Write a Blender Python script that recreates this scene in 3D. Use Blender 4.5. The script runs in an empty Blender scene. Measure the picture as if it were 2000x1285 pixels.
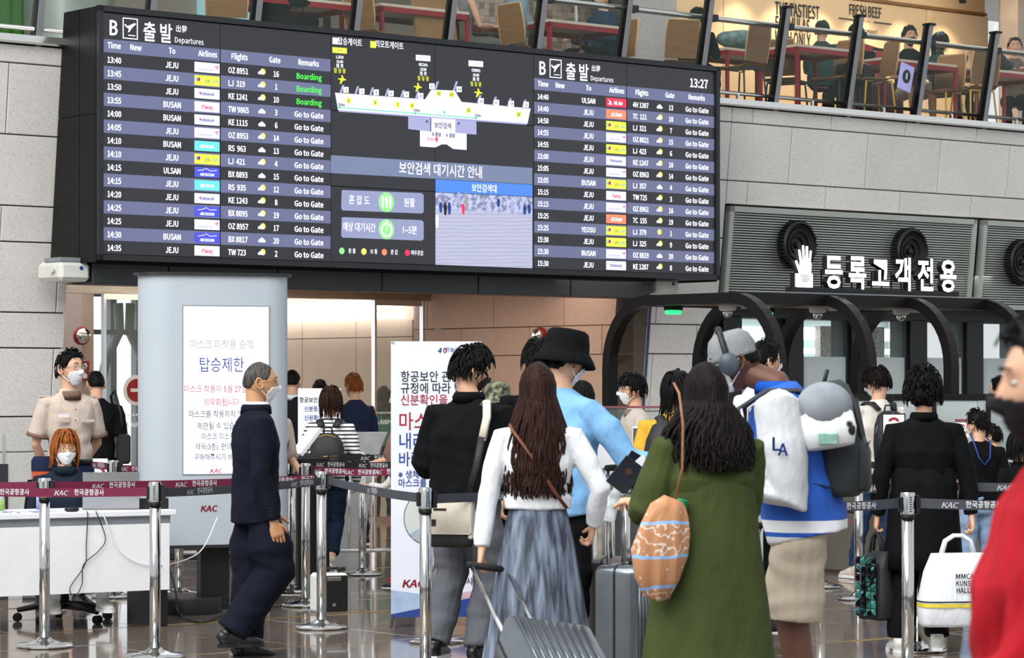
import bpy, math, random
import numpy as np
from mathutils import Vector, Matrix, Quaternion, noise
random.seed(7)
R = math.radians
C = bpy.context.scene.collection
sc = bpy.context.scene
# ------------------------------------------------------------- camera
F = 5460.0; HZ = 749.0; CH = 1.56
cd = bpy.data.cameras.new('camera'); cam = bpy.data.objects.new('camera', cd); C.objects.link(cam)
cam.location = (0, 0, CH); cam.rotation_euler = (R(90), 0, 0)
cd.sensor_width = 36; cd.lens = F/2000*36; cd.shift_y = (HZ-642.5)/2000
cd.clip_start = .5; cd.clip_end = 300
cd.dof.use_dof = True; cd.dof.focus_distance = 20.0; cd.dof.aperture_fstop = 8
sc.camera = cam
sc.view_settings.view_transform = 'Standard'; sc.view_settings.look = 'None'
sc.view_settings.gamma = 1; sc.view_settings.use_curve_mapping = False
sc.view_settings.exposure = 0.12
# ------------------------------------------------------------- world and lights
w = bpy.data.worlds.new('sky'); sc.world = w; w.use_nodes = True
bg = w.node_tree.nodes['Background']; bg.inputs[0].default_value = (.93, .97, 1, 1); bg.inputs[1].default_value = .86
def light(name, kind, loc, rot, energy, color=(1, 1, 1), **kw):
    l = bpy.data.lights.new(name, kind); l.energy = energy; l.color = color
    for a, v in kw.items(): setattr(l, a, v)
    o = bpy.data.objects.new(name, l); C.objects.link(o); o.location = loc; o.rotation_euler = rot
    return o
light('overhead_fill', 'AREA', (-5, 8, 11), (R(14), R(-14), 0), 2300, (1, .99, .97), shape='RECTANGLE', size=12, size_y=14)  # overhead area light added for soft modelling, its source unseen
light('sun', 'SUN', (0, 0, 20), (R(56), R(-4), R(-22)), 1.05, (1, .98, .95), angle=R(32))
# ------------------------------------------------------------- helpers
def lin(c):
    if isinstance(c, str):
        c = tuple(int(c[i:i+2], 16)/255 for i in (0, 2, 4))
        c = tuple(x/12.92 if x <= .04045 else ((x+.055)/1.055)**2.4 for x in c)
    return (c[0], c[1], c[2], 1)
MATS = {}
def mat(name, col, rough=.6, metal=0, emit=None, es=0, spec=.5, noise_=None, bump=None, col2=None, alpha=None, trans=0, ior=1.45, scale=(1, 1, 1), sheen=0):
    """noise_=(scale, amount): two-tone noise ; bump=(scale, strength)"""
    if name in MATS: return MATS[name]
    m = bpy.data.materials.new(name); MATS[name] = m; m.use_nodes = True
    nt = m.node_tree; b = nt.nodes['Principled BSDF']
    b.inputs['Base Color'].default_value = lin(col); b.inputs['Roughness'].default_value = rough
    b.inputs['Metallic'].default_value = metal; b.inputs['Specular IOR Level'].default_value = spec
    b.inputs['IOR'].default_value = ior
    if trans: b.inputs['Transmission Weight'].default_value = trans
    if alpha is not None: b.inputs['Alpha'].default_value = alpha
    if sheen: b.inputs['Sheen Weight'].default_value = sheen
    if emit is not None:
        b.inputs['Emission Color'].default_value = lin(emit); b.inputs['Emission Strength'].default_value = es
    if noise_ or bump or col2:
        tc = nt.nodes.new('ShaderNodeTexCoord'); mp = nt.nodes.new('ShaderNodeMapping'); mp.inputs['Scale'].default_value = scale
        nt.links.new(tc.outputs['Object'], mp.inputs['Vector'])
    if noise_ or col2:
        s, a = noise_ or (6, .5)
        n = nt.nodes.new('ShaderNodeTexNoise'); n.inputs['Scale'].default_value = s; n.inputs['Detail'].default_value = 5
        nt.links.new(mp.outputs[0], n.inputs['Vector'])
        rp = nt.nodes.new('ShaderNodeValToRGB'); rp.color_ramp.elements[0].position = .5-a/2; rp.color_ramp.elements[1].position = .5+a/2
        c1 = lin(col); c2 = lin(col2) if col2 else tuple(x*.7 for x in c1[:3])+(1,)
        rp.color_ramp.elements[0].color = c2; rp.color_ramp.elements[1].color = c1
        nt.links.new(n.outputs[0], rp.inputs[0]); nt.links.new(rp.outputs[0], b.inputs['Base Color'])
    if bump:
        n2 = nt.nodes.new('ShaderNodeTexNoise'); n2.inputs['Scale'].default_value = bump[0]; n2.inputs['Detail'].default_value = 4
        nt.links.new(mp.outputs[0], n2.inputs['Vector'])
        bp = nt.nodes.new('ShaderNodeBump'); bp.inputs['Strength'].default_value = bump[1]; bp.inputs['Distance'].default_value = bump[2] if len(bump) > 2 else .01
        nt.links.new(n2.outputs[0], bp.inputs['Height']); nt.links.new(bp.outputs[0], b.inputs['Normal'])
    return m
def node_mat(name, build, rough=.6, metal=0):
    m = bpy.data.materials.new(name); MATS[name] = m; m.use_nodes = True
    b = m.node_tree.nodes['Principled BSDF']; b.inputs['Roughness'].default_value = rough; b.inputs['Metallic'].default_value = metal
    tc = m.node_tree.nodes.new('ShaderNodeTexCoord'); build(m.node_tree, b, tc); return m

class MB:
    """collects shapes, then links them as ONE mesh object"""
    def __init__(s): s.v = []; s.f = []
    def add(s, vs, fs):
        k = len(s.v); s.v += [tuple(v) for v in vs]; s.f += [tuple(i+k for i in f) for f in fs]; return s
    def box(s, x0, x1, y0, y1, z0, z1, M=None, ch=0):
        if ch:
            vs = []; c = ch
            for z, i in ((z0, c), (z0+c, 0), (z1-c, 0), (z1, c)):
                vs += [(x0+i+c*(i == 0), y0+i, z), (x1-i-c*(i == 0), y0+i, z), (x1-i, y0+i+c*(i == 0), z), (x1-i, y1-i-c*(i == 0), z),
                       (x1-i-c*(i == 0), y1-i, z), (x0+i+c*(i == 0), y1-i, z), (x0+i, y1-i-c*(i == 0), z), (x0+i, y0+i+c*(i == 0), z)]
            fs = [tuple(range(7, -1, -1)), tuple(range(24, 32))]
            for r in range(3): fs += [(r*8+i, r*8+(i+1) % 8, r*8+8+(i+1) % 8, r*8+8+i) for i in range(8)]
        else:
            vs = [(x, y, z) for z in (z0, z1) for x, y in ((x0, y0), (x1, y0), (x1, y1), (x0, y1))]
            fs = [(3, 2, 1, 0), (4, 5, 6, 7), (0, 1, 5, 4), (1, 2, 6, 5), (2, 3, 7, 6), (3, 0, 4, 7)]
        if M: vs = [M @ Vector(v) for v in vs]
        return s.add(vs, fs)
    def prism(s, pts, a0, a1, plane='xz', M=None):
        """polygon pts extruded; plane xz -> along y, xy -> along z, yz -> along x"""
        n = len(pts); vs = []
        for a in (a0, a1):
            for p, q in pts:
                vs.append({'xz': (p, a, q), 'xy': (p, q, a), 'yz': (a, p, q)}[plane])
        if M: vs = [M @ Vector(v) for v in vs]
        return s.add(vs, [tuple(range(n-1, -1, -1)), tuple(range(n, 2*n))]+[(i, (i+1) % n, n+(i+1) % n, n+i) for i in range(n)])
    def rings(s, rings, cap=True, closed=False):
        n = len(rings[0]); vs = [p for r in rings for p in r]; fs = []
        m = len(rings)
        for i in range(m if closed else m-1):
            a = i*n; b = ((i+1) % m)*n
            fs += [(a+j, a+(j+1) % n, b+(j+1) % n, b+j) for j in range(n)]
        if cap and not closed: fs += [tuple(range(n-1, -1, -1)), tuple(range((m-1)*n, m*n))]
        return s.add(vs, fs)
    def tube(s, pts, r, n=10, cap=True, closed=False, flat=1, up=None):
        pts = [Vector(p) for p in pts]; m = len(pts)
        rs = r if hasattr(r, '__len__') else [r]*m
        t0 = (pts[1]-pts[0]).normalized()
        u = Vector(up) if up else (Vector((1, 0, 0)) if abs(t0.x) < .8 else Vector((0, 1, 0)))
        out = []
        for i in range(m):
            t = (pts[(i+1) % m]-pts[i-1]) if (closed or 0 < i < m-1) else (pts[1]-pts[0] if i == 0 else pts[-1]-pts[-2])
            if t.length < 1e-9: t = t0
            t.normalize(); u = (u-t*u.dot(t)); u.normalize(); v = t.cross(u)
            out.append([pts[i]+u*math.cos(a)*rs[i]+v*math.sin(a)*rs[i]*flat for a in (2*math.pi*j/n for j in range(n))])
        return s.rings(out, cap, closed)
    def loft(s, R_, n=18, p=2.3, xd=(1, 0, 0), cap=True):
        """R_: list of (center, rx, ry) rings normal to the path"""
        m = len(R_); out = []; cs = [Vector(r[0]) for r in R_]; xd = Vector(xd)
        for i in range(m):
            t = cs[min(i+1, m-1)]-cs[max(i-1, 0)]; t.normalize()
            u = (xd-t*xd.dot(t)).normalized(); v = t.cross(u)
            rr = []
            for j in range(n):
                a = 2*math.pi*j/n; c, d = math.cos(a), math.sin(a)
                rr.append(cs[i]+u*(math.copysign(abs(c)**(2/p), c)*R_[i][1])+v*(math.copysign(abs(d)**(2/p), d)*R_[i][2]))
            out.append(rr)
        return s.rings(out, cap)
    def lathe(s, prof, n=24, M=None, c=(0, 0)):
        out = [[Vector((c[0]+r*math.cos(2*math.pi*j/n), c[1]+r*math.sin(2*math.pi*j/n), z)) for j in range(n)] for r, z in prof]
        if M: out = [[M @ p for p in r] for r in out]
        return s.rings(out)
    def ell(s, c, rx, ry, rz, n=14, m=9, M=None):
        out = []
        for i in range(m):
            ph = math.pi*(i+.02 if i == 0 else i-.02 if i == m-1 else i)/(m-1)
            out.append([Vector((rx*math.sin(ph)*math.cos(2*math.pi*j/n), ry*math.sin(ph)*math.sin(2*math.pi*j/n), -rz*math.cos(ph))) for j in range(n)])
        c = Vector(c)
        out = [[c+(M @ p if M else p) for p in r] for r in out]
        return s.rings(out)
    def mesh(s, name): 
        me = bpy.data.meshes.new(name); me.from_pydata(s.v, [], s.f); me.update(); return me
    def build(s, name, m, parent=None, smooth=False, T=None, kind=None, ang=None):
        me = s.mesh(name); return link(name, me, m, parent, smooth, T, kind, ang)
def link(name, me, m, parent=None, smooth=False, T=None, kind=None, ang=None):
    if isinstance(m, str): m = MATS[m]
    if not me.materials: me.materials.append(m)
    if smooth:
        me.shade_smooth()
        if ang: me.set_sharp_from_angle(angle=R(ang))
    o = bpy.data.objects.new(name, me); C.objects.link(o)
    if parent: o.parent = parent
    if T is not None: o.matrix_local = T
    if kind: o['kind'] = kind
    return o
def thing(name, label, cat, loc=(0, 0, 0), rz=0, group=None):
    o = bpy.data.objects.new(name, None); C.objects.link(o); o.empty_display_size = .1
    o.location = loc; o.rotation_euler = (0, 0, rz); o['label'] = label; o['category'] = cat
    if group: o['group'] = group
    return o
def tag(o, label, cat, group=None):
    o['label'] = label; o['category'] = cat
    if group: o['group'] = group
    return o
def copy_tree(o, parent=None):
    c = o.copy(); C.objects.link(c); c.parent = parent
    for ch in list(o.children): copy_tree(ch, c)
    return c
FONT = FONTB = None
try:
    import os
    FONT = bpy.data.fonts.load(os.path.join(bpy.utils.resource_path('LOCAL'), 'datafiles', 'fonts', 'Noto Sans CJK Regular.woff2'))
except Exception: FONT = None
_tc = {}
def text_v(body, size, bold=0, align='CENTER', ext=0, sx=1.0, res=2, shear=0):
    """vertices and faces of a line of lettering in the xy plane"""
    key = (body, size, bold, align, ext, sx, shear)
    if key in _tc: return _tc[key]
    t = bpy.data.curves.new('lettering', 'FONT'); t.body = body; t.size = 1; t.align_x = align; t.align_y = 'CENTER'
    if FONT and all(ord(ch) < 0x2000 for ch in body): t.font = FONT; t.size = 2.05; sx = sx*1.05
    t.offset = bold*.45/size; t.extrude = ext/size; t.resolution_u = res; t.shear = shear; t.space_line = .9
    o = bpy.data.objects.new('lettering', t); C.objects.link(o)
    me = o.to_mesh(); vs = [(v.co.x*sx*size, v.co.y*size, v.co.z*size) for v in me.vertices]; fs = [tuple(p.vertices) for p in me.polygons]
    o.to_mesh_clear(); bpy.data.objects.remove(o); bpy.data.curves.remove(t)
    _tc[key] = (vs, fs); return vs, fs
def put_text(mb, body, x, z, y, size, bold=0, align='CENTER', ext=0, sx=1.0, rot=0, shear=0):
    """lettering standing in the local xz plane, facing -y"""
    latin = FONT and all(ord(ch) < 0x2000 for ch in body)
    vs, fs = text_v(body, size, 0 if latin else bold, align, ext, sx, shear=shear)
    c, s_ = math.cos(rot), math.sin(rot)
    if latin and bold:
        for e in ((.022, .0), (-.022, .0), (0, .014), (0, -.014)): mb.add([(x+v[0]*c-v[1]*s_+e[0]*size*sx, y-v[2], z+v[0]*s_+v[1]*c+e[1]*size) for v in vs], fs)
        return
    mb.add([(x+v[0]*c-v[1]*s_, y-v[2], z+v[0]*s_+v[1]*c) for v in vs], fs)
def at(px, py, D):
    return Vector(((px-1000)/F*D, D, CH+(HZ-py)/F*D))
# hall frame : local x runs along the wall (to the right and away), local y goes into the wall
TH = math.atan2(.637, .771); P0 = Vector((-3.502, 23.9, 0))
WT = Matrix.Translation(P0) @ Matrix.Rotation(TH, 4, 'Z')
cT, sT = math.cos(TH), math.sin(TH)
def S_(px, b=0.0):
    xp = (px-1000)/F; return (xp*(P0.y+cT*b)-P0.x+sT*b)/(cT-xp*sT)
def D_(s, b): return P0.y+sT*s+cT*b
def Z_(py, s, b): return CH+(HZ-py)/F*D_(s, b)
def W2(px, py, b=0.0):
    s = S_(px, b); return s, Z_(py, s, b)
def hall(name, label, cat, s=0, b=0, z=0, rz=0, group=None):
    p = WT @ Vector((s, b, z)); return thing(name, label, cat, p, TH+rz, group)
def bw(z): return .80-.107*(z-2.6)          # the leaning face of the stone wall
# ------------------------------------------------------------- shared materials
mat('granite', 'c9c6c0', .75, noise_=(55, .22), col2='8f8b85', bump=(60, .15))
def granite(name, base, fleck):
    def f(nt, b, tc):
        n = nt.nodes.new('ShaderNodeTexNoise'); n.inputs['Scale'].default_value = 105; n.inputs['Detail'].default_value = 8; n.inputs['Roughness'].default_value = .75
        oi = nt.nodes.new('ShaderNodeObjectInfo')
        r = nt.nodes.new('ShaderNodeValToRGB'); r.color_ramp.elements[0].position = .36; r.color_ramp.elements[0].color = lin(fleck)
        r.color_ramp.elements[1].position = .47; r.color_ramp.elements[1].color = lin(base)
        n2 = nt.nodes.new('ShaderNodeTexNoise'); n2.inputs['Scale'].default_value = 1.3; n2.inputs['Detail'].default_value = 4
        mr = nt.nodes.new('ShaderNodeMapRange'); mr.inputs[3].default_value = .9; mr.inputs[4].default_value = 1.12
        ad = nt.nodes.new('ShaderNodeMath'); ad.operation = 'MULTIPLY_ADD'; ad.inputs[1].default_value = .25; 
        nt.links.new(oi.outputs['Random'], ad.inputs[0]); nt.links.new(n2.outputs[0], ad.inputs[2])
        nt.links.new(ad.outputs[0], mr.inputs[0])
        mx = nt.nodes.new('ShaderNodeVectorMath'); mx.operation = 'SCALE'
        nt.links.new(tc.outputs['Object'], n.inputs['Vector']); nt.links.new(tc.outputs['Object'], n2.inputs['Vector'])
        nt.links.new(n.outputs[0], r.inputs[0]); nt.links.new(r.outputs[0], mx.inputs[0]); nt.links.new(mr.outputs[0], mx.inputs['Scale'])
        nt.links.new(mx.outputs[0], b.inputs['Base Color'])
        bp = nt.nodes.new('ShaderNodeBump'); bp.inputs['Strength'].default_value = .3; bp.inputs['Distance'].default_value = .004
        nt.links.new(n.outputs[0], bp.inputs['Height']); nt.links.new(bp.outputs[0], b.inputs['Normal'])
    return node_mat(name, f, .8)
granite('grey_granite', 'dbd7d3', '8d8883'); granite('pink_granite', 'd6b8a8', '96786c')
mat('joint', '4a4441', .9)
mat('black_metal', '1b1c1e', .38, .3, bump=(90, .03)); mat('dark_metal', '303235', .45, .4, bump=(50, .03))
mat('near_black', '0e0e10', .5, bump=(60, .05)); mat('charcoal', '33373a', .45, noise_=(3, .6), col2='2b2f31')
mat('steel', 'd6d6d4', .16, 1, bump=(3, .02)); mat('brushed_steel', 'c9c4ba', .3, 1, noise_=(2.5, .6), col2='a39d92', scale=(1, 1, 12))
mat('chrome', 'e6e6e6', .07, 1, noise_=(9, .4), col2='d0d0d0'); mat('grey_paint', '8b9096', .5, noise_=(4, .5), col2='7f8489')
mat('white_paint', 'e6e8ec', .4, noise_=(4, .6), col2='dfe2e7'); mat('pylon', 'b2bac1', .38, noise_=(2, .6), col2='abb4bc')
mat('white_plastic', 'e9eaec', .35, noise_=(8, .5), col2='e0e1e4'); mat('offwhite', 'd9dad4', .5, noise_=(8, .5), col2='cfd0ca')
mat('beige_panel', 'd9c3af', .6, noise_=(2, .6), col2='d2bba6'); mat('ceiling_dark', '3a3734', .7, noise_=(5, .5))
mat('tube_light', 'ffffff', .5, emit='ffffff', es=3.2); mat('warm_light', 'fff3dd', .5, emit='fff0d2', es=7)
mat('red_paint', '9c1a24', .4, noise_=(8, .5), col2='87151e'); mat('yellow_paint', 'e2b13a', .4, noise_=(8, .5), col2='cf9f30')
mat('plywood', '8f6a42', .45, noise_=(3, .5), col2='795736', scale=(2, 2, 14)); mat('ply_edge', 'd8b98c', .5, noise_=(20, .6))
mat('table_top', 'd6ccba', .4, noise_=(6, .4), col2='c9bda8'); mat('rubber', '17171a', .8, noise_=(20, .5))
mat('green_led', '30e060', .4, emit='28e070', es=2.2); mat('paper', 'e9ecf2', .6, noise_=(3, .6), col2='e2e6ee')
mat('ink_black', '1c1d22', .6, noise_=(30, .5)); mat('ink_red', 'a31f2c', .6, noise_=(30, .5), col2='97202b'); mat('ink_blue', '20418f', .6, noise_=(30, .5), col2='1d3a80')
mat('belt_wine', '6e1238', .65, bump=(400, .15), noise_=(60, .5), col2='641034'); mat('belt_grey', '3c4048', .65, bump=(400, .15), noise_=(60, .5), col2='363a42')
mat('belt_dark', '1d1a1c', .65, bump=(400, .15), noise_=(60, .5), col2='191618'); mat('belt_print', 'd9dade', .6, noise_=(60, .5), col2='cfd0d6')
mat('glass_rail', '8fa39c', .02, alpha=.07, spec=.8, noise_=(2, .4), col2='869a93'); mat('glass_clear', 'a5bab6', .02, alpha=.12, noise_=(2, .4), col2='9db3ae')
mat('glass_frost', 'c3cccc', .45, alpha=.93, noise_=(2, .6), col2='bcc6c7')
# ============================================================ FLOOR
def floor_mat(nt, b, tc):
    n = nt.nodes.new('ShaderNodeTexNoise'); n.inputs['Scale'].default_value = 30; n.inputs['Detail'].default_value = 6
    oi = nt.nodes.new('ShaderNodeObjectInfo')
    r = nt.nodes.new('ShaderNodeValToRGB'); r.color_ramp.elements[0].position = .4; r.color_ramp.elements[0].color = lin('6f6259'); r.color_ramp.elements[1].position = .6; r.color_ramp.elements[1].color = lin('85776d')
    nt.links.new(tc.outputs['Object'], n.inputs['Vector']); nt.links.new(n.outputs[0], r.inputs[0])
    mr = nt.nodes.new('ShaderNodeMapRange'); mr.inputs[3].default_value = .85; mr.inputs[4].default_value = 1.1; nt.links.new(oi.outputs['Random'], mr.inputs[0])
    mx = nt.nodes.new('ShaderNodeVectorMath'); mx.operation = 'SCALE'; nt.links.new(r.outputs[0], mx.inputs[0]); nt.links.new(mr.outputs[0], mx.inputs['Scale'])
    nt.links.new(mx.outputs[0], b.inputs['Base Color']); b.inputs['Specular IOR Level'].default_value = 1; b.inputs['IOR'].default_value = 1.62
    b.inputs['Coat Weight'].default_value = .25; b.inputs['Coat Roughness'].default_value = .02
node_mat('floor_stone', floor_mat, .09)
mat('brass', 'c2a060', .3, 1, noise_=(20, .5), col2='a88a50')
flr = MB().box(-30, 30, -34, 24, -.3, -.014).build('floor', 'joint', T=WT); flr['kind'] = 'structure'
tile = MB().box(0, .895, 0, .895, -.012, 0, ch=.002).mesh('floor_tile')
cnt = 0
for i in range(-14, 22):
    for j in range(-20, 18):
        s, b = i*.9-.2, j*.9+.1
        p = WT @ Vector((s+.45, b+.45, 0)); 
        if p.y < 11.2 or p.y > 35 or abs(p.x) > p.y*.183+.75: continue
        o = link('floor_tile', tile, 'floor_stone', None); o.parent = flr
        o.matrix_local = Matrix.Translation((s, b, 0)) @ Matrix.Rotation(R(random.gauss(0, .05)), 4, 'X') @ Matrix.Rotation(R(random.gauss(0, .05)), 4, 'Y'); cnt += 1
print('tiles', cnt)
for j in (-8.9, -7.1, -5.3, -3.5, -1.7):
    MB().box(-6, 18, j-.014, j+.014, -.01, .0012).build('brass_inlay', 'brass', flr)
for i in (-1.1, 3.4, 7.0):
    MB().box(i-.014, i+.014, -14, 4, -.01, .0014).build('brass_inlay', 'brass', flr)
# ============================================================ STONE WALL (leans out)
mat('wall_core', '55504c', .9)
def lean_block(s0, s1, z0, z1, d=.1):
    g = .006; s0 += g; s1 -= g; z0 += g; z1 -= g; c = .004
    vs = []
    for dd, i in ((d, 0), (c, 0), (0, c)):
        for s, z in ((s0+i, z0+i), (s1-i, z0+i), (s1-i, z1-i), (s0+i, z1-i)): vs.append((s, bw(z)+dd, z))
    fs = [(8, 9, 10, 11)]
    for r in (0, 4): fs += [(r+k, r+(k+1) % 4, r+4+(k+1) % 4, r+4+k) for k in range(4)]
    return vs, fs
ZR = [0, .35, .96, 1.27, 1.87, 2.18, 2.79, 3.10, 3.71, 4.32, 4.48]
wall = MB()
for a, b_, z0, z1 in ((-3, .14, 0, 4.48), (.14, 7.1, 2.5, 4.48), (7.1, 8.06, 0, 4.48), (8.06, 15, 3.46, 4.48)):
    wall.add([(s, bw(z)+d, z) for s in (a, b_) for z, d in ((z0, .05), (z1, .05), (z1, .55), (z0, .55))], [(0, 1, 2, 3), (7, 6, 5, 4), (0, 4, 5, 1), (1, 5, 6, 2), (2, 6, 7, 3), (3, 7, 4, 0)])
wl = wall.build('wall_front', 'wall_core', T=WT); wl['kind'] = 'structure'
for r in range(len(ZR)-1):
    z0, z1 = ZR[r], ZR[r+1]; off = 8.37 if r % 2 else 8.97
    k0 = int((off+4)/1.19)+1
    for k in range(k0+8):
        a = off-k0*1.19+k*1.19; b_ = a+1.19
        segs = [(max(a, -2.9), min(b_, .14))]
        if z1 > 2.6: segs.append((max(a, .14), min(b_, 7.1)))
        segs.append((max(a, 7.1), min(b_, 8.06)))
        if z1 > 3.5: segs.append((max(a, 8.06), min(b_, 14.5)))
        for q0, q1 in segs:
            lo = z0
            if q0 >= 8.05: lo = max(z0, 3.46)
            if .1 < q0 < 7: lo = max(z0, 2.5)
            if q1-q0 > .05 and z1-lo > .03:
                vs, fs = lean_block(q0, q1, lo, z1); MB().add(vs, fs).build('stone_block', 'grey_granite', wl)
# pink return wall running back from the right side of the opening
pk = MB().box(7.16, 7.6, 1.15, 4.9, 0, 2.9).build('wall_return', 'wall_core', T=WT); pk['kind'] = 'structure'
ZP = [0, .35, .96, 1.27, 1.87, 2.18, 2.79]
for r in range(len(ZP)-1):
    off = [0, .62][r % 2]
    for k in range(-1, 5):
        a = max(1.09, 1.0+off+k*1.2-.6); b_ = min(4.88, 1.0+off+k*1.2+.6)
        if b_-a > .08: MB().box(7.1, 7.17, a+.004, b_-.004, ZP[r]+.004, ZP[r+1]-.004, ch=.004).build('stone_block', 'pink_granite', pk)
MB().tube([(7.08, bw(2.5)-.01, 2.5), (7.08, bw(0)-.01, 0)], .016, 6).build('corner_trim', mat('blue_trim', '2d4a6d', .4, noise_=(9, .4)), pk)
# left reveal of the opening
lr = MB().box(.04, .14, 1.12, 4.9, 0, 2.9).build('wall_reveal', mat('sage_panel', 'aab0a6', .5, noise_=(2, .5), col2='a2a89e'), T=WT); lr['kind'] = 'structure'
# metal coping along the top edge + upper floor slab
cp = MB().add([(s, b, z) for s in (-3, 15) for b, z in ((.56, 4.485), (.53, 4.5), (.55, 4.56), (.75, 4.565), (.75, 4.485))],
              [(0, 1, 2, 3, 4), (9, 8, 7, 6, 5)]+[(i, (i+1) % 5, 5+(i+1) % 5, 5+i) for i in range(5)]).build('trim_1', 'steel', T=WT); cp['kind'] = 'structure'
uf = MB().box(-3, 20, .72, 14, 4.3, 4.52).build('floor_upper', mat('cafe_floor', '8c8378', .4, noise_=(5, .5)), T=WT); uf['kind'] = 'structure'
# inner lobby : ceiling, back wall, side wall, header
ic = MB().box(-2, 15, .97, 16, 2.86, 2.98).build('ceiling', 'ceiling_dark', T=WT); ic['kind'] = 'structure'
lw = MB().box(7.2, 7.6, 4.9, 9.4, 0, 2.86).build('wall_lobby', 'beige_panel', T=WT); lw['kind'] = 'structure'
for k in range(4):
    for z0, z1 in ((.0, 1.2), (1.2, 2.1), (2.1, 2.3)):
        MB().box(7.14, 7.205, 4.95+k*1.1, 6.04+k*1.1, z0+.004, z1-.004, ch=.004).build('wall_panel', 'beige_panel', lw)
lb = MB().box(-2, 15, 15.9, 16.1, 0, 2.86).build('wall_back', 'white_paint', T=WT); lb['kind'] = 'structure'
ll = MB().box(-2.1, -1.9, .97, 16, 0, 2.86).build('wall_side', 'white_paint', T=WT); ll['kind'] = 'structure'
for (x0, z0, z1, nm) in ((6.95, 2.31, 2.39, 'upper'), (6.9, 2.42, 2.53, 'lower')):
    o = MB().box(x0, x0+.1, 4.95, 9.3, z0, z1).build('strip_light', 'tube_light', T=WT)
    tag(o, ('lower' if nm == 'upper' else 'upper')+' long white strip light above the beige wall inside the glass doors', 'light', 'strip lights inside the doors')
# header of steel over the opening, with warm downlights and black dome
hd = hall('door_header', 'brushed steel header above the glass entrance doors under the board', 'header')
MB().box(.15, 7.1, 4.55, 4.75, 2.5, 2.86).build('header_panel', 'brushed_steel', hd)
MB().box(.15, 7.1, .98, 4.55, 2.62, 2.70).build('soffit_panel', mat('soffit', 'b59c84', .3, .6, noise_=(2, .5), col2='a38b74'), hd)
for s in (1.65, 4.6):
    MB().box(s, s+.22, 1.2, 4.4, 2.6, 2.625).build('soffit_light', 'warm_light', hd)
s, z = W2(611, 576, 3.4); MB().ell((s, 3.4, 2.62), .09, .09, .07).build('camera_dome', 'near_black', hd, True)
# glass doors
def glass_door(n, s0, s1, b, z1, label):
    d = MB().box(s0, s1, b-.006, b+.006, .06, z1-.04).build('door_%d' % n, 'glass_clear', T=WT); d['kind'] = 'structure'
    MB().box(s0-.03, s0, b-.03, b+.03, 0, z1).build('door_frame', 'steel', d)
    MB().box(s1, s1+.03, b-.03, b+.03, 0, z1).build('door_frame', 'steel', d)
    MB().box(s0, s1, b-.025, b+.025, z1-.06, z1).build('door_rail', 'steel', d)
    MB().box(s0, s1, b-.025, b+.025, 0, .06).build('door_rail', 'steel', d); return d
B = 4.6
sx = [S_(p, B) for p in (205, 345, 480, 724, 733, 855)]
d1 = glass_door(1, sx[0], sx[1], B, 2.5, ''); d2 = glass_door(2, sx[1]+.08, sx[2], B+.06, 2.5, '')
d3 = glass_door(3, sx[4], 7.0, B, 2.5, '')
mat('white_print', 'f4f4f4', .5, emit='ffffff', es=.12)
for d, x in ((d1, 270), (d3, 755)):
    m = MB(); s = S_(x, B)
    for k in range(-12, 13): m.box(s+k*.035, s+k*.035+.018, B-.012, B-.008, 1.22, 1.24)
    put_text(m, 'KOREA AIRPORTS CORP.', s+.05, 1.13, B-.01, .09, .001); m.build('door_lettering', 'white_print', d)
# added glowing panel and truss, imitating the hall facade reflected in the left doors
mat('reflected_daylight', 'ffffff', .5, emit='eef6ff', es=1.25)
wn = MB().box(-1.8, 9.1, 13.9, 13.95, .3, 2.8).build('window_1', 'reflected_daylight', T=WT); wn['kind'] = 'structure'
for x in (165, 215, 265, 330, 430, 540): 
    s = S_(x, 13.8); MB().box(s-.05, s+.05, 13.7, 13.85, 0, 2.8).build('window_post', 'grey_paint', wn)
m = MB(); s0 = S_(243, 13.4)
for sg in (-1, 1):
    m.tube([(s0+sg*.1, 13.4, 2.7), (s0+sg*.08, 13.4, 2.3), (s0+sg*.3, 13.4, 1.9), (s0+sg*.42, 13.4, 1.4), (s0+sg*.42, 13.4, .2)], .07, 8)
m.box(s0-.6, s0+.5, 13.35, 13.45, 2.25, 2.32); m.build('reflected_truss', mat('truss_grey', '9da3a2', .5, noise_=(4, .5)), wn, True)
MB().box(-1.8, 7.1, 13.5, 13.6, 2.35, 2.5).build('bright_strip', 'tube_light', wn)
# column inside the left door, wall alarm bell, fire call point
o = MB().box(S_(160, 5.6), S_(183, 5.6), 5.6, 6.2, 0, 2.86).build('column', mat('taupe', 'b3a299', .6, noise_=(2, .5), col2='aa9990'), T=WT); o['kind'] = 'structure'
def bell(x, y, b, lab, back):
    s, z = W2(x, y, b); t = hall('alarm_bell', lab, 'alarm bell', s, b, z)
    Mx = Matrix.Rotation(R(90), 4, 'X')
    MB().lathe([(.001, 0), (.1, 0), (.1, .03), (.085, .05)], 20, Mx).build('base', 'red_paint', t, True, ang=30)
    MB().lathe([(.085, .045), (.08, .07), (.05, .09), (.001, .1)], 18, Mx).build('dome', 'chrome', t, True, ang=40)
bell(158, 656, 5.5, "round red and chrome alarm bell on the pillar behind the glass door", 0)
t = hall('alarm_bell', 'round red and chrome alarm bell on the pink stone wall', 'alarm bell', 7.06, *[(lambda b: b)(2.55)], z=Z_(655, 7.06, 2.55), rz=R(90)*-1)
Mx = Matrix.Rotation(R(90), 4, 'X')
MB().lathe([(.001, 0), (.09, 0), (.09, .03), (.075, .05)], 20, Mx).build('base', 'red_paint', t, True, ang=30); MB().lathe([(.075, .045), (.07, .07), (.001, .09)], 18, Mx).build('dome', 'chrome', t, True, ang=40)
s, z = W2(165, 725, 5.55); t = hall('fire_call_point', 'small red fire call point sign on the pillar by the left door', 'sign', s, 5.55, z)
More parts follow.
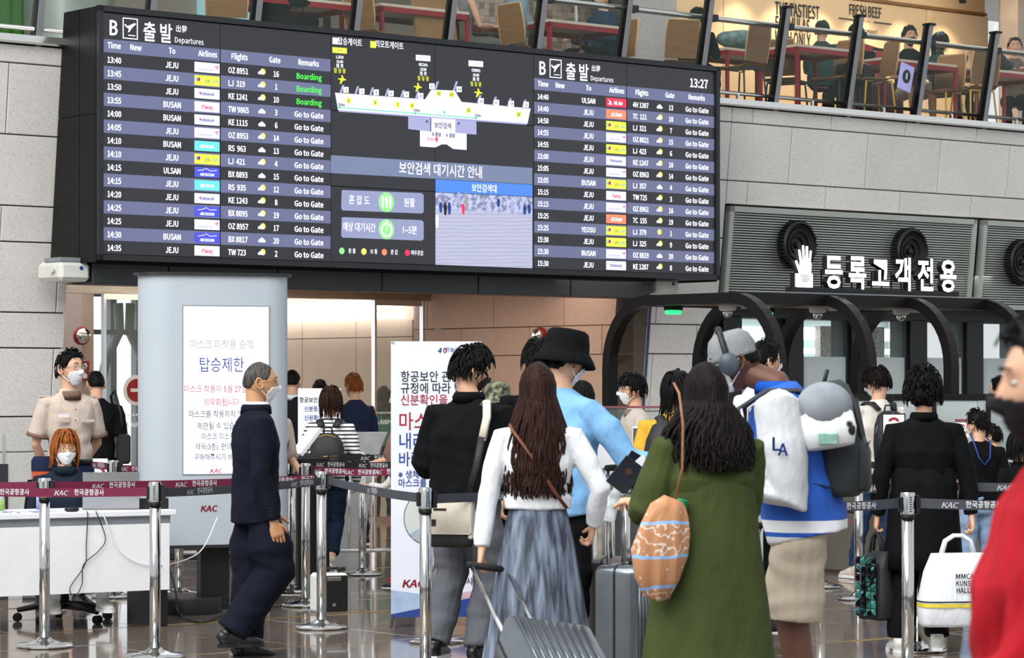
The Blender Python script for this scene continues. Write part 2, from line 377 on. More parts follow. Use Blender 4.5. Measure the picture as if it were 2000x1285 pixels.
for k in (0, 1):
    MB().box(-.06, .06, 0, .04, -.1+k*.11, -.0+k*.11).build('plate', 'red_paint', t)
    MB().lathe([(.001, 0), (.03, 0), (.03, .01), (.001, .01)], 12, Matrix.Translation((0, 0, -.05+k*.11)) @ Mx).build('symbol', 'white_plastic', t)
# green exit sign, round no-entry sticker
s, z = W2(821, 628, 4.9); t = hall('exit_sign', 'small white sign with green arrow hanging inside glass door', 'sign', s, 4.45, z)
MB().box(-.1, .1, 0, .04, -.12, .12, ch=.006).build('housing', 'white_print', t)
m = MB().prism([(-.06, -.015), (.01, -.015), (.01, -.06), (.07, .005), (.01, .07), (.01, .03), (-.06, .03)], -.004, 0); m.build('arrow', mat('exit_green', '27b36a', .5, emit='27b36a', es=.5), t)
MB().box(-.01, .01, .01, .03, .12, 2.5-z).build('hanger', 'steel', t)
s, z = W2(272, 762, 4.5); t = hall('no_entry_sign', 'round red no-entry sign with white bar on glass door', 'sign', s, 4.56, z)
MB().lathe([(.001, 0), (.16, 0), (.16, .008), (.001, .008)], 28, Mx).build('disc', 'white_plastic', t)
MB().lathe([(.001, .008), (.12, .008), (.12, .014), (.001, .014)], 28, Mx).build('red_disc', 'red_paint', t)
MB().box(-.08, .08, -.02, -.014, -.018, .018).build('bar', 'white_plastic', t)
# ============================================================ DEPARTURE BOARD
bd = hall('departure_board', 'huge black wall-mounted departures board of eighteen screens over the entrance', 'departure board')
ZT, ZB = 4.736, 2.669; RH = (ZT-ZB)/3; CW = 1.2033; BWD = 6*CW
mat('cabinet_black', '121213', .5, spec=.3, noise_=(2, .5), col2='0e0e0f'); 
m = MB()
def bk(z, off=.02): return bw(z)-off
m.add([(s, b, z) for s in (-.045, BWD+.045) for b, z in ((.022, 2.62), (.022, 4.785), (bk(4.785), 4.785), (bk(2.62), 2.62))], [(0, 1, 2, 3), (7, 6, 5, 4)]+[(i, i+4, (i+1) % 4+4, (i+1) % 4) for i in range(4)])
m.build('cabinet', 'cabinet_black', bd)
for b0, b1 in ((.02, .28), (.29, 1)):
    for z0, z1 in ((2.60, 3.86), (3.87, 4.78)):
        q = [(b0, z0), (b0, z1), (min(b1, bk(z1)), z1), (min(b1, bk(z0)), z0)]
        MB().prism(q, -.055, -.045, 'yz').build('side_panel', 'cabinet_black', bd)
        MB().prism(q, BWD+.045, BWD+.055, 'yz').build('side_panel', 'cabinet_black', bd)
for x0, x1, z0, z1 in ((-.05, BWD+.05, ZT+.005, 4.79), (-.05, BWD+.05, 2.615, ZB-.005), (-.05, -.005, 2.615, 4.79), (BWD+.005, BWD+.05, 2.615, 4.79)):
    MB().box(x0, x1, -.03, .02, z0, z1).build('frame_rail', 'dark_metal', bd)
mat('screen_dark', '17181b', .3, emit='303238', es=.7, noise_=(1, .6), col2='141518'); mat('screen_band', '3a3d55', .3, emit='757a9e', es=.72, noise_=(1, .6), col2='363a50')
mat('scr_white', 'd0d0d8', .4, emit='eef0ff', es=.95); mat('scr_green', '30c040', .4, emit='5fe85a', es=.9); mat('scr_yellow', 'c0c020', .4, emit='e2e63c', es=.85)
mat('scr_lav', 'b0b0c8', .4, emit='dadaf2', es=.82); mat('scr_lav2', '8080a0', .4, emit='9a9cc4', es=.8); mat('scr_black', '101012', .4, emit='121216', es=.6)
mat('scr_red', 'c02040', .4, emit='d83350', es=.85); mat('scr_orange', 'd06040', .4, emit='f0866a', es=.9); mat('scr_cyan', '40a0a8', .4, emit='6fcfcb', es=.85)
mat('scr_blue', '3038a0', .4, emit='4a50c8', es=.85); mat('scr_navy', '102050', .4, emit='26408c', es=.8); mat('scr_grey', '707078', .4, emit='8f939c', es=.8)
mat('scr_sky', '3060b0', .4, emit='4f80d4', es=.85); mat('scr_mint', '30a080', .4, emit='45c194', es=.85); mat('scr_lgreen', '60c060', .4, emit='93dd88', es=.85)
mat('scr_lime', 'b0c030', .4, emit='d6e04a', es=.9); mat('scr_sun', 'e0d060', .4, emit='ecd96a', es=.9); mat('scr_cloud', 'c0c4d8', .4, emit='d3d6ea', es=.9)
scr = []
for c in range(6):
    for r in range(3):
        g = .004
        scr.append(MB().box(c*CW+g, (c+1)*CW-g, 0, .02, ZT-(r+1)*RH+g, ZT-r*RH-g).build('screen_panel', 'screen_dark', bd))
def zrow(i): return ZT-.3416-.115*i
def logo(mbs, kind, x0, z0):
    """mbs: dict of MB per material"""
    x1 = x0+.262; z1 = z0+.088; cx, cz = (x0+x1)/2, (z0+z1)/2
    bgm = {'OZ': 'scr_lav', 'LJ': 'scr_lime', 'KE': 'scr_lav', 'TW': 'scr_lav', 'RS': 'scr_cyan', 'BX': 'scr_blue', '4H': 'scr_red', '7C': 'scr_orange'}[kind]
    mbs[bgm].box(x0, x1, -.004, -.002, z0, z1); y = -.006
    def tx(mt, body, sz, dx=0, dz=0, **k): put_text(mbs[mt], body, cx+dx, cz+dz, y, sz, **k)
    if kind == 'OZ':
        tx('scr_grey', 'ASIANA AIRLINES', .032, -.02, -.015, sx=.82); mbs['scr_red'].prism([(x1-.055, cz+.012), (x1-.012, cz+.024), (x1-.03, cz-.012), (x1-.035, cz-.010), (x1-.025, cz+.014), (x1-.055, cz+.006)], y, y+.002)
    elif kind == 'LJ':
        tx('scr_navy', 'JIN', .062, -.0, 0, sx=.9); tx('scr_sky', 'AIR', .062, .085, 0, sx=.85)
        for dx, dz, a, mt in ((-.118, .006, 30, 'scr_cyan'), (-.098, .004, -20, 'scr_red'), (-.082, .008, -40, 'scr_navy')):
            mbs[mt].prism([(cx+dx+.009*math.cos(k*.785), cz+dz+.018*math.sin(k*.785)) for k in range(8)], y, y+.002)
    elif kind == 'KE': tx('scr_navy', 'KOREAN AIR', .042, .0, 0, sx=.8, bold=.001); mbs['scr_red'].box(cx-.082, cx-.07, y-.001, y, cz-.002, cz+.014)
    elif kind == 'TW': tx('scr_red', "t'way", .066, 0, .002, bold=.0015, sx=.9)
    elif kind == 'RS': tx('scr_white', 'AIR SEOUL', .05, 0, 0, bold=.001, sx=.82)
    elif kind == 'BX':
        tx('scr_white', 'AIR BUSAN', .046, 0, -.018, bold=.0012, sx=.85)
        mbs['scr_white'].tube([(cx-.1, y, cz+.012), (cx-.05, y, cz+.018), (cx-.01, y, cz+.034), (cx+.03, y, cz+.014), (cx+.1, y, cz+.02)], .0022, 4)
    elif kind == '4H': tx('scr_white', 'Hi Air', .07, .025, 0, bold=.002, sx=.9); mbs['scr_white'].prism([(x0+.02, cz-.02), (x0+.05, cz), (x0+.02, cz+.025), (x0+.06, cz+.01), (x0+.07, cz-.025)], y, y+.002)
    elif kind == '7C': tx('scr_white', 'JEJUair', .062, 0, 0, bold=.002, sx=.9, shear=.2)
def weather(mbs, kind, x, z):
    y = -.006
    if kind != 'c': mbs['scr_sun'].prism([(x+.012*(kind == 'p')+(.03 if k % 2 else .024)*math.cos(k*math.pi/12), z+.006+(.03 if k % 2 else .024)*math.sin(k*math.pi/12)) for k in range(24)], y+.001, y+.002)
    if kind != 's':
        q = .8 if kind == 'p' else 1; dx = -.012 if kind == 'p' else 0
        pts = [(-.036, -.02), (.034, -.02), (.04, -.008), (.03, .006), (.018, .01), (.01, .022), (-.004, .024), (-.016, .014), (-.03, .008), (-.04, -.006)]
        mbs['scr_cloud'].prism([(x+dx+a*q, z+b*q-.003) for a, b in pts], y-.001, y)
class MD(dict):
    def __missing__(s, k): s[k] = MB(); return s[k]
def flush(mbs, host, names):
    for k, mb in mbs.items():
        if mb.v:
            o = mb.build(names.get(k, 'lettering') if isinstance(names, dict) else names, k, host)
            if any(q in o.name for q in ('lettering', 'caption', 'logo', 'symbol', 'figure', 'block', 'legend', 'line', 'pin')): o['kind'] = 'stuff'
L1 = [('13:40', 'JEJU', 'OZ', 'OZ 8951', 'p', '16', 1), ('13:45', 'JEJU', 'LJ', 'LJ  319', 'p', '1', 1), ('13:50', 'JEJU', 'KE', 'KE 1241', 'p', '10', 1), ('13:55', 'BUSAN', 'TW', 'TW 9865', 'c', '3', 0),
      ('14:00', 'BUSAN', 'KE', 'KE 1115', 'c', '6', 0), ('14:05', 'JEJU', 'OZ', 'OZ 8953', 'p', '14', 0), ('14:10', 'BUSAN', 'RS', 'RS  963', 'c', '13', 0), ('14:10', 'JEJU', 'LJ', 'LJ  421', 'p', '4', 0),
      ('14:15', 'ULSAN', 'BX', 'BX 8893', 'c', '15', 0), ('14:15', 'JEJU', 'RS', 'RS  935', 'p', '12', 0), ('14:20', 'JEJU', 'KE', 'KE 1243', 'p', '8', 0), ('14:25', 'JEJU', 'BX', 'BX 8095', 'p', '19', 0),
      ('14:25', 'JEJU', 'OZ', 'OZ 8957', 'p', '17', 0), ('14:30', 'BUSAN', 'BX', 'BX 8817', 'c', '20', 0), ('14:35', 'JEJU', 'TW', 'TW 723', 'p', '2', 0)]
L2 = [('14:40', 'ULSAN', '4H', '4H 1307', 'c', '13', 0), ('14:40', 'JEJU', '7C', '7C  121', 'p', '18', 0), ('14:50', 'JEJU', 'LJ', 'LJ  321', 'p', '7', 0), ('14:55', 'JEJU', 'OZ', 'OZ 8021', 'p', '15', 0),
      ('14:55', 'JEJU', 'LJ', 'LJ  423', 'p', '6', 0), ('15:00', 'JEJU', 'KE', 'KE 1247', 'p', '10', 0), ('15:05', 'JEJU', 'OZ', 'OZ 8963', 'p', '14', 0), ('15:05', 'BUSAN', 'LJ', 'LJ  357', 'c', '4', 0),
      ('15:15', 'JEJU', 'TW', 'TW 725', 'p', '3', 0), ('15:15', 'JEJU', 'OZ', 'OZ 8961', 'p', '16', 0), ('15:25', 'JEJU', '7C', '7C  155', 'p', '19', 0), ('15:25', 'YEOSU', 'LJ', 'LJ  379', 's', '1', 0),
      ('15:30', 'JEJU', 'LJ', 'LJ  325', 'p', '9', 0), ('15:30', 'BUSAN', 'OZ', 'OZ 8819', 'c', '20', 0), ('15:30', 'JEJU', 'KE', 'KE 1287', 'p', '8', 0)]
TS = .094
for o0, rows in ((0, L1), (4*CW, L2)):
    for i in range(-1, 15):
        z1 = zrow(i); z0 = z1-.115; light_ = (i % 2 == 1) or i == -1; z = (z0+z1)/2
        for c in (0, 1):
            q = MB().box(o0+c*CW+.006, o0+(c+1)*CW-.006, -.002, 0, z0+.001, z1-.001)
            if light_ or i < 0: bandm = 'screen_band'
            else: bandm = 'screen_dark'
            host = q.build('header_band' if i < 0 else 'flight_row', bandm, bd)
            mbs = MD(); W = mbs['scr_white']
            if i < 0:
                if c == 0:
                    for t_, x in (('Time', .115), ('New', .33), ('To', .70), ('Airlines', 1.07)): put_text(W, t_, o0+x, z+.01, -.005, TS, .001, sx=.8)
                else:
                    for t_, x in (('Flights', .2), ('Gate', .58), ('Remarks', .95)): put_text(W, t_, o0+CW+x, z+.01, -.005, TS, .001, sx=.8)
            else:
                t_, to, lg, fl, we, gt, brd = rows[i]
                if c == 0:
                    put_text(W, t_, o0+.115, z, -.005, TS, .001, sx=.8); put_text(W, to, o0+.70, z, -.005, TS, .0015, sx=.8); logo(mbs, lg, o0+.932, z-.045)
                else:
                    put_text(W, fl, o0+CW+.08, z, -.005, TS, .001, sx=.8, align='LEFT'); put_text(W, gt, o0+CW+.595, z, -.005, TS, .001, sx=.8)
                    put_text(mbs['scr_green'] if brd else W, 'Boarding' if brd else 'Go to Gate', o0+CW+.955, z, -.005, TS, .001, sx=.93); weather(mbs, we, o0+CW+.44, z)
            nm = {k: 'airline_logo' for k in mbs if k not in ('scr_white', 'scr_green', 'scr_cloud', 'scr_sun')}; nm['scr_cloud'] = 'cloud_icon'; nm['scr_sun'] = 'sun_icon'
            flush(mbs, host, nm)
    mbs = MD(); W = mbs['scr_white']; z = ZT-.115
    for tq, xq, zq, sq, bq, xs in (('B', .105, z, .235, .006, .8), ('출', .47, z-.03, .18, .005, .82), ('발', .635, z-.03, .18, .005, .82), ('出', .765, z+.03, .065, .001, .9), ('發', .825, z+.03, .065, .001, .9), ('Departures', .875, z-.06, .088, 0, .88)):
        m = MB(); put_text(m, tq, o0+xq, zq, -.005, sq, bq, sx=xs); q_ = m.build('title_character', 'scr_white', bd)
        if tq == 'Departures': q_['kind'] = 'stuff'
    bx, bz = o0+.275, z-.005
    for (a, b_, c_, d_) in ((-.075, .075, .082, .09), (-.075, .075, -.09, -.082), (-.075, -.067, -.09, .09), (.067, .075, -.09, .09), (-.02, .05, -.062, -.055)): W.box(bx+a, bx+b_, -.006, -.004, bz+c_, bz+d_)
    W.prism([(bx-.06, bz+.03), (bx-.045, bz+.034), (bx-.03, bz+.018), (bx+.045, bz+.05), (bx+.058, bz+.044), (bx+.01, bz-.0), (bx-.01, bz-.03), (bx-.024, bz-.034), (bx-.012, bz-.004), (bx-.04, bz+.01)], -.006, -.004)
    mbs['scr_white'].build('departure_symbol', 'scr_white', bd); mbs = MD(); W = mbs['scr_white']
    if o0: put_text(W, '13:27', o0+CW+.98, ZT-.125, -.005, .16, .003, sx=.85)
    flush(mbs, bd, {'scr_white': 'title_lettering'})
# --- gate map in the middle columns
def P2(px, py): s, z = W2(px, py, 0); return s, z
def poly(mt, pts, y=-.004, name='gate_map', host=None, mbs=None):
    q = [P2(*p) for p in pts]
    if mbs is not None: mbs[mt].prism(q, y, y+.002)
    else: MB().prism(q, y, y+.002).build(name, mt, host or bd)
mp = MB().prism([P2(*p) for p in ((654, 181), (830, 194), (842, 175), (888, 177), (901, 199), (1036, 212), (1030, 241), (660, 215))], -.004, -.002).build('gate_map', 'scr_lav', bd)
mbs = MD()
poly('scr_lav2', ((797, 226), (840, 229), (840, 257), (797, 252)), mbs=mbs); poly('scr_lav2', ((889, 232), (930, 235), (930, 263), (889, 260)), mbs=mbs)
poly('scr_lav', ((842, 230), (889, 232), (889, 258), (911, 261), (911, 293), (885, 291), (872, 282), (862, 282), (850, 288), (820, 286), (820, 255), (842, 257)), mbs=mbs)
poly('scr_lav2', ((660, 215), (1030, 241), (1028, 244), (662, 218)), mbs=mbs)
for i_, x in enumerate((665, 694, 723, 753, 783, 812, 850, 887, 933, 963, 992, 1021)):
    y = 181+(x-654)*.083 if x < 835 else (175 if x < 900 else 199+(x-901)*.1)
    poly('scr_lav2', ((x-3, y+2), (x+1, y+2), (x+7, y-16), (x+3, y-16)), -.004, 'gate_bridge', mp)
for n_, x, y in (('1', 675, 175), ('3', 706, 178), ('4', 734, 180), ('6', 763, 182), ('8', 793, 184), ('10', 821, 187), ('11', 843, 168), ('14', 896, 174), ('16', 939, 197), ('17', 969, 200), ('18', 998, 202), ('20', 1027, 204)):
    poly('scr_white', ((x-5, y-5), (x+5, y-5), (x+5, y+6), (x-5, y+6)), -.006, 'gate_marker', mp); a, b_ = P2(x, y); put_text(mbs['scr_black'], n_, a, b_, -.008, .05, .001)
for n_, x, y in (('2', 680, 196), ('5', 732, 200), ('7', 776, 204), ('9', 804, 206), ('12', 856, 182), ('13', 881, 184), ('15', 914, 215), ('19', 1012, 223)):
    poly('scr_lime', ((x-4, y-5), (x+4, y-5), (x+4, y+6), (x-4, y+6)), -.006, 'gate_marker', mp); a, b_ = P2(x, y); put_text(mbs['scr_black'], n_, a, b_, -.008, .05, .001)
for t_, x, y in (('330m', 666, 204), ('100m', 813, 215), ('110m', 932, 225), ('보안검색', 864, 246), ('4F', 833, 237), ('4F', 895, 241), ('B 출발', 852, 263), ('A 출발', 879, 265)):
    a, b_ = P2(x, y); put_text(mbs['scr_black'], t_, a, b_, -.008, .062 if t_[0] == '보' else .045, .001, sx=.9)
a, b_ = P2(842, 273); put_text(mbs['scr_red'], '현위치', a, b_, -.008, .04); a, b_ = P2(852, 273); mbs['scr_red'].prism([(a-.016, b_+.015), (a, b_-.03), (a+.016, b_+.015), (a, b_+.028)], -.008, -.006)
poly('scr_mint', ((662, 209), (929, 230), (929, 231.5), (662, 210.5)), -.006, mbs=mbs)
for x, y in ((662, 209), (810, 221), (867, 219), (929, 230)): poly('scr_mint', ((x-2.5, y), (x, y-3), (x+2.5, y), (x, y+3.5)), -.008, mbs=mbs)
flush(mbs, mp, {'scr_black': 'map_lettering', 'scr_mint': 'route_line', 'scr_lime': 'gate_marker', 'scr_white': 'gate_marker', 'scr_lav2': 'map_block', 'scr_lav': 'map_block', 'scr_red': 'location_pin'})
mbs = MD()
poly('scr_lav', ((649, 73), (660, 74), (660, 87), (649, 86)), mbs=mbs); poly('scr_lime', ((723, 80), (734, 81), (734, 94), (723, 93)), mbs=mbs)
for t_, x, y in (('탑승게이트', 683, 83), ('리모트게이트', 760, 89)): a, b_ = P2(x, y); put_text(mbs['scr_white'], t_, a, b_, -.005, .075, .001, sx=.8)
for t_, x, y, k in (('LJ319 13:45', 663, 98, 'LJ'), ('KE1241 13:50', 826, 113, 'KE'), ('OZ8951 13:40', 929, 124, 'OZ')):
    poly('scr_lime' if k == 'LJ' else 'scr_white', ((x-14, y-6), (x+14, y-4), (x+14, y+7), (x-14, y+5)), mbs=mbs)
    a, b_ = P2(x, y); put_text(mbs['scr_navy'], {'LJ': 'JINAIR', 'KE': 'KOREAN AIR', 'OZ': 'ASIANA'}[k], a, b_, -.006, .03)
    f_, tm = t_.split()
    for q_, dy, mt in ((f_, 13, 'scr_white'), (tm, 22, 'scr_white'), ('제 주', 32, 'scr_white'), ('탑 승 중', 41, 'scr_yellow')):
        a, b_ = P2(x, y+dy); put_text(mbs[mt], q_, a, b_, -.005, .048, .001, sx=.85)
    x += 5 if k != 'KE' else -10; y += 58
    poly('scr_yellow', ((x-8, y-3), (x-1, y-3), (x-2, y-9), (x, y-9), (x+3, y-2), (x+7, y-1), (x+7, y+1), (x+2, y+1), (x-3, y+8), (x-5, y+8), (x-3, y), (x-8, y-1)), -.006, mbs=mbs)
flush(mbs, bd, {'scr_white': 'map_caption', 'scr_lav': 'legend_square', 'scr_lime': 'legend_square', 'scr_yellow': 'plane_symbol', 'scr_navy': 'airline_logo'})
bnd = MB().prism([P2(*p) for p in ((646, 303), (1039, 328), (1039, 360), (849, 349), (646, 338))], -.004, -.002).build('caption_band', mat('scr_slate', '50566a', .4, emit='7a86a6', es=.75, noise_=(1.5, .6), col2='4a5064'), bd)
m = MB(); a, b_ = P2(861, 334); put_text(m, '보안검색 대기시간 안내', a, b_, -.006, .125, .002, sx=.82, rot=0); m.build('caption_lettering', 'scr_white', bnd)
for tx_, y, val in (('혼 잡 도', 393, '원활'), ('예상 대기시간', 446, '1~5분')):
    pl = MB().prism([P2(*p) for p in ((667, y-21), (671, y-22), (823, y-16), (827, y-12), (827, y+21), (823, y+24), (669, y+18), (666, y+14))], -.004, -.002).build('info_plate', 'scr_lav2' if 0 else mat('scr_plate', '6a6e8c', .4, emit='8d93b4', es=.8), bd)
    m = MB(); a, b_ = P2(701, y-1); put_text(m, tx_, a, b_, -.006, .09, .001, sx=.8 if y < 400 else .72); a, b_ = P2(799, y+4); put_text(m, val, a, b_, -.006, .09, .001, sx=.8); m.build('plate_lettering', 'scr_white', pl)
    a, b_ = P2(754, y+2)
    MB().prism([(a+.088*math.cos(k*.2618), b_+.092*math.sin(k*.2618)) for k in range(24)], -.007, -.004).build('round_badge', 'scr_lgreen', pl)
    m = MB()
    if y < 400:
        for dx in (-.042, 0, .042): m.prism([(a+dx-.014, b_+.03), (a+dx+.014, b_+.03), (a+dx+.008, b_-.05), (a+dx-.008, b_-.05)], -.009, -.007); m.prism([(a+dx+.011*math.cos(k), b_+.045+.012*math.sin(k)) for k in (0, .8, 1.6, 2.4, 3.1, 3.9, 4.7, 5.5)], -.009, -.007)
    else:
        rr = [[(a+r*math.cos(k*.3927), yy, b_-.005+r*math.sin(k*.3927)) for r, yy in ((.05, -.009), (.066, -.009))] for k in range(16)]
        m.add([p for q in rr for p in q], [(2*k, (2*k+2) % 32, (2*k+3) % 32, 2*k+1) for k in range(16)]); m.box(a-.004, a+.004, -.009, -.007, b_-.01, b_+.03); m.box(a-.012, a+.012, -.009, -.007, b_+.068, b_+.08)
    m.build('badge_symbol', 'scr_white', pl)
mbs = MD()
for t_, x, c_, tx_ in (('scr_lgreen', 667, 0, '원 활'), ('scr_sun', 710, 0, '보 통'), ('scr_orange', 750, 0, '혼 잡'), ('scr_red', 795, 0, '매우혼잡')):
    a, b_ = P2(x, 490+(x-667)*.03); mbs[t_].prism([(a+.03*math.cos(k*.5236), b_+.03*math.sin(k*.5236)) for k in range(12)], -.006, -.004); put_text(mbs['scr_white'], tx_, a+.115, b_, -.005, .05, .0005, sx=.8)
flush(mbs, bd, {'scr_white': 'legend_lettering', 'scr_lgreen': 'legend_dot', 'scr_sun': 'legend_dot', 'scr_orange': 'legend_dot', 'scr_red': 'legend_dot'})
bb = MB().prism([P2(*p) for p in ((850, 350), (1039, 361), (1039, 384), (850, 375))], -.006, -.004).build('caption_band', 'scr_sky', bd)
m = MB(); a, b_ = P2(945, 369); put_text(m, '보안검색대', a, b_, -.008, .085, .001, sx=.8); m.build('caption_lettering', 'scr_white', bb)
def cctv(nt, b, tc):
    sp = nt.nodes.new('ShaderNodeSeparateXYZ'); nt.links.new(tc.outputs['Generated'], sp.inputs[0])
    wv = nt.nodes.new('ShaderNodeTexWave'); wv.bands_direction = 'DIAGONAL'; wv.inputs['Scale'].default_value = 9; wv.inputs['Distortion'].default_value = 3; wv.inputs['Detail'].default_value = 3
    mp_ = nt.nodes.new('ShaderNodeMapping'); mp_.inputs['Rotation'].default_value = (0, R(55), 0); mp_.inputs['Scale'].default_value = (.3, 1, 1.4); nt.links.new(tc.outputs['Object'], mp_.inputs[0]); nt.links.new(mp_.outputs[0], wv.inputs[0])
    r = nt.nodes.new('ShaderNodeValToRGB'); r.color_ramp.elements[0].color = lin('9398b6'); r.color_ramp.elements[1].color = lin('a9aac2'); r.color_ramp.elements[1].position = .6
    nt.links.new(wv.outputs[1], r.inputs[0])
    ns = nt.nodes.new('ShaderNodeTexNoise'); ns.inputs['Scale'].default_value = 22; nt.links.new(tc.outputs['Object'], ns.inputs[0])
    r2 = nt.nodes.new('ShaderNodeValToRGB'); r2.color_ramp.elements[0].color = lin('4c557c'); r2.color_ramp.elements[0].position = .42; r2.color_ramp.elements[1].color = lin('aeb6dc'); r2.color_ramp.elements[1].position = .56; nt.links.new(ns.outputs[0], r2.inputs[0])
    mr = nt.nodes.new('ShaderNodeMapRange'); mr.inputs[1].default_value = .74; mr.inputs[2].default_value = .8; nt.links.new(sp.outputs[2], mr.inputs[0])
    mx = nt.nodes.new('ShaderNodeMix'); mx.data_type = 'RGBA'; nt.links.new(mr.outputs[0], mx.inputs[0]); nt.links.new(r.outputs[0], mx.inputs[6]); nt.links.new(r2.outputs[0], mx.inputs[7])
    nt.links.new(mx.outputs[2], b.inputs['Emission Color']); b.inputs['Emission Strength'].default_value = .95; b.inputs['Base Color'].default_value = (.2, .2, .25, 1)
node_mat('camera_feed', cctv, .4)
cf = MB().prism([P2(*p) for p in ((850, 376), (1039, 385), (1039, 524), (850, 517))], -.006, -.003).build('camera_feed', 'camera_feed', bd)
mbs = MD()
for x, y, h, c_ in ((860, 405, 20, 'scr_navy'), (869, 408, 24, 'scr_black'), (877, 407, 24, 'scr_navy'), (904, 408, 20, 'scr_red'), (973, 396, 16, 'scr_navy'), (1000, 402, 20, 'scr_lav2'), (1024, 410, 18, 'scr_navy'), (1033, 408, 18, 'scr_navy'), (853, 432, 26, 'scr_lav'), (896, 388, 26, 'scr_lav2'), (910, 392, 30, 'scr_grey')):
    poly(c_, ((x-2, y-h/2), (x+1, y-h/2), (x+3, y-h/5), (x+2, y+h/2), (x-2, y+h/2), (x-3.5, y-h/5)), -.008, mbs=mbs)
flush(mbs, cf, 'figure_image')
# dark housing under the board
sh = hall('shutter_housing', 'long dark grey housing of flat panels under the departures board', 'housing')
xs = [S_(p, .25) for p in (180, 330, 543, 747, 935, 1115, 1277)]
for i in range(6):
    MB().box(xs[i]+.006, xs[i+1]-.006, .25, .6, 2.42, 2.6, ch=.006).build('housing_panel', 'charcoal', sh)
MB().box(xs[0], xs[6], .28, .66, 2.44, 2.66).build('inner_case', 'near_black', sh)
for x, lab, e in ((149, 'pale grey plastic sensor box at the left end below the board', 1), (1308, 'pale grey plastic sensor box at the right end below the board', 0)):
    s, z = W2(x, 530 if e else 560, .25); t = hall('sensor_box', lab, 'sensor box', s, .25, z)
    MB().box(-.16, .15, 0, .4, -.085, .085, ch=.035).build('case', 'offwhite', t, True, ang=30); MB().lathe([(.001, 0), (.035, 0), (.035, .03), (.001, .03)], 12, Matrix.Translation((-.16, .1, .02)) @ Matrix.Rotation(R(-90), 4, 'Y')).build('screw_knob', 'offwhite', t)
    MB().lathe([(.001, 0), (.018, 0), (.018, .004), (.001, .004)], 10, Matrix.Translation((.05, 0, .03)) @ Mx).build('badge', 'ink_blue', t)
    MB().box(-.14, .2, .02, .3, .085, .12).build('mount_bracket', 'grey_paint', t)
# ============================================================ LOUVRE PANEL, FANS
lv = hall('louvre_wall', 'wide grey horizontal louvre panel above the registered passenger gate', 'louvre panel')
zt, zb = 3.44, 2.42
def lb(z): return bw(z)-.03
for s0, s1 in ((8.09, 12.02), (12.14, 15)):
    n = 34; m = MB()
    for k in range(n):
        z = zb+.04+(zt-zb-.1)*k/n; h = (zt-zb-.1)/n
        m.prism([(lb(z)+.05, z), (lb(z)-.0, z+.004), (lb(z), z+h*.6), (lb(z)+.05, z+h*.75)], s0+.05, s1-.05, 'yz')
    o = m.build('slat', mat('louvre', 'b3b8b2', .4, .3, noise_=(2, .5), col2='a5aaa2'), lv); o['kind'] = 'stuff'
    for a, b_, c_, d_ in ((s0, s1, zt-.06, zt), (s0, s1, zb, zb+.05)): MB().add([(s, lb(z)-e, z) for s in (a, b_) for z, e in ((c_, .02), (d_, .02), (d_, -.06), (c_, -.06))], [(0, 1, 2, 3), (7, 6, 5, 4), (0, 4, 5, 1), (1, 5, 6, 2), (2, 6, 7, 3), (3, 7, 4, 0)]).build('frame_rail', 'louvre', lv)
    for a in (s0, s1-.06): MB().add([(s, lb(z)-e, z) for s in (a, a+.06) for z, e in ((zb, .02), (zt, .02), (zt, -.06), (zb, -.06))], [(0, 1, 2, 3), (7, 6, 5, 4), (0, 4, 5, 1), (1, 5, 6, 2), (2, 6, 7, 3), (3, 7, 4, 0)]).build('frame_post', 'louvre', lv)
MB().box(8.1, 15, 1.0, 1.05, zb, zt).build('backing', 'near_black', lv)
for i, (x, y, lab) in enumerate(((1563, 478, 'round black grooved speaker disc on the louvres above the hand symbol'), (1783, 491, 'round black grooved speaker disc on the louvres above the long sign'), (2003, 512, 'round black grooved speaker disc cut off by the picture edge'))):
    s, z = W2(x, y, .6); t = hall('wall_speaker', lab, 'speaker', s, bw(z)-.05, z, group=None)
    r_ = .25
    MB().lathe([(.001, 0), (r_, 0), (r_, .1), (r_-.02, .12), (r_-.03, .09), (.17, .07), (.165, .085), (.15, .085), (.145, .06), (.1, .05), (.095, .065), (.085, .065), (.08, .04), (.04, .04), (.035, .07), (.001, .075)], 40, Mx).build('grille_disc', 'near_black', t, True, ang=35)
    m = MB()
    for k in range(40):
        a = k*math.pi/20; m.box(-.008, .008, -.1, -.01, r_-.005, r_+.018, M=Matrix.Rotation(a, 4, 'Y'))
    m.build('rim_ribs', 'near_black', t)
    MB().lathe([(.001, .07), (.03, .07), (.02, .09), (.001, .09)], 14, Mx).build('centre_cap', 'dark_metal', t, True)
# ============================================================ GLASS DOOR SCREEN BEHIND THE GATE
GB = 1.25
gw = MB().box(8.06, 15, GB, GB+.5, 2.28, 2.86).build('wall_gate_header', 'dark_metal', T=WT); gw['kind'] = 'structure'
xs = [1413, 1535, 1664, 1779, 1890, 1993, 2090]
for i in range(6):
    a = S_(xs[i], GB); b_ = S_(xs[i+1], GB); a2 = a+.28
    w_ = MB().box(a2, b_, GB+.1, GB+.112, .05, 2.3).build('window_%d' % (i+2), 'glass_clear', T=WT); w_['kind'] = 'structure'
    MB().box(a, a2, GB, GB+.3, 0, 2.3).build('mullion', 'black_metal', w_)
    MB().box(a-.03, a, GB+.05, GB+.3, 0, 2.3).build('mullion_flank', 'dark_metal', w_)
    MB().box(a2, b_, GB+.07, GB+.075, .05, 1.86).build('frosted_film', 'glass_frost', w_)
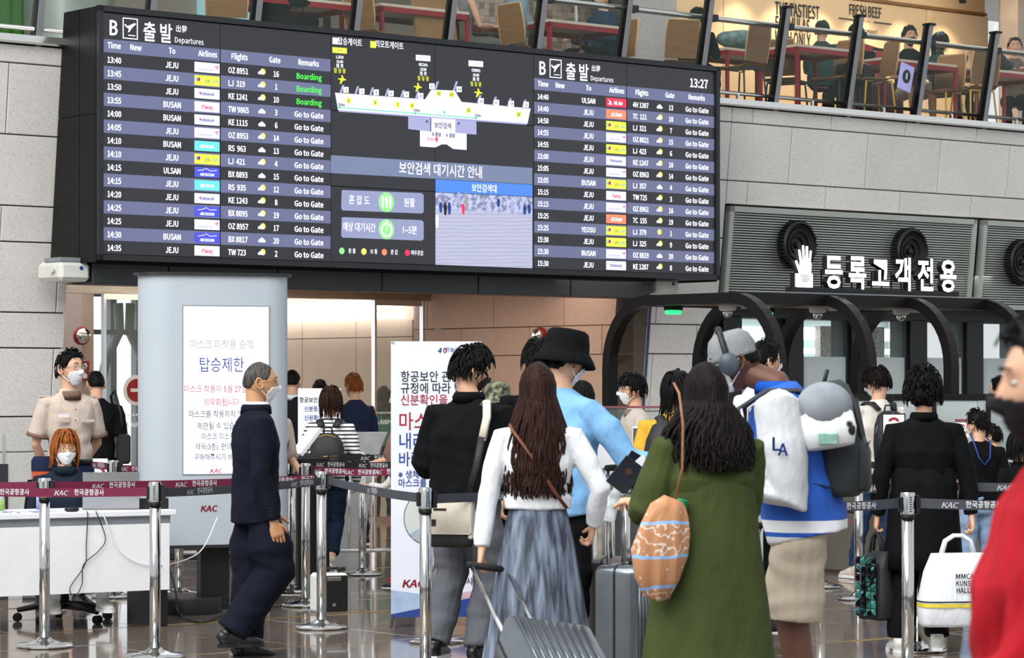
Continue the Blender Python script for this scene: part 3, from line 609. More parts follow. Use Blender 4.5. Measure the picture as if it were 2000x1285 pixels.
# lit interior behind it
for z, h in ((2.2, .16), (1.98, .07), (1.72, .1)):
    o = MB().box(7.7, 15, 4.6, 4.65, z-h/2, z+h/2).build('strip_light', 'tube_light', T=WT); tag(o, {2.2: 'thick upper white light band seen through the gate windows', 1.98: 'thin middle white light band behind the gate windows', 1.72: 'lower white light band behind the gate windows'}[z], 'light', 'light bands behind the gate windows')
lw2 = MB().box(7.65, 15, 4.8, 4.9, 0, 2.86).build('wall_gate_back', mat('pale_teal', 'a9bdbb', .5, noise_=(3, .5), col2='93a8a6'), T=WT); lw2['kind'] = 'structure'
MB().box(12.3, 12.9, 4.55, 4.6, 0, 1.9).build('red_panel', mat('maroon', '6d1f26', .5, noise_=(3, .5)), lw2); MB().box(13.4, 14.6, 4.5, 4.6, 0, 2.3).build('stone_panel', 'granite', lw2)
light('lobby_lamp', 'AREA', tuple(WT @ Vector((3.5, 9, 2.8))), (0, 0, 0), 190, (1, .95, .88), shape='RECTANGLE', size=5, size_y=8)
light('gate_room_lamp', 'AREA', tuple(WT @ Vector((11, 3, 2.8))), (0, 0, 0), 90, (.95, 1, 1), shape='RECTANGLE', size=5, size_y=2)
light('recess_lamp', 'AREA', tuple(WT @ Vector((4.5, 2.6, 2.58))), (0, 0, 0), 60, (1, .84, .72), shape='RECTANGLE', size=6, size_y=2.6)
# ============================================================ ARCHED GATE FRAME
BN, BF, ZG = -4.6, -2.55, 2.325
gt = hall('gate_canopy', 'black gate canopy of four rounded arches with long roof beams', 'gate canopy')
mat('arch_black', '181515', .4, .2, spec=.3, noise_=(4, .5), col2='141212')
sN = [S_(p, BN) for p in (1520, 1697, 1858, 2008)]
GS = []
for i, s in enumerate(sN):
    GS.append(s)
    pts = [(BN, 0), (BN, .6), (BN, 1.2), (BN, ZG-.62)]+[(BN+.5-.5*math.cos(a), ZG-.62+.56*math.sin(a)) for a in (R(k) for k in range(10, 91, 10))]
    pts += [(BF-.5+.5*math.sin(a), ZG-.62+.56*math.cos(a)) for a in (R(k) for k in range(0, 91, 10))]+[(BF, 1.2), (BF, .6), (BF, 0)]
    h = .045; rings = []
    for k, (b, z) in enumerate(pts):
        p0 = pts[max(k-1, 0)]; p1 = pts[min(k+1, len(pts)-1)]; tx_, tz = p1[0]-p0[0], p1[1]-p0[1]; l = math.hypot(tx_, tz); nx, nz = -tz/l, tx_/l
        rings.append([(s-.05, b-nx*h, z-nz*h), (s+.05, b-nx*h, z-nz*h), (s+.05, b+nx*h, z+nz*h), (s-.05, b+nx*h, z+nz*h)])
    MB().rings(rings).build('arch_rib', 'arch_black', gt)
for b in (BN+.5, BF-.5):
    MB().box(sN[0]-.0, sN[3], b-.05, b+.05, ZG-.11, ZG-.01).build('roof_beam', 'arch_black', gt)
    MB().box(sN[0]-.02, sN[3], b-.052, b-.04, ZG-.01, ZG+.0).build('beam_edge_strip', 'grey_paint', gt)
MB().box(sN[0]+.05, sN[3]-.05, BN+.6, BF-.6, ZG-.1, ZG-.06).build('underside_panel', mat('taupe2', '857267', .5, noise_=(3, .5)), gt)
for i in range(3):
    s = (sN[i]+sN[i+1])/2
    for b in (BN+.75,):
        MB().box(s-.12, s+.12, b, b+.1, ZG-.135, ZG-.11).build('slim_lamp', 'offwhite', gt)
for i, x in enumerate((1421, 1597, 1760)):
    b = BN+1.15; s = S_(x, b); t = hall('dome_camera', ['dome camera under the canopy nearest the capped man', 'middle dome camera under the canopy between second and third arches', 'dome camera under the canopy by the third arch'][i], 'camera', s, b, ZG-.1)
    MB().lathe([(.001, 0), (.075, 0), (.075, -.03), (.06, -.045), (.001, -.045)], 20).build('housing', 'white_plastic', t, True, ang=30); MB().ell((0, 0, -.06), .042, .042, .045).build('lens_dome', 'chrome', t, True)
for i, (x, b) in enumerate(((1315, BF-.6), (1495, BF-.6), (1668, BF-.6))):
    s = S_(x, b); t = hall('signal_lamp', ['green signal lamp under the leftmost arch of the canopy', 'green signal lamp half hidden behind the second arch', 'small green signal lamp deep under the canopy'][i], 'lamp', s, b, ZG-.1)
    MB().box(-.07, .07, -.05, .05, -.04, 0, ch=.006).build('housing', 'near_black', t); MB().box(-.065, .065, -.045, .045, -.075, -.04, ch=.012).build('lens', 'green_led', t)
# lit sign on the roof beam
mat('sign_face', 'ffffff', .4, emit='fbf6ff', es=1.7)
b0 = BN+.5
sg = hall('lit_sign', 'glowing white Korean channel letters on a black rail above the gate', 'sign', 0, b0, ZG)
sa, sb_ = S_(1600, b0), S_(1868, b0)
m = MB(); mb2 = MB(); hts = list('등록고객전용')
for k, chh in enumerate(hts):
    x = sa+(sb_-sa)*(k+.5)/6
    m1 = MB(); put_text(m1, chh, 0, 0, 0, .305, .016, ext=.03, sx=.8); 
    f = MB(); vs, fs = text_v(chh, .305, .016, 'CENTER', 0, .8); f.add([(v[0], -.033, v[1]) for v in vs], fs)
    T_ = Matrix.Translation((x, 0, .16))
    c_ = m1.build('letter_case', 'near_black', sg, T=T_); f.build('letter_face', 'sign_face', c_)
MB().box(S_(1542, b0), sb_, -.03, .05, .0, .045).build('sign_rail', 'near_black', sg)
for k in range(14): 
    x = sa+(sb_-sa)*(k+.5)/14; MB().box(x-.006, x+.006, .03, .04, .04, .2).build('support_rod', 'near_black', sg)
hs = hall('hand_sign', 'glowing white open palm symbol on a white block above gate', 'sign', S_(1567, b0), b0, ZG); hs.scale = (1.05, 1, 1.05)
def hand_shape(mb, y0, y1, q=1):
    mb.prism([(-.09, .04), (.09, .04), (.09, .15), (-.09, .15)], y0, y1)
    mb.prism([(-.045, .14), (.07, .14), (.075, .24), (-.04, .24)], y0-.002, y1)
    for x0, z0, x1, z1, r in ((-.03, .22, -.055, .34, .0125), (.002, .22, -.012, .375, .0125), (.033, .22, .033, .37, .0125), (.062, .22, .076, .335, .0115), (-.045, .16, -.092, .25, .0125)):
        mb.tube([(x0, (y0+y1)/2, z0), (x1, (y0+y1)/2, z1)], [r*q, r*q*.9], 10)
m = MB(); hand_shape(m, -.0, .05); m.build('case', 'near_black', hs); m = MB(); hand_shape(m, -.03, -.01, .86); m.build('lit_face', 'sign_face', hs)
m = MB()
for r in (.05, .037, .024, .012): m.tube([(r*math.cos(a), -.034, .145-r*abs(math.sin(a))*1.2) for a in (R(k) for k in range(0, 181, 20))], .0032, 4)
m.build('fingerprint_lines', 'near_black', hs)
# ============================================================ UPPER CAFE : RAIL
UZ = 4.52
mat('post_black', '141416', .35, .3, noise_=(9, .5)); mat('post_grey', '8d8f93', .45, .2, noise_=(9, .5), col2='8d8f93')
rl = hall('glass_balustrade', 'leaning glass balustrade with steel handrail along the cafe edge', 'balustrade')
def rb(z): return .66-.21*(z-4.5)
ps = [-.28+1.122*k for k in range(-1, 13)]
for k, s in enumerate(ps):
    m = MB(); q = [(rb(4.47)-.05, 4.47), (rb(5.56)-.03, 5.56), (rb(5.56)+.06, 5.56), (rb(4.47)+.06, 4.47)]
    m.prism(q, s-.022, s+.034, 'yz'); pp = m.build('rail_post', 'post_black', rl)
    MB().prism([(q[0][0]-.012, q[0][1]), (q[1][0]-.012, q[1][1]), q[1], q[0]], s-.022, s+.034, 'yz').build('post_flank', 'post_grey', pp)
    MB().box(s-.035, s+.06, rb(5.57)-.05, rb(5.57)+.07, 5.555, 5.58).build('post_cap', 'post_black', pp)
    MB().box(s+.05, s+.16, rb(5.38)-.0, rb(5.38)+.08, 5.34, 5.41).build('rail_clamp', 'dark_metal', pp)
    if k < len(ps)-1:
        a, b_ = s+.06, ps[k+1]-.03
        MB().add([(x, rb(z)+.015+e, z) for e in (0, .012) for x, z in ((a, 4.6), (b_, 4.6), (b_, 5.72), (a, 5.72))], [(3, 2, 1, 0), (4, 5, 6, 7), (0, 1, 5, 4), (1, 2, 6, 5), (2, 3, 7, 6), (3, 0, 4, 7)]).build('glass_panel', 'glass_rail', rl)
        MB().box(a+.5, a+.525, .6, .63, 4.5, 4.62).build('rail_foot', 'steel', rl)
MB().tube([(-2.5, rb(5.38)+.08, 5.38), (14, rb(5.38)+.08, 5.38)], .03, 10).build('handrail', 'steel', rl, True)
MB().tube([(-2.5, .64, 4.63), (14, .64, 4.63)], .02, 8).build('lower_rail', 'steel', rl, True)
# cafe shell
mat('cafe_ply', 'ead0a8', .5, noise_=(1.6, .7), col2='e0c195', scale=(.6, 1, 1)); mat('mosaic_grout', 'c9b6a6', .7, noise_=(9, .4))
cw = MB().box(10.4, 16.7, 4.6, 4.8, 4.5, 7.6).build('wall_cafe', 'cafe_ply', T=WT); cw['kind'] = 'structure'
for k in range(5):
    MB().box(10.5+k*1.25, 11.74+k*1.25, 4.575, 4.61, 4.55, 6.55, ch=.004).build('ply_panel', 'cafe_ply', cw)
MB().box(10.4, 16.7, 4.56, 4.61, 6.56, 6.6).build('ply_rail', 'plywood', cw)
cw2 = MB().box(-3, 13, 6.2, 6.4, 4.5, 7.6).build('wall_cafe_rear', mat('cream_wall', 'cfc6b8', .6, noise_=(1, .6), col2='bdb3a3'), T=WT); cw2['kind'] = 'structure'
cm = MB().box(16.4, 20, 3.9, 4.1, 4.5, 7.6).build('wall_mosaic', 'mosaic_grout', T=WT); cm['kind'] = 'structure'
def mosaic(x0, x1, z0, z1, y, step, host, seed):
    rnd = random.Random(seed); ms = [MB(), MB(), MB()]; z = z0
    while z < z1:
        x = x0
        while x < x1: ms[rnd.choice((0, 0, 0, 0, 1, 1, 2))].box(x+.002, x+step-.002, y-.006, y, z+.002, z+step-.002); x += step
        z += step
    for k, m in enumerate(ms):
        o = m.build('mosaic_tile', [mat('mosaic_a', 'd6c5b4', .4, noise_=(9, .4)), mat('mosaic_b', 'c4ae9a', .4, noise_=(9, .4)), mat('mosaic_c', 'a58f7c', .4, noise_=(9, .4))][k], host); o['kind'] = 'stuff'
mosaic(16.4, 19.2, 4.6, 7.0, 3.895, .07, cm, 1)
MB().box(16.2, 16.42, 3.6, 3.9, 4.5, 7.6).build('column_trim', mat('pale_post', 'd8c8bc', .5, noise_=(3, .5)), cm)
pc = MB().box(-.35, .05, 1.25, 1.65, 4.5, 7.6)
pc = MB().lathe([(.42, 4.5), (.42, 7.6)], 28, c=(.80, 1.9)).build('column', mat('sage_metal', '96a096', .3, .5, noise_=(3, .5), col2='8a948a'), T=WT, smooth=True, ang=40); pc['kind'] = 'structure'
o = MB().box(S_(1225, 2.3), S_(1316, 2.3), 2.3, 2.9, 4.5, 7.6).build('pillar_core', 'wall_core', T=WT); o['kind'] = 'structure'; o.name = 'column'
for z0, z1 in ((4.52, 5.13), (5.14, 5.9), (5.91, 6.6)): MB().box(S_(1225, 2.3)-.02, S_(1316, 2.3)+.02, 2.27, 2.31, z0, z1, ch=.004).build('stone_slab', 'grey_granite', o)
# mosaic screen behind the seated woman, upper middle
ms_ = hall('mosaic_screen', 'cream mosaic-tiled screen behind the seated woman in grey dress', 'screen wall', S_(985, 3.2), 3.2, 4.52)
MB().box(-.5, 1.4, 0, .1, 0, 2.2).build('screen_body', 'mosaic_grout', ms_); mosaic(-.5, 1.4, .1, 2.1, -.002, .07, ms_, 3)
cc = MB().box(-3, 20, .9, 6.6, 6.9, 7.0).build('ceiling_cafe', 'white_paint', T=WT); cc['kind'] = 'structure'
# wall lettering and the cow sign
def wall_print(lines, label, x, b, host_name='wall_lettering'):
    m = MB()
    for body, y, sz in lines:
        s, z = W2(x, y, b); put_text(m, body, s, z, 0, sz, .006, align='LEFT', sx=.52)
    o = m.build(host_name, 'ink_black', T=WT @ Matrix.Translation((0, b, 0))); tag(o, label, 'wall lettering'); return o
wall_print((('THE TASTIEST', 13, .31), ('FORMULAS', 41, .31), ('WITH ONLY', 69, .31), ('THE BEST', 94, .2)), 'tall dark capitals THE TASTIEST FORMULAS WITH ONLY on the plywood cafe wall', 1514, 4.568)
m = MB(); s, z = W2(1690, 20, 4.568)
put_text(m, 'FRESH BEEF', s, z, 0, .26, .004, sx=.55); put_text(m, 'SINCE 1974', s, z-.14, 0, .05, 0); put_text(m, 'AUTHENTIC PRODUCT', s, z-.27, 0, .085, .001, sx=.7)
m.box(s-.5, s+.5, -.004, 0, z+.15, z+.165); m.box(s-.5, s-.16, -.004, 0, z-.15, z-.135); m.box(s+.16, s+.5, -.004, 0, z-.15, z-.135)
m.prism([(s-.2, z+.17), (s-.17, z+.17), (s-.16, z+.25), (s-.05, z+.24), (s+.08, z+.24), (s+.09, z+.17), (s+.12, z+.17), (s+.13, z+.25), (s+.16, z+.17), (s+.18, z+.17), (s+.19, z+.34), (s+.16, z+.39), (s-.1, z+.4), (s-.17, z+.42), (s-.27, z+.4), (s-.3, z+.35), (s-.24, z+.33), (s-.2, z+.27)], -.004, 0)
tag(m.build('beef_print', 'ink_black', T=WT @ Matrix.Translation((0, 4.566, 0))), 'printed cow and FRESH BEEF lettering on the plywood cafe wall', 'wall lettering')
for k, x in enumerate((1480, 1560, 1640, 1720, 1800, 1880)):
    s = S_(x, 4.2); t = hall('wall_spotlight', ['first', 'second', 'third', 'fourth', 'fifth', 'sixth'][k]+' warm spotlight from the granite pillar above the cafe wall', 'lamp', s, 4.2, 6.68)
    MB().lathe([(.001, .1), (.05, .1), (.05, -.04), (.045, -.06), (.001, -.03)], 14).build('can', 'near_black', t, True, ang=30); MB().box(-.01, .01, -.01, .01, .1, .22).build('stem', 'near_black', t)
    l = light('spot', 'SPOT', tuple(WT @ Vector((s, 4.2, 6.6))), (R(12), 0, TH), 55, (1, .84, .62), spot_size=R(95), spot_blend=.8, shadow_soft_size=.06)
light('cafe_lamp', 'AREA', tuple(WT @ Vector((13.0, 3.2, 6.85))), (0, 0, TH), 75, (1, .9, .76), shape='RECTANGLE', size=6, size_y=2.5)
light('cafe_lamp', 'AREA', tuple(WT @ Vector((3, 3.2, 6.85))), (0, 0, TH), 40, (1, .95, .9), shape='RECTANGLE', size=8, size_y=3)
# ---- cafe furniture
def cafe_table(px, b, label, w=1.1, d=.7, rz=0):
    t = hall('cafe_table', label, 'table', S_(px, b), b, UZ, rz, 'red-framed cafe tables')
    MB().box(-w/2, w/2, -d/2, d/2, .72, .75, ch=.004).build('tabletop', 'table_top', t)
    f = MB()
    for a, c_, e, g in ((-w/2, w/2, -d/2, -d/2+.03), (-w/2, w/2, d/2-.03, d/2), (-w/2, -w/2+.03, -d/2, d/2), (w/2-.03, w/2, -d/2, d/2)): f.box(a, c_, e, g, .67, .72)
    f.build('frame', 'red_paint', t)
    for a in (-w/2, w/2-.035):
        for c_ in (-d/2, d/2-.035): MB().box(a, a+.035, c_, c_+.035, 0, .68).build('leg', 'red_paint', t)
    return t
def cafe_chair(px, b, rz, label, legm='dark_metal'):
    t = hall('cafe_chair', label, 'chair', S_(px, b), b, UZ, rz, 'bent plywood cafe chairs')
    # front of the seat towards +y
    MB().rings([[(-w_, y, z), (w_, y, z), (w_, y+ty, z+tz), (-w_, y+ty, z+tz)] for w_, y, z, ty, tz in ((.18, .2, .435, 0, .012), (.2, .18, .45, 0, .012), (.205, 0, .445, 0, .012), (.2, -.14, .45, 0, .012), (.19, -.18, .47, -.01, .01))]).build('seat', 'plywood', t)
    b_ = MB().rings([[(-w_, y, z), (w_, y, z), (w_, y-.014, z), (-w_, y-.014, z)] for w_, y, z in ((.19, -.17, .5), (.2, -.19, .62), (.2, -.21, .74), (.185, -.235, .88), (.17, -.24, .9))]).build('backrest', 'plywood', t)
    MB().tube([(-.19, -.186, .5), (-.202, -.2, .62), (-.202, -.22, .74), (-.187, -.245, .88), (-.17, -.25, .905), (.17, -.25, .905), (.187, -.245, .88), (.202, -.22, .74), (.202, -.2, .62), (.19, -.186, .5)], .008, 5).build('edge', 'ply_edge', b_, True)
    for sx_ in (-1, 1):
        for sy, yy in ((1, .17), (-1, -.15)):
            MB().tube([(sx_*.12, yy*.4, .43), (sx_*.17, yy, .425), (sx_*.2, yy*1.25, 0)], .011, 6).build('leg', legm, t, True)
    MB().tube([(-.17, -.15, .43), (.17, -.15, .43)], .01, 6).build('brace', legm, t)
    return t
cafe_table(1450, 1.95, 'red-framed cafe table carrying a grey quilted bag', 1.15)
cafe_table(1575, 1.2, 'red-framed cafe table in front of the lettering wall', .9, .6)
cafe_table(1755, 1.5, 'red-framed cafe table where the boy in black mask sits', 1.25)
cafe_table(1935, 1.5, 'red-framed cafe table at far right by the long-haired woman', 1.3)
cafe_table(1105, 1.35, 'red-framed cafe table where the navy-shirted man reads', 1.0, .65)
cafe_table(940, 2.0, 'red-framed cafe table beside the woman in the grey dress', .9, .6)
cafe_table(790, 1.5, 'red-framed cafe table with a cardboard display board', 1.1, .7)
cafe_table(560, 1.7, 'red-framed cafe table behind the left part of departures board', 1.2, .7)
for px, b, rz, lab, lm in ((1450, 1.05, 8, 'plywood chair facing away in front of the quilted bag', 'dark_metal'), (1535, 1.75, -65, 'plywood chair turned sideways near the table legs', 'dark_metal'),
                           (1635, 1.15, 95, 'plywood chair seen side-on beside the black suitcase', 'dark_metal'), (1705, 1.0, 70, 'plywood chair with yellow legs left of the tablet', 'yellow_paint'),
                           (1838, 1.35, 100, 'plywood chair with yellow legs under blue-capped woman', 'yellow_paint'), (1902, .98, -10, 'plywood chair with yellow legs facing the far right table', 'yellow_paint'),
                           (1318, 1.3, -20, 'plywood chair beneath the person with black curly hair', 'dark_metal'), (1190, 1.5, 90, 'plywood chair under the man in navy shirt', 'dark_metal'),
                           (1030, 1.3, -90, 'plywood chair with yellow frame left of the reading man', 'yellow_paint'), (895, 1.6, -80, 'plywood chair under the woman in grey dress', 'plywood'),
                           (730, 1.3, -80, 'plywood chair with yellow legs by the display board', 'yellow_paint'), (440, 1.6, -30, 'plywood chair with yellow legs above the flights column', 'yellow_paint')):
    cafe_chair(px, b, R(rz), lab, lm)
# things on the cafe tables and floor
def blob(name, label, cat, px, b, z, r, m, seed=1, noise_a=.15, parent=None):
    mb = MB().ell((0, 0, r[2]), *r, n=28, m=18); rnd = seed*7.3
    vs = []
    for v in mb.v:
        q = Vector(v); f = 1+noise_a*noise.noise(q*(2.2/max(r))+Vector((rnd, 0, 0)))*2; vs.append((q.x*f, q.y*f, max(0, r[2]+(q.z-r[2])*f)))
    mb.v = vs; o = mb.build(name, m, None, True, T=WT @ Matrix.Translation((S_(px, b), b, z))); tag(o, label, cat); return o
mat('quilt', '7f9a98', .5, noise_=(18, .2), col2='607d7c', bump=(30, .8)); mat('coat_blue', '7d97a3', .8, noise_=(4, .5), col2='6c8592', bump=(9, .5)); mat('bag_black', '1c1d20', .6, bump=(30, .3), noise_=(9, .4))
blob('quilted_bag', 'grey-green quilted bag lying on the cafe table', 'bag', 1450, 1.7, UZ+.755, (.34, .2, .11), 'quilt', 2, .1)
blob('folded_coat', 'pale blue denim coat hung over a cafe chair back', 'coat', 1010, 1.5, UZ+.5, (.16, .13, .27), 'coat_blue', 3, .2)
blob('handbag', 'black handbag on the far right cafe table', 'bag', 1945, 1.4, UZ+.755, (.26, .14, .1), 'bag_black', 4, .2)
o = blob('shopping_bag', 'dark blue paper bag with wire handles on the cafe wall side', 'bag', 1488, 3.0, UZ+.78, (.12, .1, .13), mat('navy_bag', '20304a', .5, noise_=(9, .4)), 5, .05)
MB().tube([(-.05, 0, .2), (-.05, 0, .3), (-.03, 0, .36), (0, 0, .37), (.02, 0, .3), (.02, 0, .2)], .006, 5).build('handle', 'near_black', o)
tb = tag(MB().box(-.15, .15, -.02, .02, .0, .3).build('yellow_tag', mat('lime_tag', 'd6e04a', .6, noise_=(9, .4)), T=WT @ Matrix.Translation((S_(1497, 2.9), 2.9, UZ+1.0)) @ Matrix.Scale(.5, 4)), 'small lime yellow tag above the blue bag', 'tag')
def suitcase(name, label, M_, w, d, h, m, m2, handle=.5, parent=None, ribs=7, tilt=None):
    t = bpy.data.objects.new(name, None); C.objects.link(t); t.matrix_world = M_; tag(t, label, 'suitcase')
    sh = MB(); c = .045
    prof = [(-w/2+c, -d/2), (w/2-c, -d/2), (w/2, -d/2+c), (w/2, d/2-c), (w/2-c, d/2), (-w/2+c, d/2), (-w/2, d/2-c), (-w/2, -d/2+c)]
    n = 26; pts = []
    for k in range(n):      # rounded rectangle outline in xz
        pass
    def rr(y, k_):
        out = []
        for cx, cz, a0 in ((w/2-c, h-c, 0), (-w/2+c, h-c, 90), (-w/2+c, c, 180), (w/2-c, c, 270)):
            for a in range(0, 91, 18): out.append((cx+(c-k_)*math.cos(R(a0+a)), y, .06+cz+(c-k_)*math.sin(R(a0+a))))
        return out
    for sg in (-1, 1):
        MB().rings([rr(sg*.006, .0), rr(sg*(d/2-.03), 0), rr(sg*(d/2-.008), .01), rr(sg*d/2, .03)]).build('shell', m, t, True, ang=40)
    MB().rings([rr(-.006, -.003), rr(.006, -.003)]).build('zip_band', m2, t)
    for k in range(ribs):
        x = -w/2+.05+(w-.1)*k/(ribs-1)
        for sg in (-1, 1): MB().tube([(x, sg*(d/2+.001), .1), (x, sg*(d/2+.001), h+.02)], .009, 5).build('rib', m, t, True)
    for x in (-w/2+.04, w/2-.04):
        for y in (-d/2+.05, d/2-.05):
            MB().lathe([(.001, -.012), (.028, -.012), (.028, .012), (.001, .012)], 14, Matrix.Translation((x, y, .03)) @ Matrix.Rotation(R(90), 4, 'Y')).build('wheel', 'rubber', t); 
    MB().tube([(-w*.14, -d*.1, h+.06), (-w*.12, -d*.1, h+.085), (w*.12, -d*.1, h+.085), (w*.14, -d*.1, h+.06)], .011, 6).build('top_handle', m2, t, True)
    if handle:
        for x in (-w*.22, w*.22): MB().tube([(x, d*.36, h+.04), (x, d*.36, h+.06+handle)], .011, 8).build('pull_rod', MATS['steel'] if m2 != 'rod_dark' else 'rod_dark', t, True)
        MB().tube([(-w*.27, d*.36, h+.06+handle), (w*.27, d*.36, h+.06+handle)], .017, 8).build('grip', 'rubber', t, True)
    return t
mat('case_dark', '2b2e30', .35, .2, noise_=(9, .4)); mat('case_silver', '70767c', .25, .7, noise_=(9, .4), col2='666c72')
suitcase('suitcase', 'black ribbed suitcase standing beside the cafe chair upstairs', WT @ Matrix.Translation((S_(1668, 1.25), 1.25, UZ)) @ Matrix.Rotation(R(15), 4, 'Z'), .42, .26, .6, 'case_dark', 'near_black', 0)
suitcase('suitcase', 'suitcase with raised handle behind the boy upstairs', WT @ Matrix.Translation((S_(1729, 2.6), 2.6, UZ)), .4, .26, .62, mat('case_plum', '5b1f3d', .4, noise_=(9, .4)), 'near_black', .42)
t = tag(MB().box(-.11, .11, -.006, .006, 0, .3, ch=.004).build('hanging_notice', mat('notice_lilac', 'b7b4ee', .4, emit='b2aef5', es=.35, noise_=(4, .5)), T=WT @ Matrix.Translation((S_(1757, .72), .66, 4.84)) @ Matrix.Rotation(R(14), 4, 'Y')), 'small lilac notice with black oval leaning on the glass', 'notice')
m = MB().prism([(.065*math.cos(k*.5236), .16+.08*math.sin(k*.5236)) for k in range(12)], -.01, -.007); m.build('oval_print', 'ink_black', t)
MB().box(-.012, .012, -.013, -.01, .13, .2).build('figure_print', 'paper', t)
tag(MB().box(-.3, .3, -.02, .02, 0, .75).build('menu_board', 'red_paint', T=WT @ Matrix.Translation((S_(1687, 3.6), 3.6, UZ+.55)) @ Matrix.Rotation(R(8), 4, 'Y')), 'slanted dark red menu board behind the capped man', 'menu board')
o = MB().box(-.25, .25, -.02, .02, .0, .9).build('display_board', mat('kraft', 'a07a4d', .7, noise_=(4, .5)), T=WT @ Matrix.Translation((S_(862, 1.2), 1.2, UZ)) @ Matrix.Rotation(R(-8), 4, 'Y')); tag(o, 'brown cardboard display board leaning near the cafe edge', 'display board')
for px, b, lab, c_ in ((975, 1.95, 'orange drink bottle on the cafe table', 'c98a4a'), (612, 1.2, 'thin red cafe pole standing above the flights column', 'a02030')):
    if 'bottle' in lab:
        o = MB().lathe([(.001, 0), (.035, 0), (.035, .13), (.02, .17), (.014, .2), (.001, .2)], 14).build('drink_bottle', mat('amber', c_, .2, noise_=(9, .4)), None, True, T=WT @ Matrix.Translation((S_(px, b), b, UZ+.751)), ang=30); tag(o, lab, 'bottle')
# posters / teal window and green counter at the far left of the cafe
o = MB().box(S_(500, 5), S_(730, 5), 6.1, 6.19, 4.6, 6.2).build('cafe_window', mat('teal_light', '9fd0d2', .3, emit='a9dadd', es=.5, noise_=(2, .4), col2='7fb4b8'), T=WT); o['kind'] = 'structure'; o.name = 'window_9'
for x in (560, 640): MB().box(S_(x, 6.05)-.03, S_(x, 6.05)+.03, 6.03, 6.1, 4.6, 6.2).build('window_bar', 'black_metal', o)
o = hall('green_counter', 'green slatted counter behind the glass at upper left', 'counter', S_(15, 2.2), 2.2, UZ)
MB().box(-.5, .45, 0, .4, 0, .9).build('counter_body', mat('green_paint', '3f7a2c', .5, noise_=(2, .5), col2='35691f'), o)
for k in range(7): MB().box(-.48+k*.13, -.39+k*.13, -.03, 0, .05, .85).build('slat', 'green_paint', o)
MB().box(-.55, .5, -.05, .45, .9, .95).build('counter_top', 'near_black', o)
# ============================================================ STANCHIONS AND BELTS
mat('post_steel', 'c8c8c6', .12, 1, noise_=(2, .5), col2='bcbcba')
def make_post():
    t = thing('stanchion', '', 'stanchion')
    MB().lathe([(.001, .004), (.165, .004), (.17, .012), (.16, .022), (.1, .03), (.05, .045), (.034, .06), (.001, .06)], 36).build('base', 'post_steel', t, True, ang=50)
    MB().lathe([(.0315, .03), (.0315, .87)], 20).build('pole', 'post_steel', t, True)
    MB().lathe([(.034, .862), (.034, .885)], 20).build('collar', 'near_black', t, True)
    MB().lathe([(.001, .885), (.038, .885), (.038, .99), (.034, 1.0), (.001, 1.0)], 22).build('head', 'post_steel', t, True, ang=35)
    MB().box(.036, .058, -.026, .026, .89, .985).build('belt_outlet', 'near_black', t); MB().box(-.046, -.03, -.02, .02, .9, .975).build('belt_slot', 'near_black', t)
    m = MB()
    for k in range(7): m.box(-.006, .006, -.042, -.036, .9+k*.012, .906+k*.012)
    m.build('grip_notches', 'near_black', t); return t
post0 = make_post(); used = [False]; POSTS = {}
def post(key, px, D, label, rz=0, z=0, head_y=None):
    p = at(px, 700, D); t = post0 if not used[0] else copy_tree(post0); used[0] = True
    t.location = (p.x, p.y, 0); t.rotation_euler = (0, 0, R(rz)); t['label'] = label; t['group'] = 'chrome belt stanchions'; POSTS[key] = Vector((p.x, p.y, 0)); return t
post('a', 87, 16.55, 'chrome stanchion in front of the white desk, leftmost'); post('b', 303, 15.9, 'chrome stanchion standing in front of the laptop end of the desk')
post('c', 628, 17.8, 'chrome stanchion with round base fully seen right of suited man'); post('d', 831, 15.05, 'chrome stanchion directly in front of the messenger bag', 20)
post('e', 597, 19.6, 'chrome stanchion just left and behind the one before the speaker box'); post('f', 570, 20.9, 'slim chrome stanchion nearest the suited man hand')
post('g', 708, 22.8, 'chrome stanchion between striped woman and the child', 0); post('h', 853, 16.85, 'chrome stanchion behind the messenger bag post')
post('j', 1157, 15.9, 'chrome stanchion under the blue sleeve, beside suitcase handles', 10)
post('k', 1191, 17.4, 'chrome stanchion behind the plastic bottle'); post('l', 1222, 18.6, 'chrome stanchion between the two suitcase handles')
post('m', 1773, 14.4, 'chrome stanchion in front of the woman in black coat', 15); post('n', 1792, 16.3, 'chrome stanchion directly behind the one before the black coat')
post('o', 1603, 21.4, 'chrome stanchion right of the beige shorts, round base visible'); post('p', 1478, 13.6, 'chrome stanchion between green dress and bare leg')
post('q', 1677, 20.2, 'chrome stanchion left of the blue-jeaned leg'); post('r', 222, 20.4, 'chrome stanchion behind the laptop, topmost')
post('s', 160, 20.9, 'chrome stanchion behind the seated woman glasses'); post('t', 350, 20.6, 'chrome stanchion below the white pylon with wide cone base')
post('u', 1744, 21.6, 'chrome stanchion holding the white notice board'); post('v', 1975, 20.5, 'chrome stanchion far right behind the red top')
post('w', 1210, 21.5, 'dark-topped stanchion by the officer counter')
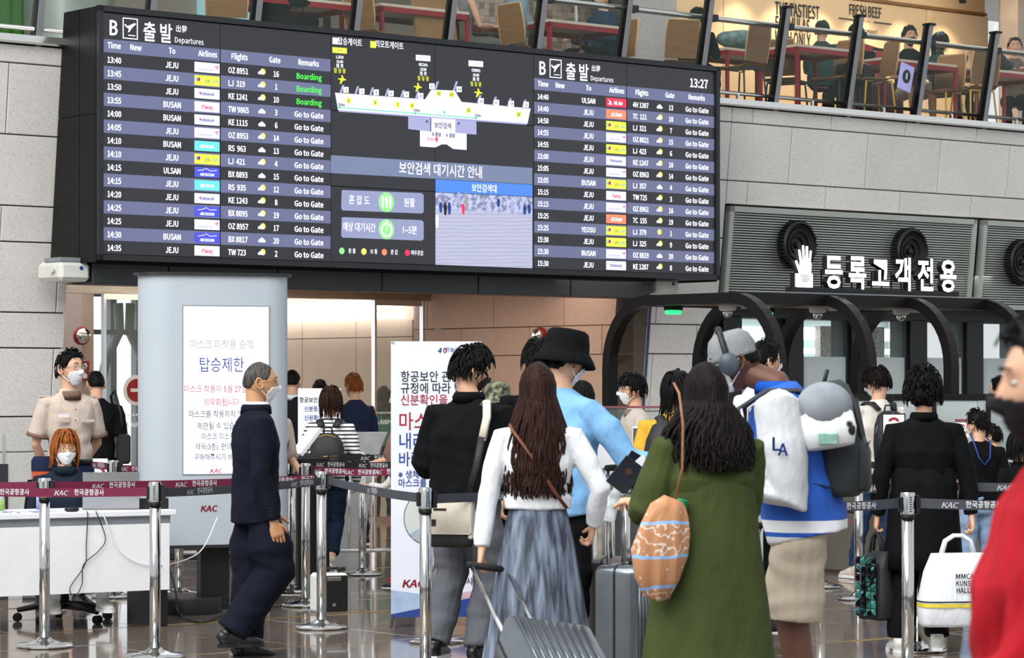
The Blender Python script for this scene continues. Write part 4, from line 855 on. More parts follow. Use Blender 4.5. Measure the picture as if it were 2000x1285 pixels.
def belt(a, b, mt, label, tx=(), z=.94, sag=.0, h=.05, size=1, fin=None):
    """a,b world points (x,y); lettering placed at fractions tx"""
    A = Vector((a[0], a[1], 0)); B_ = Vector((b[0], b[1], 0)); L = (B_-A).length; ang = math.atan2(B_.y-A.y, B_.x-A.x)
    t = thing('retractable_belt', label, 'belt barrier', (A.x, A.y, 0), ang, 'printed belt barriers')
    n = 14; rows = []
    for k in range(n+1):
        f = k/n; zz = z-sag*4*f*(1-f); rows.append([(f*L, -.0015, zz-h/2), (f*L, .0015, zz-h/2), (f*L, .0015, zz+h/2), (f*L, -.0015, zz+h/2)])
    w_ = MB().rings(rows).build('webbing', mt, t)
    for f in tx:
        m = MB(); zz = z-sag*4*f*(1-f); x = f*L
        put_text(m, 'KAC', x-.1, zz, -.004, .052, .0028, sx=1.15, shear=.25); put_text(m, '한국공항공사', x+.075, zz, -.004, .038, .0012, sx=.88)
        o = m.build('belt_lettering', 'belt_print', w_)
    return t
P_ = lambda k: (POSTS[k].x, POSTS[k].y-.0)
def off(k, dx=0, dy=0): return (POSTS[k].x+dx, POSTS[k].y+dy)
belt((-3.6, 16.3), off('b', -.03), 'belt_wine', 'front wine-red belt reaching the second post from left', (.43, .72), .945, .012)
belt((-4.2, 16.7), off('a', -.03), 'belt_wine', 'wine-red belt entering from the left edge to the first post', (.6,), .955, .01)
belt(off('a', .05), off('c', -.04), 'belt_wine', 'long wine-red belt from first post past the suited man', (.21, .52, .82, .95), .955, .012)
belt(off('b', .05), off('c', -.0, -.06), 'belt_grey', 'grey belt running behind the suited man to the speaker-side post', (.2, .86), .94, .01)
belt(off('c', .05, -.06), off('d', -.03), 'belt_grey', 'grey belt crossing in front of the standing banner', (.52,), .945, .012)
belt(off('e', .04), (at(763, 0, 19.2).x, 19.2), 'belt_wine', 'wine-red belt across the striped woman backpack', (.2, .62, .98), .955, .01)
belt(off('f', .04), (at(765, 0, 20.2).x, 20.2), 'belt_dark', 'dark belt just above the wine-red one behind striped woman', (.35, .8), .97, .01)
belt((at(640, 0, 22).x, 22), (at(765, 0, 22.3).x, 22.3), 'belt_dark', 'far dark belt left of the banner, highest of three', (.75,), .97)
belt(off('s', .04), off('r', -.04), 'belt_wine', 'short wine-red belt behind the seated woman', (.55,), .955)
belt(off('r', .04), (at(290, 0, 20.2).x, 20.2), 'belt_wine', 'wine-red belt running behind the white pylon', (.5,), .94)
belt(off('d', .06), off('j', -.03), 'belt_grey', 'grey belt hidden behind the polo man and white sweater', (.5,), .94)
belt(off('j', .06), (at(1240, 0, 15.2).x, 15.2), 'belt_grey', 'grey belt stub behind the held passport', (), .94)
belt(off('w', .0), (at(1300, 0, 21).x, 21), 'belt_dark', 'dark belt under the officer counter glass', (.4,), .97)
belt((at(1490, 0, 14.0).x, 14.0), off('m', -.04), 'belt_grey', 'nearer grey belt left of the post before the black coat', (.62,), .945, .012)
belt(off('m', .05), (at(2100, 0, 14.2).x, 14.2), 'belt_grey', 'nearer grey belt right of the post before the black coat', (.33, .72), .945, .008)
belt((at(1500, 0, 16).x, 16), off('n', -.04), 'belt_grey', 'farther grey belt left of the black coat', (.58,), .96, .012)
belt(off('n', .05), (at(2100, 0, 16.2).x, 16.2), 'belt_grey', 'farther grey belt right of the black coat', (.64,), .965, .008)
belt((at(1600, 0, 20.3).x, 20.3), off('u', -.0, -1.1), 'belt_dark', 'dark belt behind the white-shirted man hip', (.62,), .965)
belt((at(1900, 0, 19.5).x, 19.5), (at(2100, 0, 19.5).x, 19.5), 'belt_wine', 'dim wine-red belt far right behind the red top', (.35,), .985)
# ============================================================ PEOPLE
def hair_mat(name, c, c2):
    def f(nt, b, tc):
        mp = nt.nodes.new('ShaderNodeMapping'); mp.inputs['Scale'].default_value = (1, 1, .08); nt.links.new(tc.outputs['Object'], mp.inputs[0])
        n = nt.nodes.new('ShaderNodeTexNoise'); n.inputs['Scale'].default_value = 120; n.inputs['Detail'].default_value = 3; nt.links.new(mp.outputs[0], n.inputs[0])
        r = nt.nodes.new('ShaderNodeValToRGB'); r.color_ramp.elements[0].position = .35; r.color_ramp.elements[0].color = lin(c2); r.color_ramp.elements[1].position = .65; r.color_ramp.elements[1].color = lin(c)
        nt.links.new(n.outputs[0], r.inputs[0]); nt.links.new(r.outputs[0], b.inputs['Base Color'])
        bp = nt.nodes.new('ShaderNodeBump'); bp.inputs['Strength'].default_value = .5; bp.inputs['Distance'].default_value = .006; nt.links.new(n.outputs[0], bp.inputs['Height']); nt.links.new(bp.outputs[0], b.inputs['Normal'])
    m = node_mat(name, f, .6); m.node_tree.nodes['Principled BSDF'].inputs['Specular IOR Level'].default_value = .12; return m
hair_mat('hair_black', '121010', '070606'); hair_mat('hair_brown', '38201a', '150c0a'); hair_mat('hair_dark', '1a1110', '0a0707'); hair_mat('hair_orange', '9c5a2c', '6e3a1a'); hair_mat('hair_grey', '5a5654', '2b2928'); hair_mat('hair_ash', '6f665d', '4b443e')
mat('skin', 'dcae90', .5, noise_=(14, .5), col2='d3a284', bump=(160, .05)); mat('skin_tan', 'c4946f', .5, noise_=(14, .5), col2='b98863'); mat('skin_dark', '6a4434', .45, noise_=(10, .5), col2='57372a')
mat('eye_white', 'e8e6e2', .2, noise_=(30, .4)); mat('eye_iris', '1d130e', .15, noise_=(30, .4)); mat('lip', 'a8675c', .5, noise_=(30, .4))
mat('mask_white', 'eef0f3', .7, noise_=(8, .5), col2='e6e8ec', bump=(40, .1)); mat('mask_black', '17181b', .7, noise_=(8, .5))
def cloth(name, c, c2=None, rough=.85, scale=5, amt=.6, wv=6.5):
    return mat(name, c, rough, noise_=(scale, amt), col2=c2, bump=(wv, .5, .04), spec=.12, scale=(1.5, 1.5, .7))
cloth('c_black', '0f1012', '0a0b0c'); cloth('c_suit', '151826', '10131e'); cloth('c_navy', '232a44', '1c2238'); cloth('c_suit2', '1b1c20', '151619'); cloth('c_beige', 'c9b9ad', 'beae a2'.replace(' ', '')); cloth('c_brown', '7d6558', '72594d')
cloth('c_white', 'e3e6ea', 'd8dce2'); cloth('c_offwhite', 'dcd6cf', 'd2cbc3'); cloth('c_blue', '7fb0dd', '719fca'); cloth('c_green', '454f2c', '3a4425'); cloth('c_grey', '62656b', '575a60'); cloth('c_greydress', '7c7f7c', '6a6d6a')
cloth('c_jean', '2c3f5c', '22334c'); cloth('c_jeandark', '1f2a3e', '182236'); cloth('c_jeanlight', '8ba3bf', '748cab'); cloth('c_khaki', 'b9ae9c', 'ada18f'); cloth('c_red', 'b01a26', '8f1420'); cloth('c_royal', '1f56b4', '1a4aa0'); cloth('c_jersey', 'cdd0d4', 'c1c4c9')
cloth('c_yellow', 'd8a63c', 'cc9932'); cloth('c_navyshirt', '2c4056', '243548'); cloth('c_teal', '39504e', '2d413f'); cloth('c_denim', '1d2733', '17202b'); cloth('c_mint', '5aa08a', '4e927d'); cloth('c_cap', '8a8d90', '7d8083'); cloth('c_charcoal', '2a2b2e', '222326')
mat('shoe_white', 'd9d8d2', .5, noise_=(20, .5), col2='c6c5be'); mat('shoe_black', '141416', .3, noise_=(20, .5)); mat('shoe_brown', '4b2c1d', .4, noise_=(20, .5)); mat('shoe_red', 'a01e34', .4, noise_=(20, .5)); mat('shoe_cream', 'ded1c4', .5, noise_=(20, .5)); mat('gold', 'c9a04a', .25, 1, noise_=(20, .5))
def stripes_mat(name, c1, c2, per, duty=.45, axis=2):
    def f(nt, b, tc):
        sp = nt.nodes.new('ShaderNodeSeparateXYZ'); nt.links.new(tc.outputs['Object'], sp.inputs[0])
        m = nt.nodes.new('ShaderNodeMath'); m.operation = 'MULTIPLY'; m.inputs[1].default_value = 1/per; nt.links.new(sp.outputs[axis], m.inputs[0])
        fr = nt.nodes.new('ShaderNodeMath'); fr.operation = 'FRACT'; nt.links.new(m.outputs[0], fr.inputs[0])
        lt = nt.nodes.new('ShaderNodeMath'); lt.operation = 'LESS_THAN'; lt.inputs[1].default_value = duty; nt.links.new(fr.outputs[0], lt.inputs[0])
        mx = nt.nodes.new('ShaderNodeMix'); mx.data_type = 'RGBA'; mx.inputs[6].default_value = lin(c1); mx.inputs[7].default_value = lin(c2); nt.links.new(lt.outputs[0], mx.inputs[0]); nt.links.new(mx.outputs[2], b.inputs['Base Color'])
    return node_mat(name, f, .85)
stripes_mat('c_striped', 'e6e8ea', '16181f', .031, .38)
def tulle(nt, b, tc):
    wv = nt.nodes.new('ShaderNodeTexNoise'); mp = nt.nodes.new('ShaderNodeMapping'); mp.inputs['Scale'].default_value = (1, 1, .05); nt.links.new(tc.outputs['Object'], mp.inputs[0]); nt.links.new(mp.outputs[0], wv.inputs[0]); wv.inputs['Scale'].default_value = 28; wv.inputs['Detail'].default_value = 5
    r = nt.nodes.new('ShaderNodeValToRGB'); r.color_ramp.elements[0].position = .38; r.color_ramp.elements[0].color = lin('2f3744'); r.color_ramp.elements[1].position = .64; r.color_ramp.elements[1].color = lin('7d899c')
    nt.links.new(wv.outputs[0], r.inputs[0]); nt.links.new(r.outputs[0], b.inputs['Base Color'])
node_mat('c_tulle', tulle, .8)
def camo(nt, b, tc):
    v = nt.nodes.new('ShaderNodeTexNoise'); v.inputs['Scale'].default_value = 22; nt.links.new(tc.outputs['Object'], v.inputs[0])
    r = nt.nodes.new('ShaderNodeValToRGB'); r.color_ramp.interpolation = 'CONSTANT'; e = r.color_ramp.elements; e[0].color = lin('2b2d26'); e[1].position = .45; e[1].color = lin('565b45'); e.new(.55).color = lin('837f68')
    nt.links.new(v.outputs[0], r.inputs[0]); nt.links.new(r.outputs[0], b.inputs['Base Color'])
node_mat('c_camo', camo, .85)
def dots(name, c1, c2, sc_=60):
    def f(nt, b, tc):
        v = nt.nodes.new('ShaderNodeTexVoronoi'); v.inputs['Scale'].default_value = sc_; nt.links.new(tc.outputs['Object'], v.inputs['Vector'])
        r = nt.nodes.new('ShaderNodeValToRGB'); e = r.color_ramp.elements; e[0].position = .22; e[0].color = lin(c2); e[1].position = .3; e[1].color = lin(c1)
        nt.links.new(v.outputs['Distance'], r.inputs[0]); nt.links.new(r.outputs[0], b.inputs['Base Color'])
    return node_mat(name, f, .85)
dots('c_dotted', 'd8d4ce', '54504e', 70); dots('c_plaid', '6e5a52', '3a2e2c', 40)
def sst(a, b, x): t = np.clip((x-a)/(b-a), 0, 1); return t*t*(3-2*t)
HN, HM = 40, 30
def head_points(out=0.0, n=HN, m=HM):
    th = np.linspace(0, 2*math.pi, n, endpoint=False)[None, :]; ph = np.linspace(.02, math.pi-.02, m)[:, None]
    dx = np.sin(ph)*np.cos(th); dy = np.sin(ph)*np.sin(th); dz = -np.cos(ph)*np.ones_like(th)
    x = dx*.074; y = dy*.094; z = dz*.116
    low = sst(.0, 1, -dz); front = sst(0, .8, dy)
    x = x*(1-.30*low**1.2); y = np.where(y > 0, y*(1-.12*low), y*(1-.5*low)); z = z+.004*low*front
    y = y+.012*sst(.2, .9, -dz)*front*(np.abs(dx) < .6)
    # skull back
    y = np.where((dy < 0) & (dz > -.3), y*1.06, y)
    fx = np.abs(x)
    fr = (dy > .2)
    nose = np.exp(-(x/.011)**2)*np.clip(np.where(z > -.03, (0.022-z)/.052, (z+.045)/.015), 0, 1)*.024
    eye = -.009*np.exp(-((fx-.030)/.016)**2-((z-.012)/.013)**2)
    brow = .004*np.exp(-((fx-.028)/.022)**2-((z-.033)/.008)**2)
    lip = .006*np.exp(-(x/.022)**2-((z+.062)/.010)**2)-.003*np.exp(-(x/.02)**2-((z+.062)/.003)**2)
    chin = .007*np.exp(-(x/.02)**2-((z+.098)/.014)**2)
    y = y+np.where(fr, nose+eye+brow+lip+chin, 0)
    P = np.stack([x, y, z], -1)
    if np.ndim(out) or out:
        d = P/np.linalg.norm(P, axis=-1, keepdims=True); P = P+d*(out[..., None] if np.ndim(out) else out)
    return P
def grid_faces(n, m, keep=None, flip=False):
    fs = []
    for i in range(m-1):
        for j in range(n):
            q = (i*n+j, i*n+(j+1) % n, (i+1)*n+(j+1) % n, (i+1)*n+j)
            if keep is None or all(keep[k] for k in q): fs.append(q)
    return fs
def Hm(hc, k, hy, hp, hr=0): return Matrix.Translation(hc) @ Matrix.Rotation(hy, 4, 'Z') @ Matrix.Rotation(hp, 4, 'X') @ Matrix.Rotation(hr, 4, 'Y') @ Matrix.Scale(k, 4)
def add_head(mb, M):
    P = head_points().reshape(-1, 3); n0 = HN
    mb.add([M @ Vector(p) for p in P], grid_faces(HN, HM)+[tuple(range(HN-1, -1, -1)), tuple(range((HM-1)*HN, HM*HN))])
    for s in (-1, 1):
        mb.tube([M @ Vector((s*(.071+o), -.012+.02*math.cos(a)-.006*math.sin(a), -.004+.029*math.sin(a))) for a, o in ((R(q), .010 if 60 < q < 300 else .002) for q in range(0, 360, 36))], .0062*M.to_scale()[0], 6, closed=True)
        mb.ell(M @ Vector((s*.071, -.008, -.006)), .006, .012, .021, 8, 6, M.to_3x3())
def add_hand(mb, wr, d, palm, k=1, curl=.5, side=1, spread=.12):
    """wr wrist, d pointing direction, palm = palm normal; side=+1 thumb towards d x palm"""
    d = Vector(d).normalized(); p = Vector(palm); p = (p-d*p.dot(d)).normalized(); s = d.cross(p)*side
    w = Vector(wr)
    mb.loft([(w-d*.02*k, .022*k, .028*k), (w+d*.012*k, .02*k, .028*k), (w+d*.04*k, .0165*k, .038*k), (w+d*.075*k, .015*k, .041*k), (w+d*.092*k, .011*k, .036*k)], 12, 2.2, xd=p)
    for i, (o, L) in enumerate(((.029, .072), (.010, .08), (-.010, .075), (-.029, .058))):
        b = w+d*(.082+.004*(1-abs(i-1)))*k+s*o*k; dirv = (d+s*o*spread*30*.1).normalized(); pts = [b-d*.02*k, b]; a = 0
        for seg, f in ((.45, .35), (.3, .8), (.25, .6)):
            a += curl*f*1.5; v = dirv*math.cos(a)+p*math.sin(a); pts.append(pts[-1]+v*L*seg*k)
        mb.tube(pts, [.0085*k, .0095*k, .0086*k, .0078*k, .0055*k], 7)
    t0 = w+d*.025*k+s*.022*k; v1 = (s*.75+d*.6+p*.25).normalized(); v2 = (d*.85+s*.25+p*(.2+.5*curl)).normalized()
    mb.tube([t0-v1*.01*k, t0+v1*.03*k, t0+v1*.038*k+v2*.022*k, t0+v1*.038*k+v2*.046*k], [.0135*k, .012*k, .0098*k, .0065*k], 8)
PEOPLE = []; BAKE = []
def remesh_later(mb, name, m, parent, vox, smooth=3, folds=None, extra=None, T=None):
    me = mb.mesh(name); o = link(name, me, m, parent, True, T)
    md = o.modifiers.new('r', 'REMESH'); md.mode = 'VOXEL'; md.voxel_size = vox; md.use_smooth_shade = True
    sm = o.modifiers.new('s', 'SMOOTH'); sm.factor = .6; sm.iterations = smooth
    BAKE.append((o, m, folds, extra)); return o
def bake_all():
    dg = bpy.context.evaluated_depsgraph_get(); dg.update()
    outm = [bpy.data.meshes.new_from_object(o.evaluated_get(dg)) for o, *_ in BAKE]
    for (o, m, folds, extra), me in zip(BAKE, outm):
        o.modifiers.clear(); n = len(me.vertices)
        if folds and n:
            amp, kx, kz, seed = folds
            co = np.empty(n*3, np.float32); me.vertices.foreach_get('co', co); co = co.reshape(-1, 3)
            no = np.empty(n*3, np.float32); me.vertex_normals.foreach_get('vector', no); no = no.reshape(-1, 3)
            x, y, z = co[:, 0]+seed, co[:, 1], co[:, 2]
            w = np.sin(kx*x+2.3*np.sin(kz*.6*z+seed)+1.7*np.sin(kx*.5*y))*np.sin(kz*z+1.5*np.sin(kx*.7*x)+kx*.5*y)
            w2 = np.sin(kx*1.9*(x+.3*z)+2*np.sin(kz*1.3*z)+kx*y)*np.sin(kz*2.1*z-kx*.8*x+seed*2)
            co += no*((amp*(w+.55*w2))[:, None]); me.vertices.foreach_set('co', co.ravel()); me.update()
        if extra and extra.v:
            vs = np.empty(n*3, np.float32); me.vertices.foreach_get('co', vs); vs = vs.reshape(-1, 3).tolist()
            fs = [tuple(p.vertices) for p in me.polygons]
            nm = bpy.data.meshes.new(me.name); nm.from_pydata(vs+[tuple(v) for v in extra.v], [], fs+[tuple(i+n for i in f) for f in extra.f]); nm.update(); me = nm
        me.materials.clear(); me.materials.append(MATS[m] if isinstance(m, str) else m); me.shade_smooth(); o.data = me
    BAKE.clear()
def hair_build(M, k, style, color, parent, rnd, body):
    """cap of hair shaped on the skull plus locks"""
    P = head_points(); x, y, z = P[..., 0], P[..., 1], P[..., 2]
    long_ = style in ('fringe', 'long', 'bob', 'mid', 'messylong')
    fl = {'fringe': .04, 'crop': .075, 'short': .07, 'messy': .052, 'bangs': .035, 'bob': .06, 'long': .07, 'mid': .065, 'messylong': .06, 'bald': .085, 'puff': .06, 'bun': .07}[style]
    nape = {'crop': -.03, 'short': -.05, 'messy': -.06, 'bangs': -.07, 'bob': -.12, 'long': -.12, 'mid': -.12, 'messylong': -.1, 'bald': -.045, 'puff': -.07, 'bun': -.06, 'fringe': -.12}[style]
    side = {'crop': .01, 'short': .0, 'messy': -.005, 'bangs': -.01, 'bald': .01, 'puff': -.03, 'bun': .0}.get(style, -.10)
    th = {'crop': .008, 'short': .013, 'messy': .024, 'bangs': .02, 'bob': .024, 'long': .016, 'mid': .02, 'messylong': .022, 'bald': .005, 'puff': .052, 'bun': .008, 'fringe': .02}[style]
    yy = y/.09
    line = np.where(yy > .35, fl+(side-fl)*sst(.75, .35, yy), np.where(yy > -.25, side, side+(nape-side)*sst(-.25, -.7, yy)))
    if style in ('bangs',): line = np.where(yy > .2, .03, line)
    inside = sst(-.006, .012, z-line)
    rn = np.array([[noise.noise(Vector(p)*22+Vector((rnd*3.1, 0, 0))) for p in r] for r in P])
    out = inside*(th*(.75+.35*np.clip(z/.11, -.3, 1))+rn*th*.55)+(1-inside)*(-.014)
    if style == 'bald': out = np.where((z > .075) & (y > .0), out*.25+.0005, out)
    Q = head_points(out).reshape(-1, 3); mb = MB()
    mb.add([M @ Vector(p) for p in Q], grid_faces(HN, HM)+[tuple(range(HN-1, -1, -1)), tuple(range((HM-1)*HN, HM*HN))])
    rg = random.Random(int(rnd*1000)); N = {'crop': 0, 'bald': 0, 'short': 240, 'messy': 460, 'bangs': 200, 'bob': 190, 'long': 0, 'mid': 200, 'messylong': 220, 'puff': 460, 'bun': 60, 'fringe': 220}[style]
    L = {'short': .035, 'messy': .055, 'bangs': .06, 'bob': .2, 'mid': .22, 'messylong': .26, 'puff': .045, 'bun': .08, 'fringe': .17}.get(style, .05)
    c = Vector((0, 0, 0)); crown = Vector((0, -.035, .11))
    for q in range(N):
        a = rg.uniform(0, 2*math.pi); e = rg.uniform(-.2, 1.0) if not long_ else rg.uniform(.2, 1)
        d = Vector((math.cos(a)*math.sqrt(1-min(e*e, 1)), math.sin(a)*math.sqrt(1-min(e*e, 1)), e))
        p = Vector((d.x*.074, d.y*.096, d.z*.116)); ln = fl if d.y > .4 else (side if d.y > -.3 else nape)
        if p.z < ln+.01: continue
        if long_ and d.y > (.3 if style == 'fringe' else .55) and abs(d.x) < (.8 if style == 'fringe' else .6): continue
        pts = [p*1.03]; v = (p-crown); v.normalize(); nseg = 5 if not long_ else 9
        for t in range(nseg):
            last = pts[-1]; nn = Vector((last.x/.074**2, last.y/.096**2, last.z/.116**2)).normalized()
            v = (v*.6+Vector((0, 0, -.75 if (long_ or style == 'bangs') else -.35))+Vector((rg.uniform(-1, 1), rg.uniform(-1, 1), rg.uniform(-.6, .8)))*(.22 if long_ else .36 if style in ('messy', 'puff') else .24)); v -= nn*v.dot(nn)*(.9 if last.z > -.04 or not long_ else 0)
            if v.length < 1e-4: v = Vector((0, 0, -1))
            v.normalize(); nx = last+v*L/nseg
            r_ = math.sqrt((nx.x/.074)**2+(nx.y/.096)**2+(nx.z/.116)**2); tgt = 1+(th+.012*math.sin(t*.9))/.09
            if nx.z > -.05 and r_ < tgt: nx = nx*(tgt/r_)
            pts.append(nx)
        w_ = .0062 if not long_ else .009
        mb.tube([M @ p_ for p_ in pts], [k*w_*(1-.85*(i/(len(pts)-1))**1.6)+.0006 for i in range(len(pts))], 5, cap=False, flat=.5)
    if style == 'bun': mb.ell(M @ Vector((0, -.115, .02)), .034*k, .034*k, .034*k)
    if style == 'long': pass
    return mb
def long_locks(mb, M, k, length, width, rg, n=150, wave=.012, fwd=.25, back=.12):
    """locks flowing from the crown over the skull and down the back"""
    Mi = M
    for q in range(n):
        a = rg.uniform(-math.pi*.5-fwd, math.pi*1.5+fwd) if 0 else rg.uniform(math.pi-fwd, 2*math.pi+fwd)
        a0 = a; rr = rg.uniform(.1, 1)
        pts = []
        for e in (1.35, 1.0, .6, .2, -.2):
            r_ = 1.14+.05*rg.random(); x = .074*math.cos(a0)*math.cos(e)*r_; y = .1*math.sin(a0)*math.cos(e)*r_; z = .118*math.sin(e)*1.08
            pts.append(M @ Vector((x, y, z)))
        base = pts[-1]; L = length*rg.uniform(.72, 1.0); ph = rg.uniform(0, 6.3); spread = (width-.085*k)*rg.uniform(.2, 1)
        dx = math.cos(a0); wv = wave*rg.uniform(.5, 1.5)
        for t in range(1, 9):
            f = t/8; pts.append(base+Vector((dx*spread*min(1, f*1.8)+wv*math.sin(ph+f*9)*f*1.5, -back*f*.5*abs(math.sin(a0))-.01+wv*.6*math.cos(ph+f*7), -L*f)))
        m = len(pts); mb.tube(pts, [k*(.0022+.0062*math.sin(math.pi*min(1, (i+1.5)/(m+1)))**.8) for i in range(m)], 5, cap=False, flat=.5)
def add_shoe(host, ank, d, m, k=1, sole='white_plastic', tilt=0, name='shoe'):
    """ank ankle point, d toe direction (horizontal), tilt = heel lift"""
    T = Matrix.Translation(ank) @ Matrix.Rotation(math.atan2(-d[0], d[1]), 4, 'Z') @ Matrix.Rotation(-tilt, 4, 'X') @ Matrix.Scale(k, 4)
    mb = MB(); mb.loft([((0, -.075, -.045), .024, .03), ((0, -.06, -.035), .035, .045), ((0, -.01, -.028), .038, .055), ((0, .05, -.04), .04, .042), ((0, .11, -.05), .045, .03), ((0, .155, -.057), .04, .024), ((0, .18, -.06), .022, .016)], 14, 2.4)
    mb.lathe([(.036, -.05), (.04, -.01), (.043, .02)], 12, Matrix.Translation((0, -.025, 0)))
    o = mb.build(name, m, host, True, T=T)
    s = MB(); out = [(-.03, -.08), (.03, -.08), (.038, -.03), (.036, .04), (.05, .11), (.04, .165), (.015, .19), (-.015, .19), (-.04, .165), (-.05, .11), (-.036, .04), (-.038, -.03)]
    s.prism(out, -.085, -.062, 'xy'); s.build('sole', sole, o, False)
    l = MB()
    for q in range(4): l.tube([(-.022, .03+q*.022, .006-q*.011), (0, .034+q*.022, .014-q*.011), (.022, .03+q*.022, .006-q*.011)], .003, 4)
    l.build('laces', 'white_plastic' if m != 'shoe_black' else 'shoe_black', o)
    return o
def face_mask(M, m, parent, k, loops=True, low=False):
    NN, NM = 96, 80; P = head_points(.007, NN, NM); x, y, z = P[..., 0], P[..., 1], P[..., 2]; fx = np.abs(x)
    keep = (y > .03) & (z < (-.006-.22*fx if not low else -.03)) & (z > -.112) & (fx < .066)
    y2 = np.where(z > -.06, y+.006, y+.004); Q = np.stack([x, y2, z], -1).reshape(-1, 3)
    mb = MB(); mb.add([M @ Vector(p) for p in Q], grid_faces(NN, NM, keep.reshape(-1)))
    used_ = sorted({i for f in mb.f for i in f}); mp_ = {v: i for i, v in enumerate(used_)}; mb.v = [mb.v[i] for i in used_]; mb.f = [tuple(mp_[i] for i in f) for f in mb.f]
    o = mb.build('face_mask', m, parent, True); sd = o.modifiers.new('t', 'SOLIDIFY'); sd.thickness = .003; sd.offset = 0
    if loops:
        l = MB()
        for s in (-1, 1):
            for z0, z1 in ((-.028, .012), (-.085, -.026)): l.tube([M @ Vector((s*.058, .045, z0)), M @ Vector((s*.071, .015, (z0+z1)/2)), M @ Vector((s*.08, -.016, z1))], .0024*k, 5)
        l.build('ear_loop', m, o)
    return o
def glasses(M, parent, k, m='near_black'):
    g = MB()
    for s in (-1, 1):
        g.tube([M @ Vector((s*.032+.024*math.cos(a), .098-.004*abs(math.cos(a)), .008+.018*math.sin(a))) for a in (R(q) for q in range(0, 360, 24))], .0016*k, 5, closed=True)
        g.tube([M @ Vector((s*.056, .092, .012)), M @ Vector((s*.076, .04, .012)), M @ Vector((s*.08, -.02, .006))], .0018*k, 5)
    g.tube([M @ Vector((-.009, .1, .012)), M @ Vector((0, .104, .014)), M @ Vector((.009, .1, .012))], .0016*k, 5)
    o = g.build('glasses', m, parent, True)
    for s in (-1, 1):
        MB().add([M @ Vector((s*.032+.022*math.cos(a), .098-.004*abs(math.cos(a))+e, .008+.016*math.sin(a))) for e in (0, .001) for a in (R(q) for q in range(0, 360, 30))], [tuple(range(11, -1, -1)), tuple(range(12, 24))]+[(i, (i+1) % 12, 12+(i+1) % 12, 12+i) for i in range(12)]).build('lens', 'glass_clear', o)
    return o
def person(label, x, ytop, D, yaw, skin='skin', hair=('short', 'hair_black'), top='c_black', bottom='c_black', sleeve='long', legs='trousers', shoes='shoe_black', sole='white_plastic',
           arms=None, legp=None, mask=None, head=(0, 0, 0), lean=0, seat=None, female=False, build=1, zf=0, H=None, vox=.011, extra=None, group=None, eyes=True, hem=None, fold=.008, hand_curl=.55, gl=None, pos=None, loose=1, twist=0, headoff=(0, 0), noshoes=False, wleg=1.0):
    """x,ytop = where the crown shows ; yaw = direction faced (0 = away from the camera)"""
    rnd = (len(PEOPLE)*.37) % 9+1
    p = Vector(pos) if pos else at(x, 749, D); zt = CH+(HZ-ytop)/F*p.y-zf
    la = R(lean); yw = R(yaw)
    if seat is None: H = H or zt/ (1-.5*(1-math.cos(la)))
    else: H = H or 1.66
    k = H/1.72; wk = build*k*(.93 if female else 1)
    pel = .95*k if seat is None else seat+.09*k
    # torso axis
    ax = Vector((0, math.sin(la), math.cos(la)))
    base = Vector((0, 0, pel))
    def sp(h): return base+ax*(h*k)
    neck0 = sp(.50); hc = sp(.50)+Vector((0, .03*k+math.sin(la)*.06*k+headoff[0], .135*k*(.6+.4*math.cos(la))+headoff[1]))
    if seat is None and not pos: pass
    M = Hm(hc, k, R(head[0]), R(head[1]), R(head[2]))
    loc = Vector((p.x, p.y, zf)); rot = Matrix.Rotation(yw, 4, 'Z')
    if seat is not None:   # set height by what is seen: lower torso on the seat
        pass
    hoff = rot @ Vector((hc.x, hc.y, 0)); loc -= Vector((hoff.x, hoff.y, 0))
    t = thing('person', label, 'person', loc, yw, group)
    sw = .183*wk; SR = sp(.415)+Vector((sw, 0, 0)); SL = sp(.415)+Vector((-sw, 0, 0))
    arms = arms or (((.035, -.02, -.29), (.0, .05, -.26)), ((.035, -.02, -.29), (.0, .05, -.26)))
    legp = legp or (((.005, .01, -.42), (.0, -.03, -.43)), ((.005, .01, -.42), (.0, -.03, -.43)))
    A = []
    for S, sg, (e, w_) in ((SR, 1, arms[0]), (SL, -1, arms[1])):
        E_ = S+Vector((sg*e[0], e[1], e[2]))*k; W_ = E_+Vector((sg*w_[0], w_[1], w_[2]))*k; A.append((S, E_, W_, sg))
    G = []
    for sg, (kn, an) in ((1, legp[0]), (-1, legp[1])):
        h = base+Vector((sg*.088*wk, 0, -.03*k)); Kn = h+Vector((sg*kn[0], kn[1], kn[2]))*k; An = Kn+Vector((sg*an[0], an[1], an[2]))*k; G.append((h, Kn, An, sg))
    # body: one continuous skin
    b = MB(); tw = .9 if female else 1
    b.loft([(sp(-.08), .10*wk, .085*wk), (sp(.05), .14*wk, .095*wk), (sp(.2), .125*wk*tw, .085*wk), (sp(.34), .14*wk, .09*wk), (sp(.42), .105*wk, .07*wk), (sp(.47), .06*wk, .055*wk)], 14)
    hb = M @ Vector((0, -.028, -.05)); b.loft([(sp(.44), .075*k, .065*k), (sp(.5)+Vector((0, .004, 0)), .057*k*(.9 if female else 1), .058*k), (hb, .052*k, .055*k), (M @ Vector((0, -.02, .0)), .05*k, .055*k)], 12, 2)
    for S, E_, W_, sg in A:
        b.tube([S-Vector((sg*.05, 0, 0)), S, S.lerp(E_, .5), E_, E_.lerp(W_, .35), W_], [.03*wk, .04*wk, .042*wk, .036*wk, .037*wk, .024*k], 10)
    for h, Kn, An, sg in G:
        b.tube([h, h.lerp(Kn, .5), Kn, Kn.lerp(An, .35), An], [.08*wk, .07*wk, .05*wk, .052*wk, .034*k], 10)
    ex = MB(); add_head(ex, M)
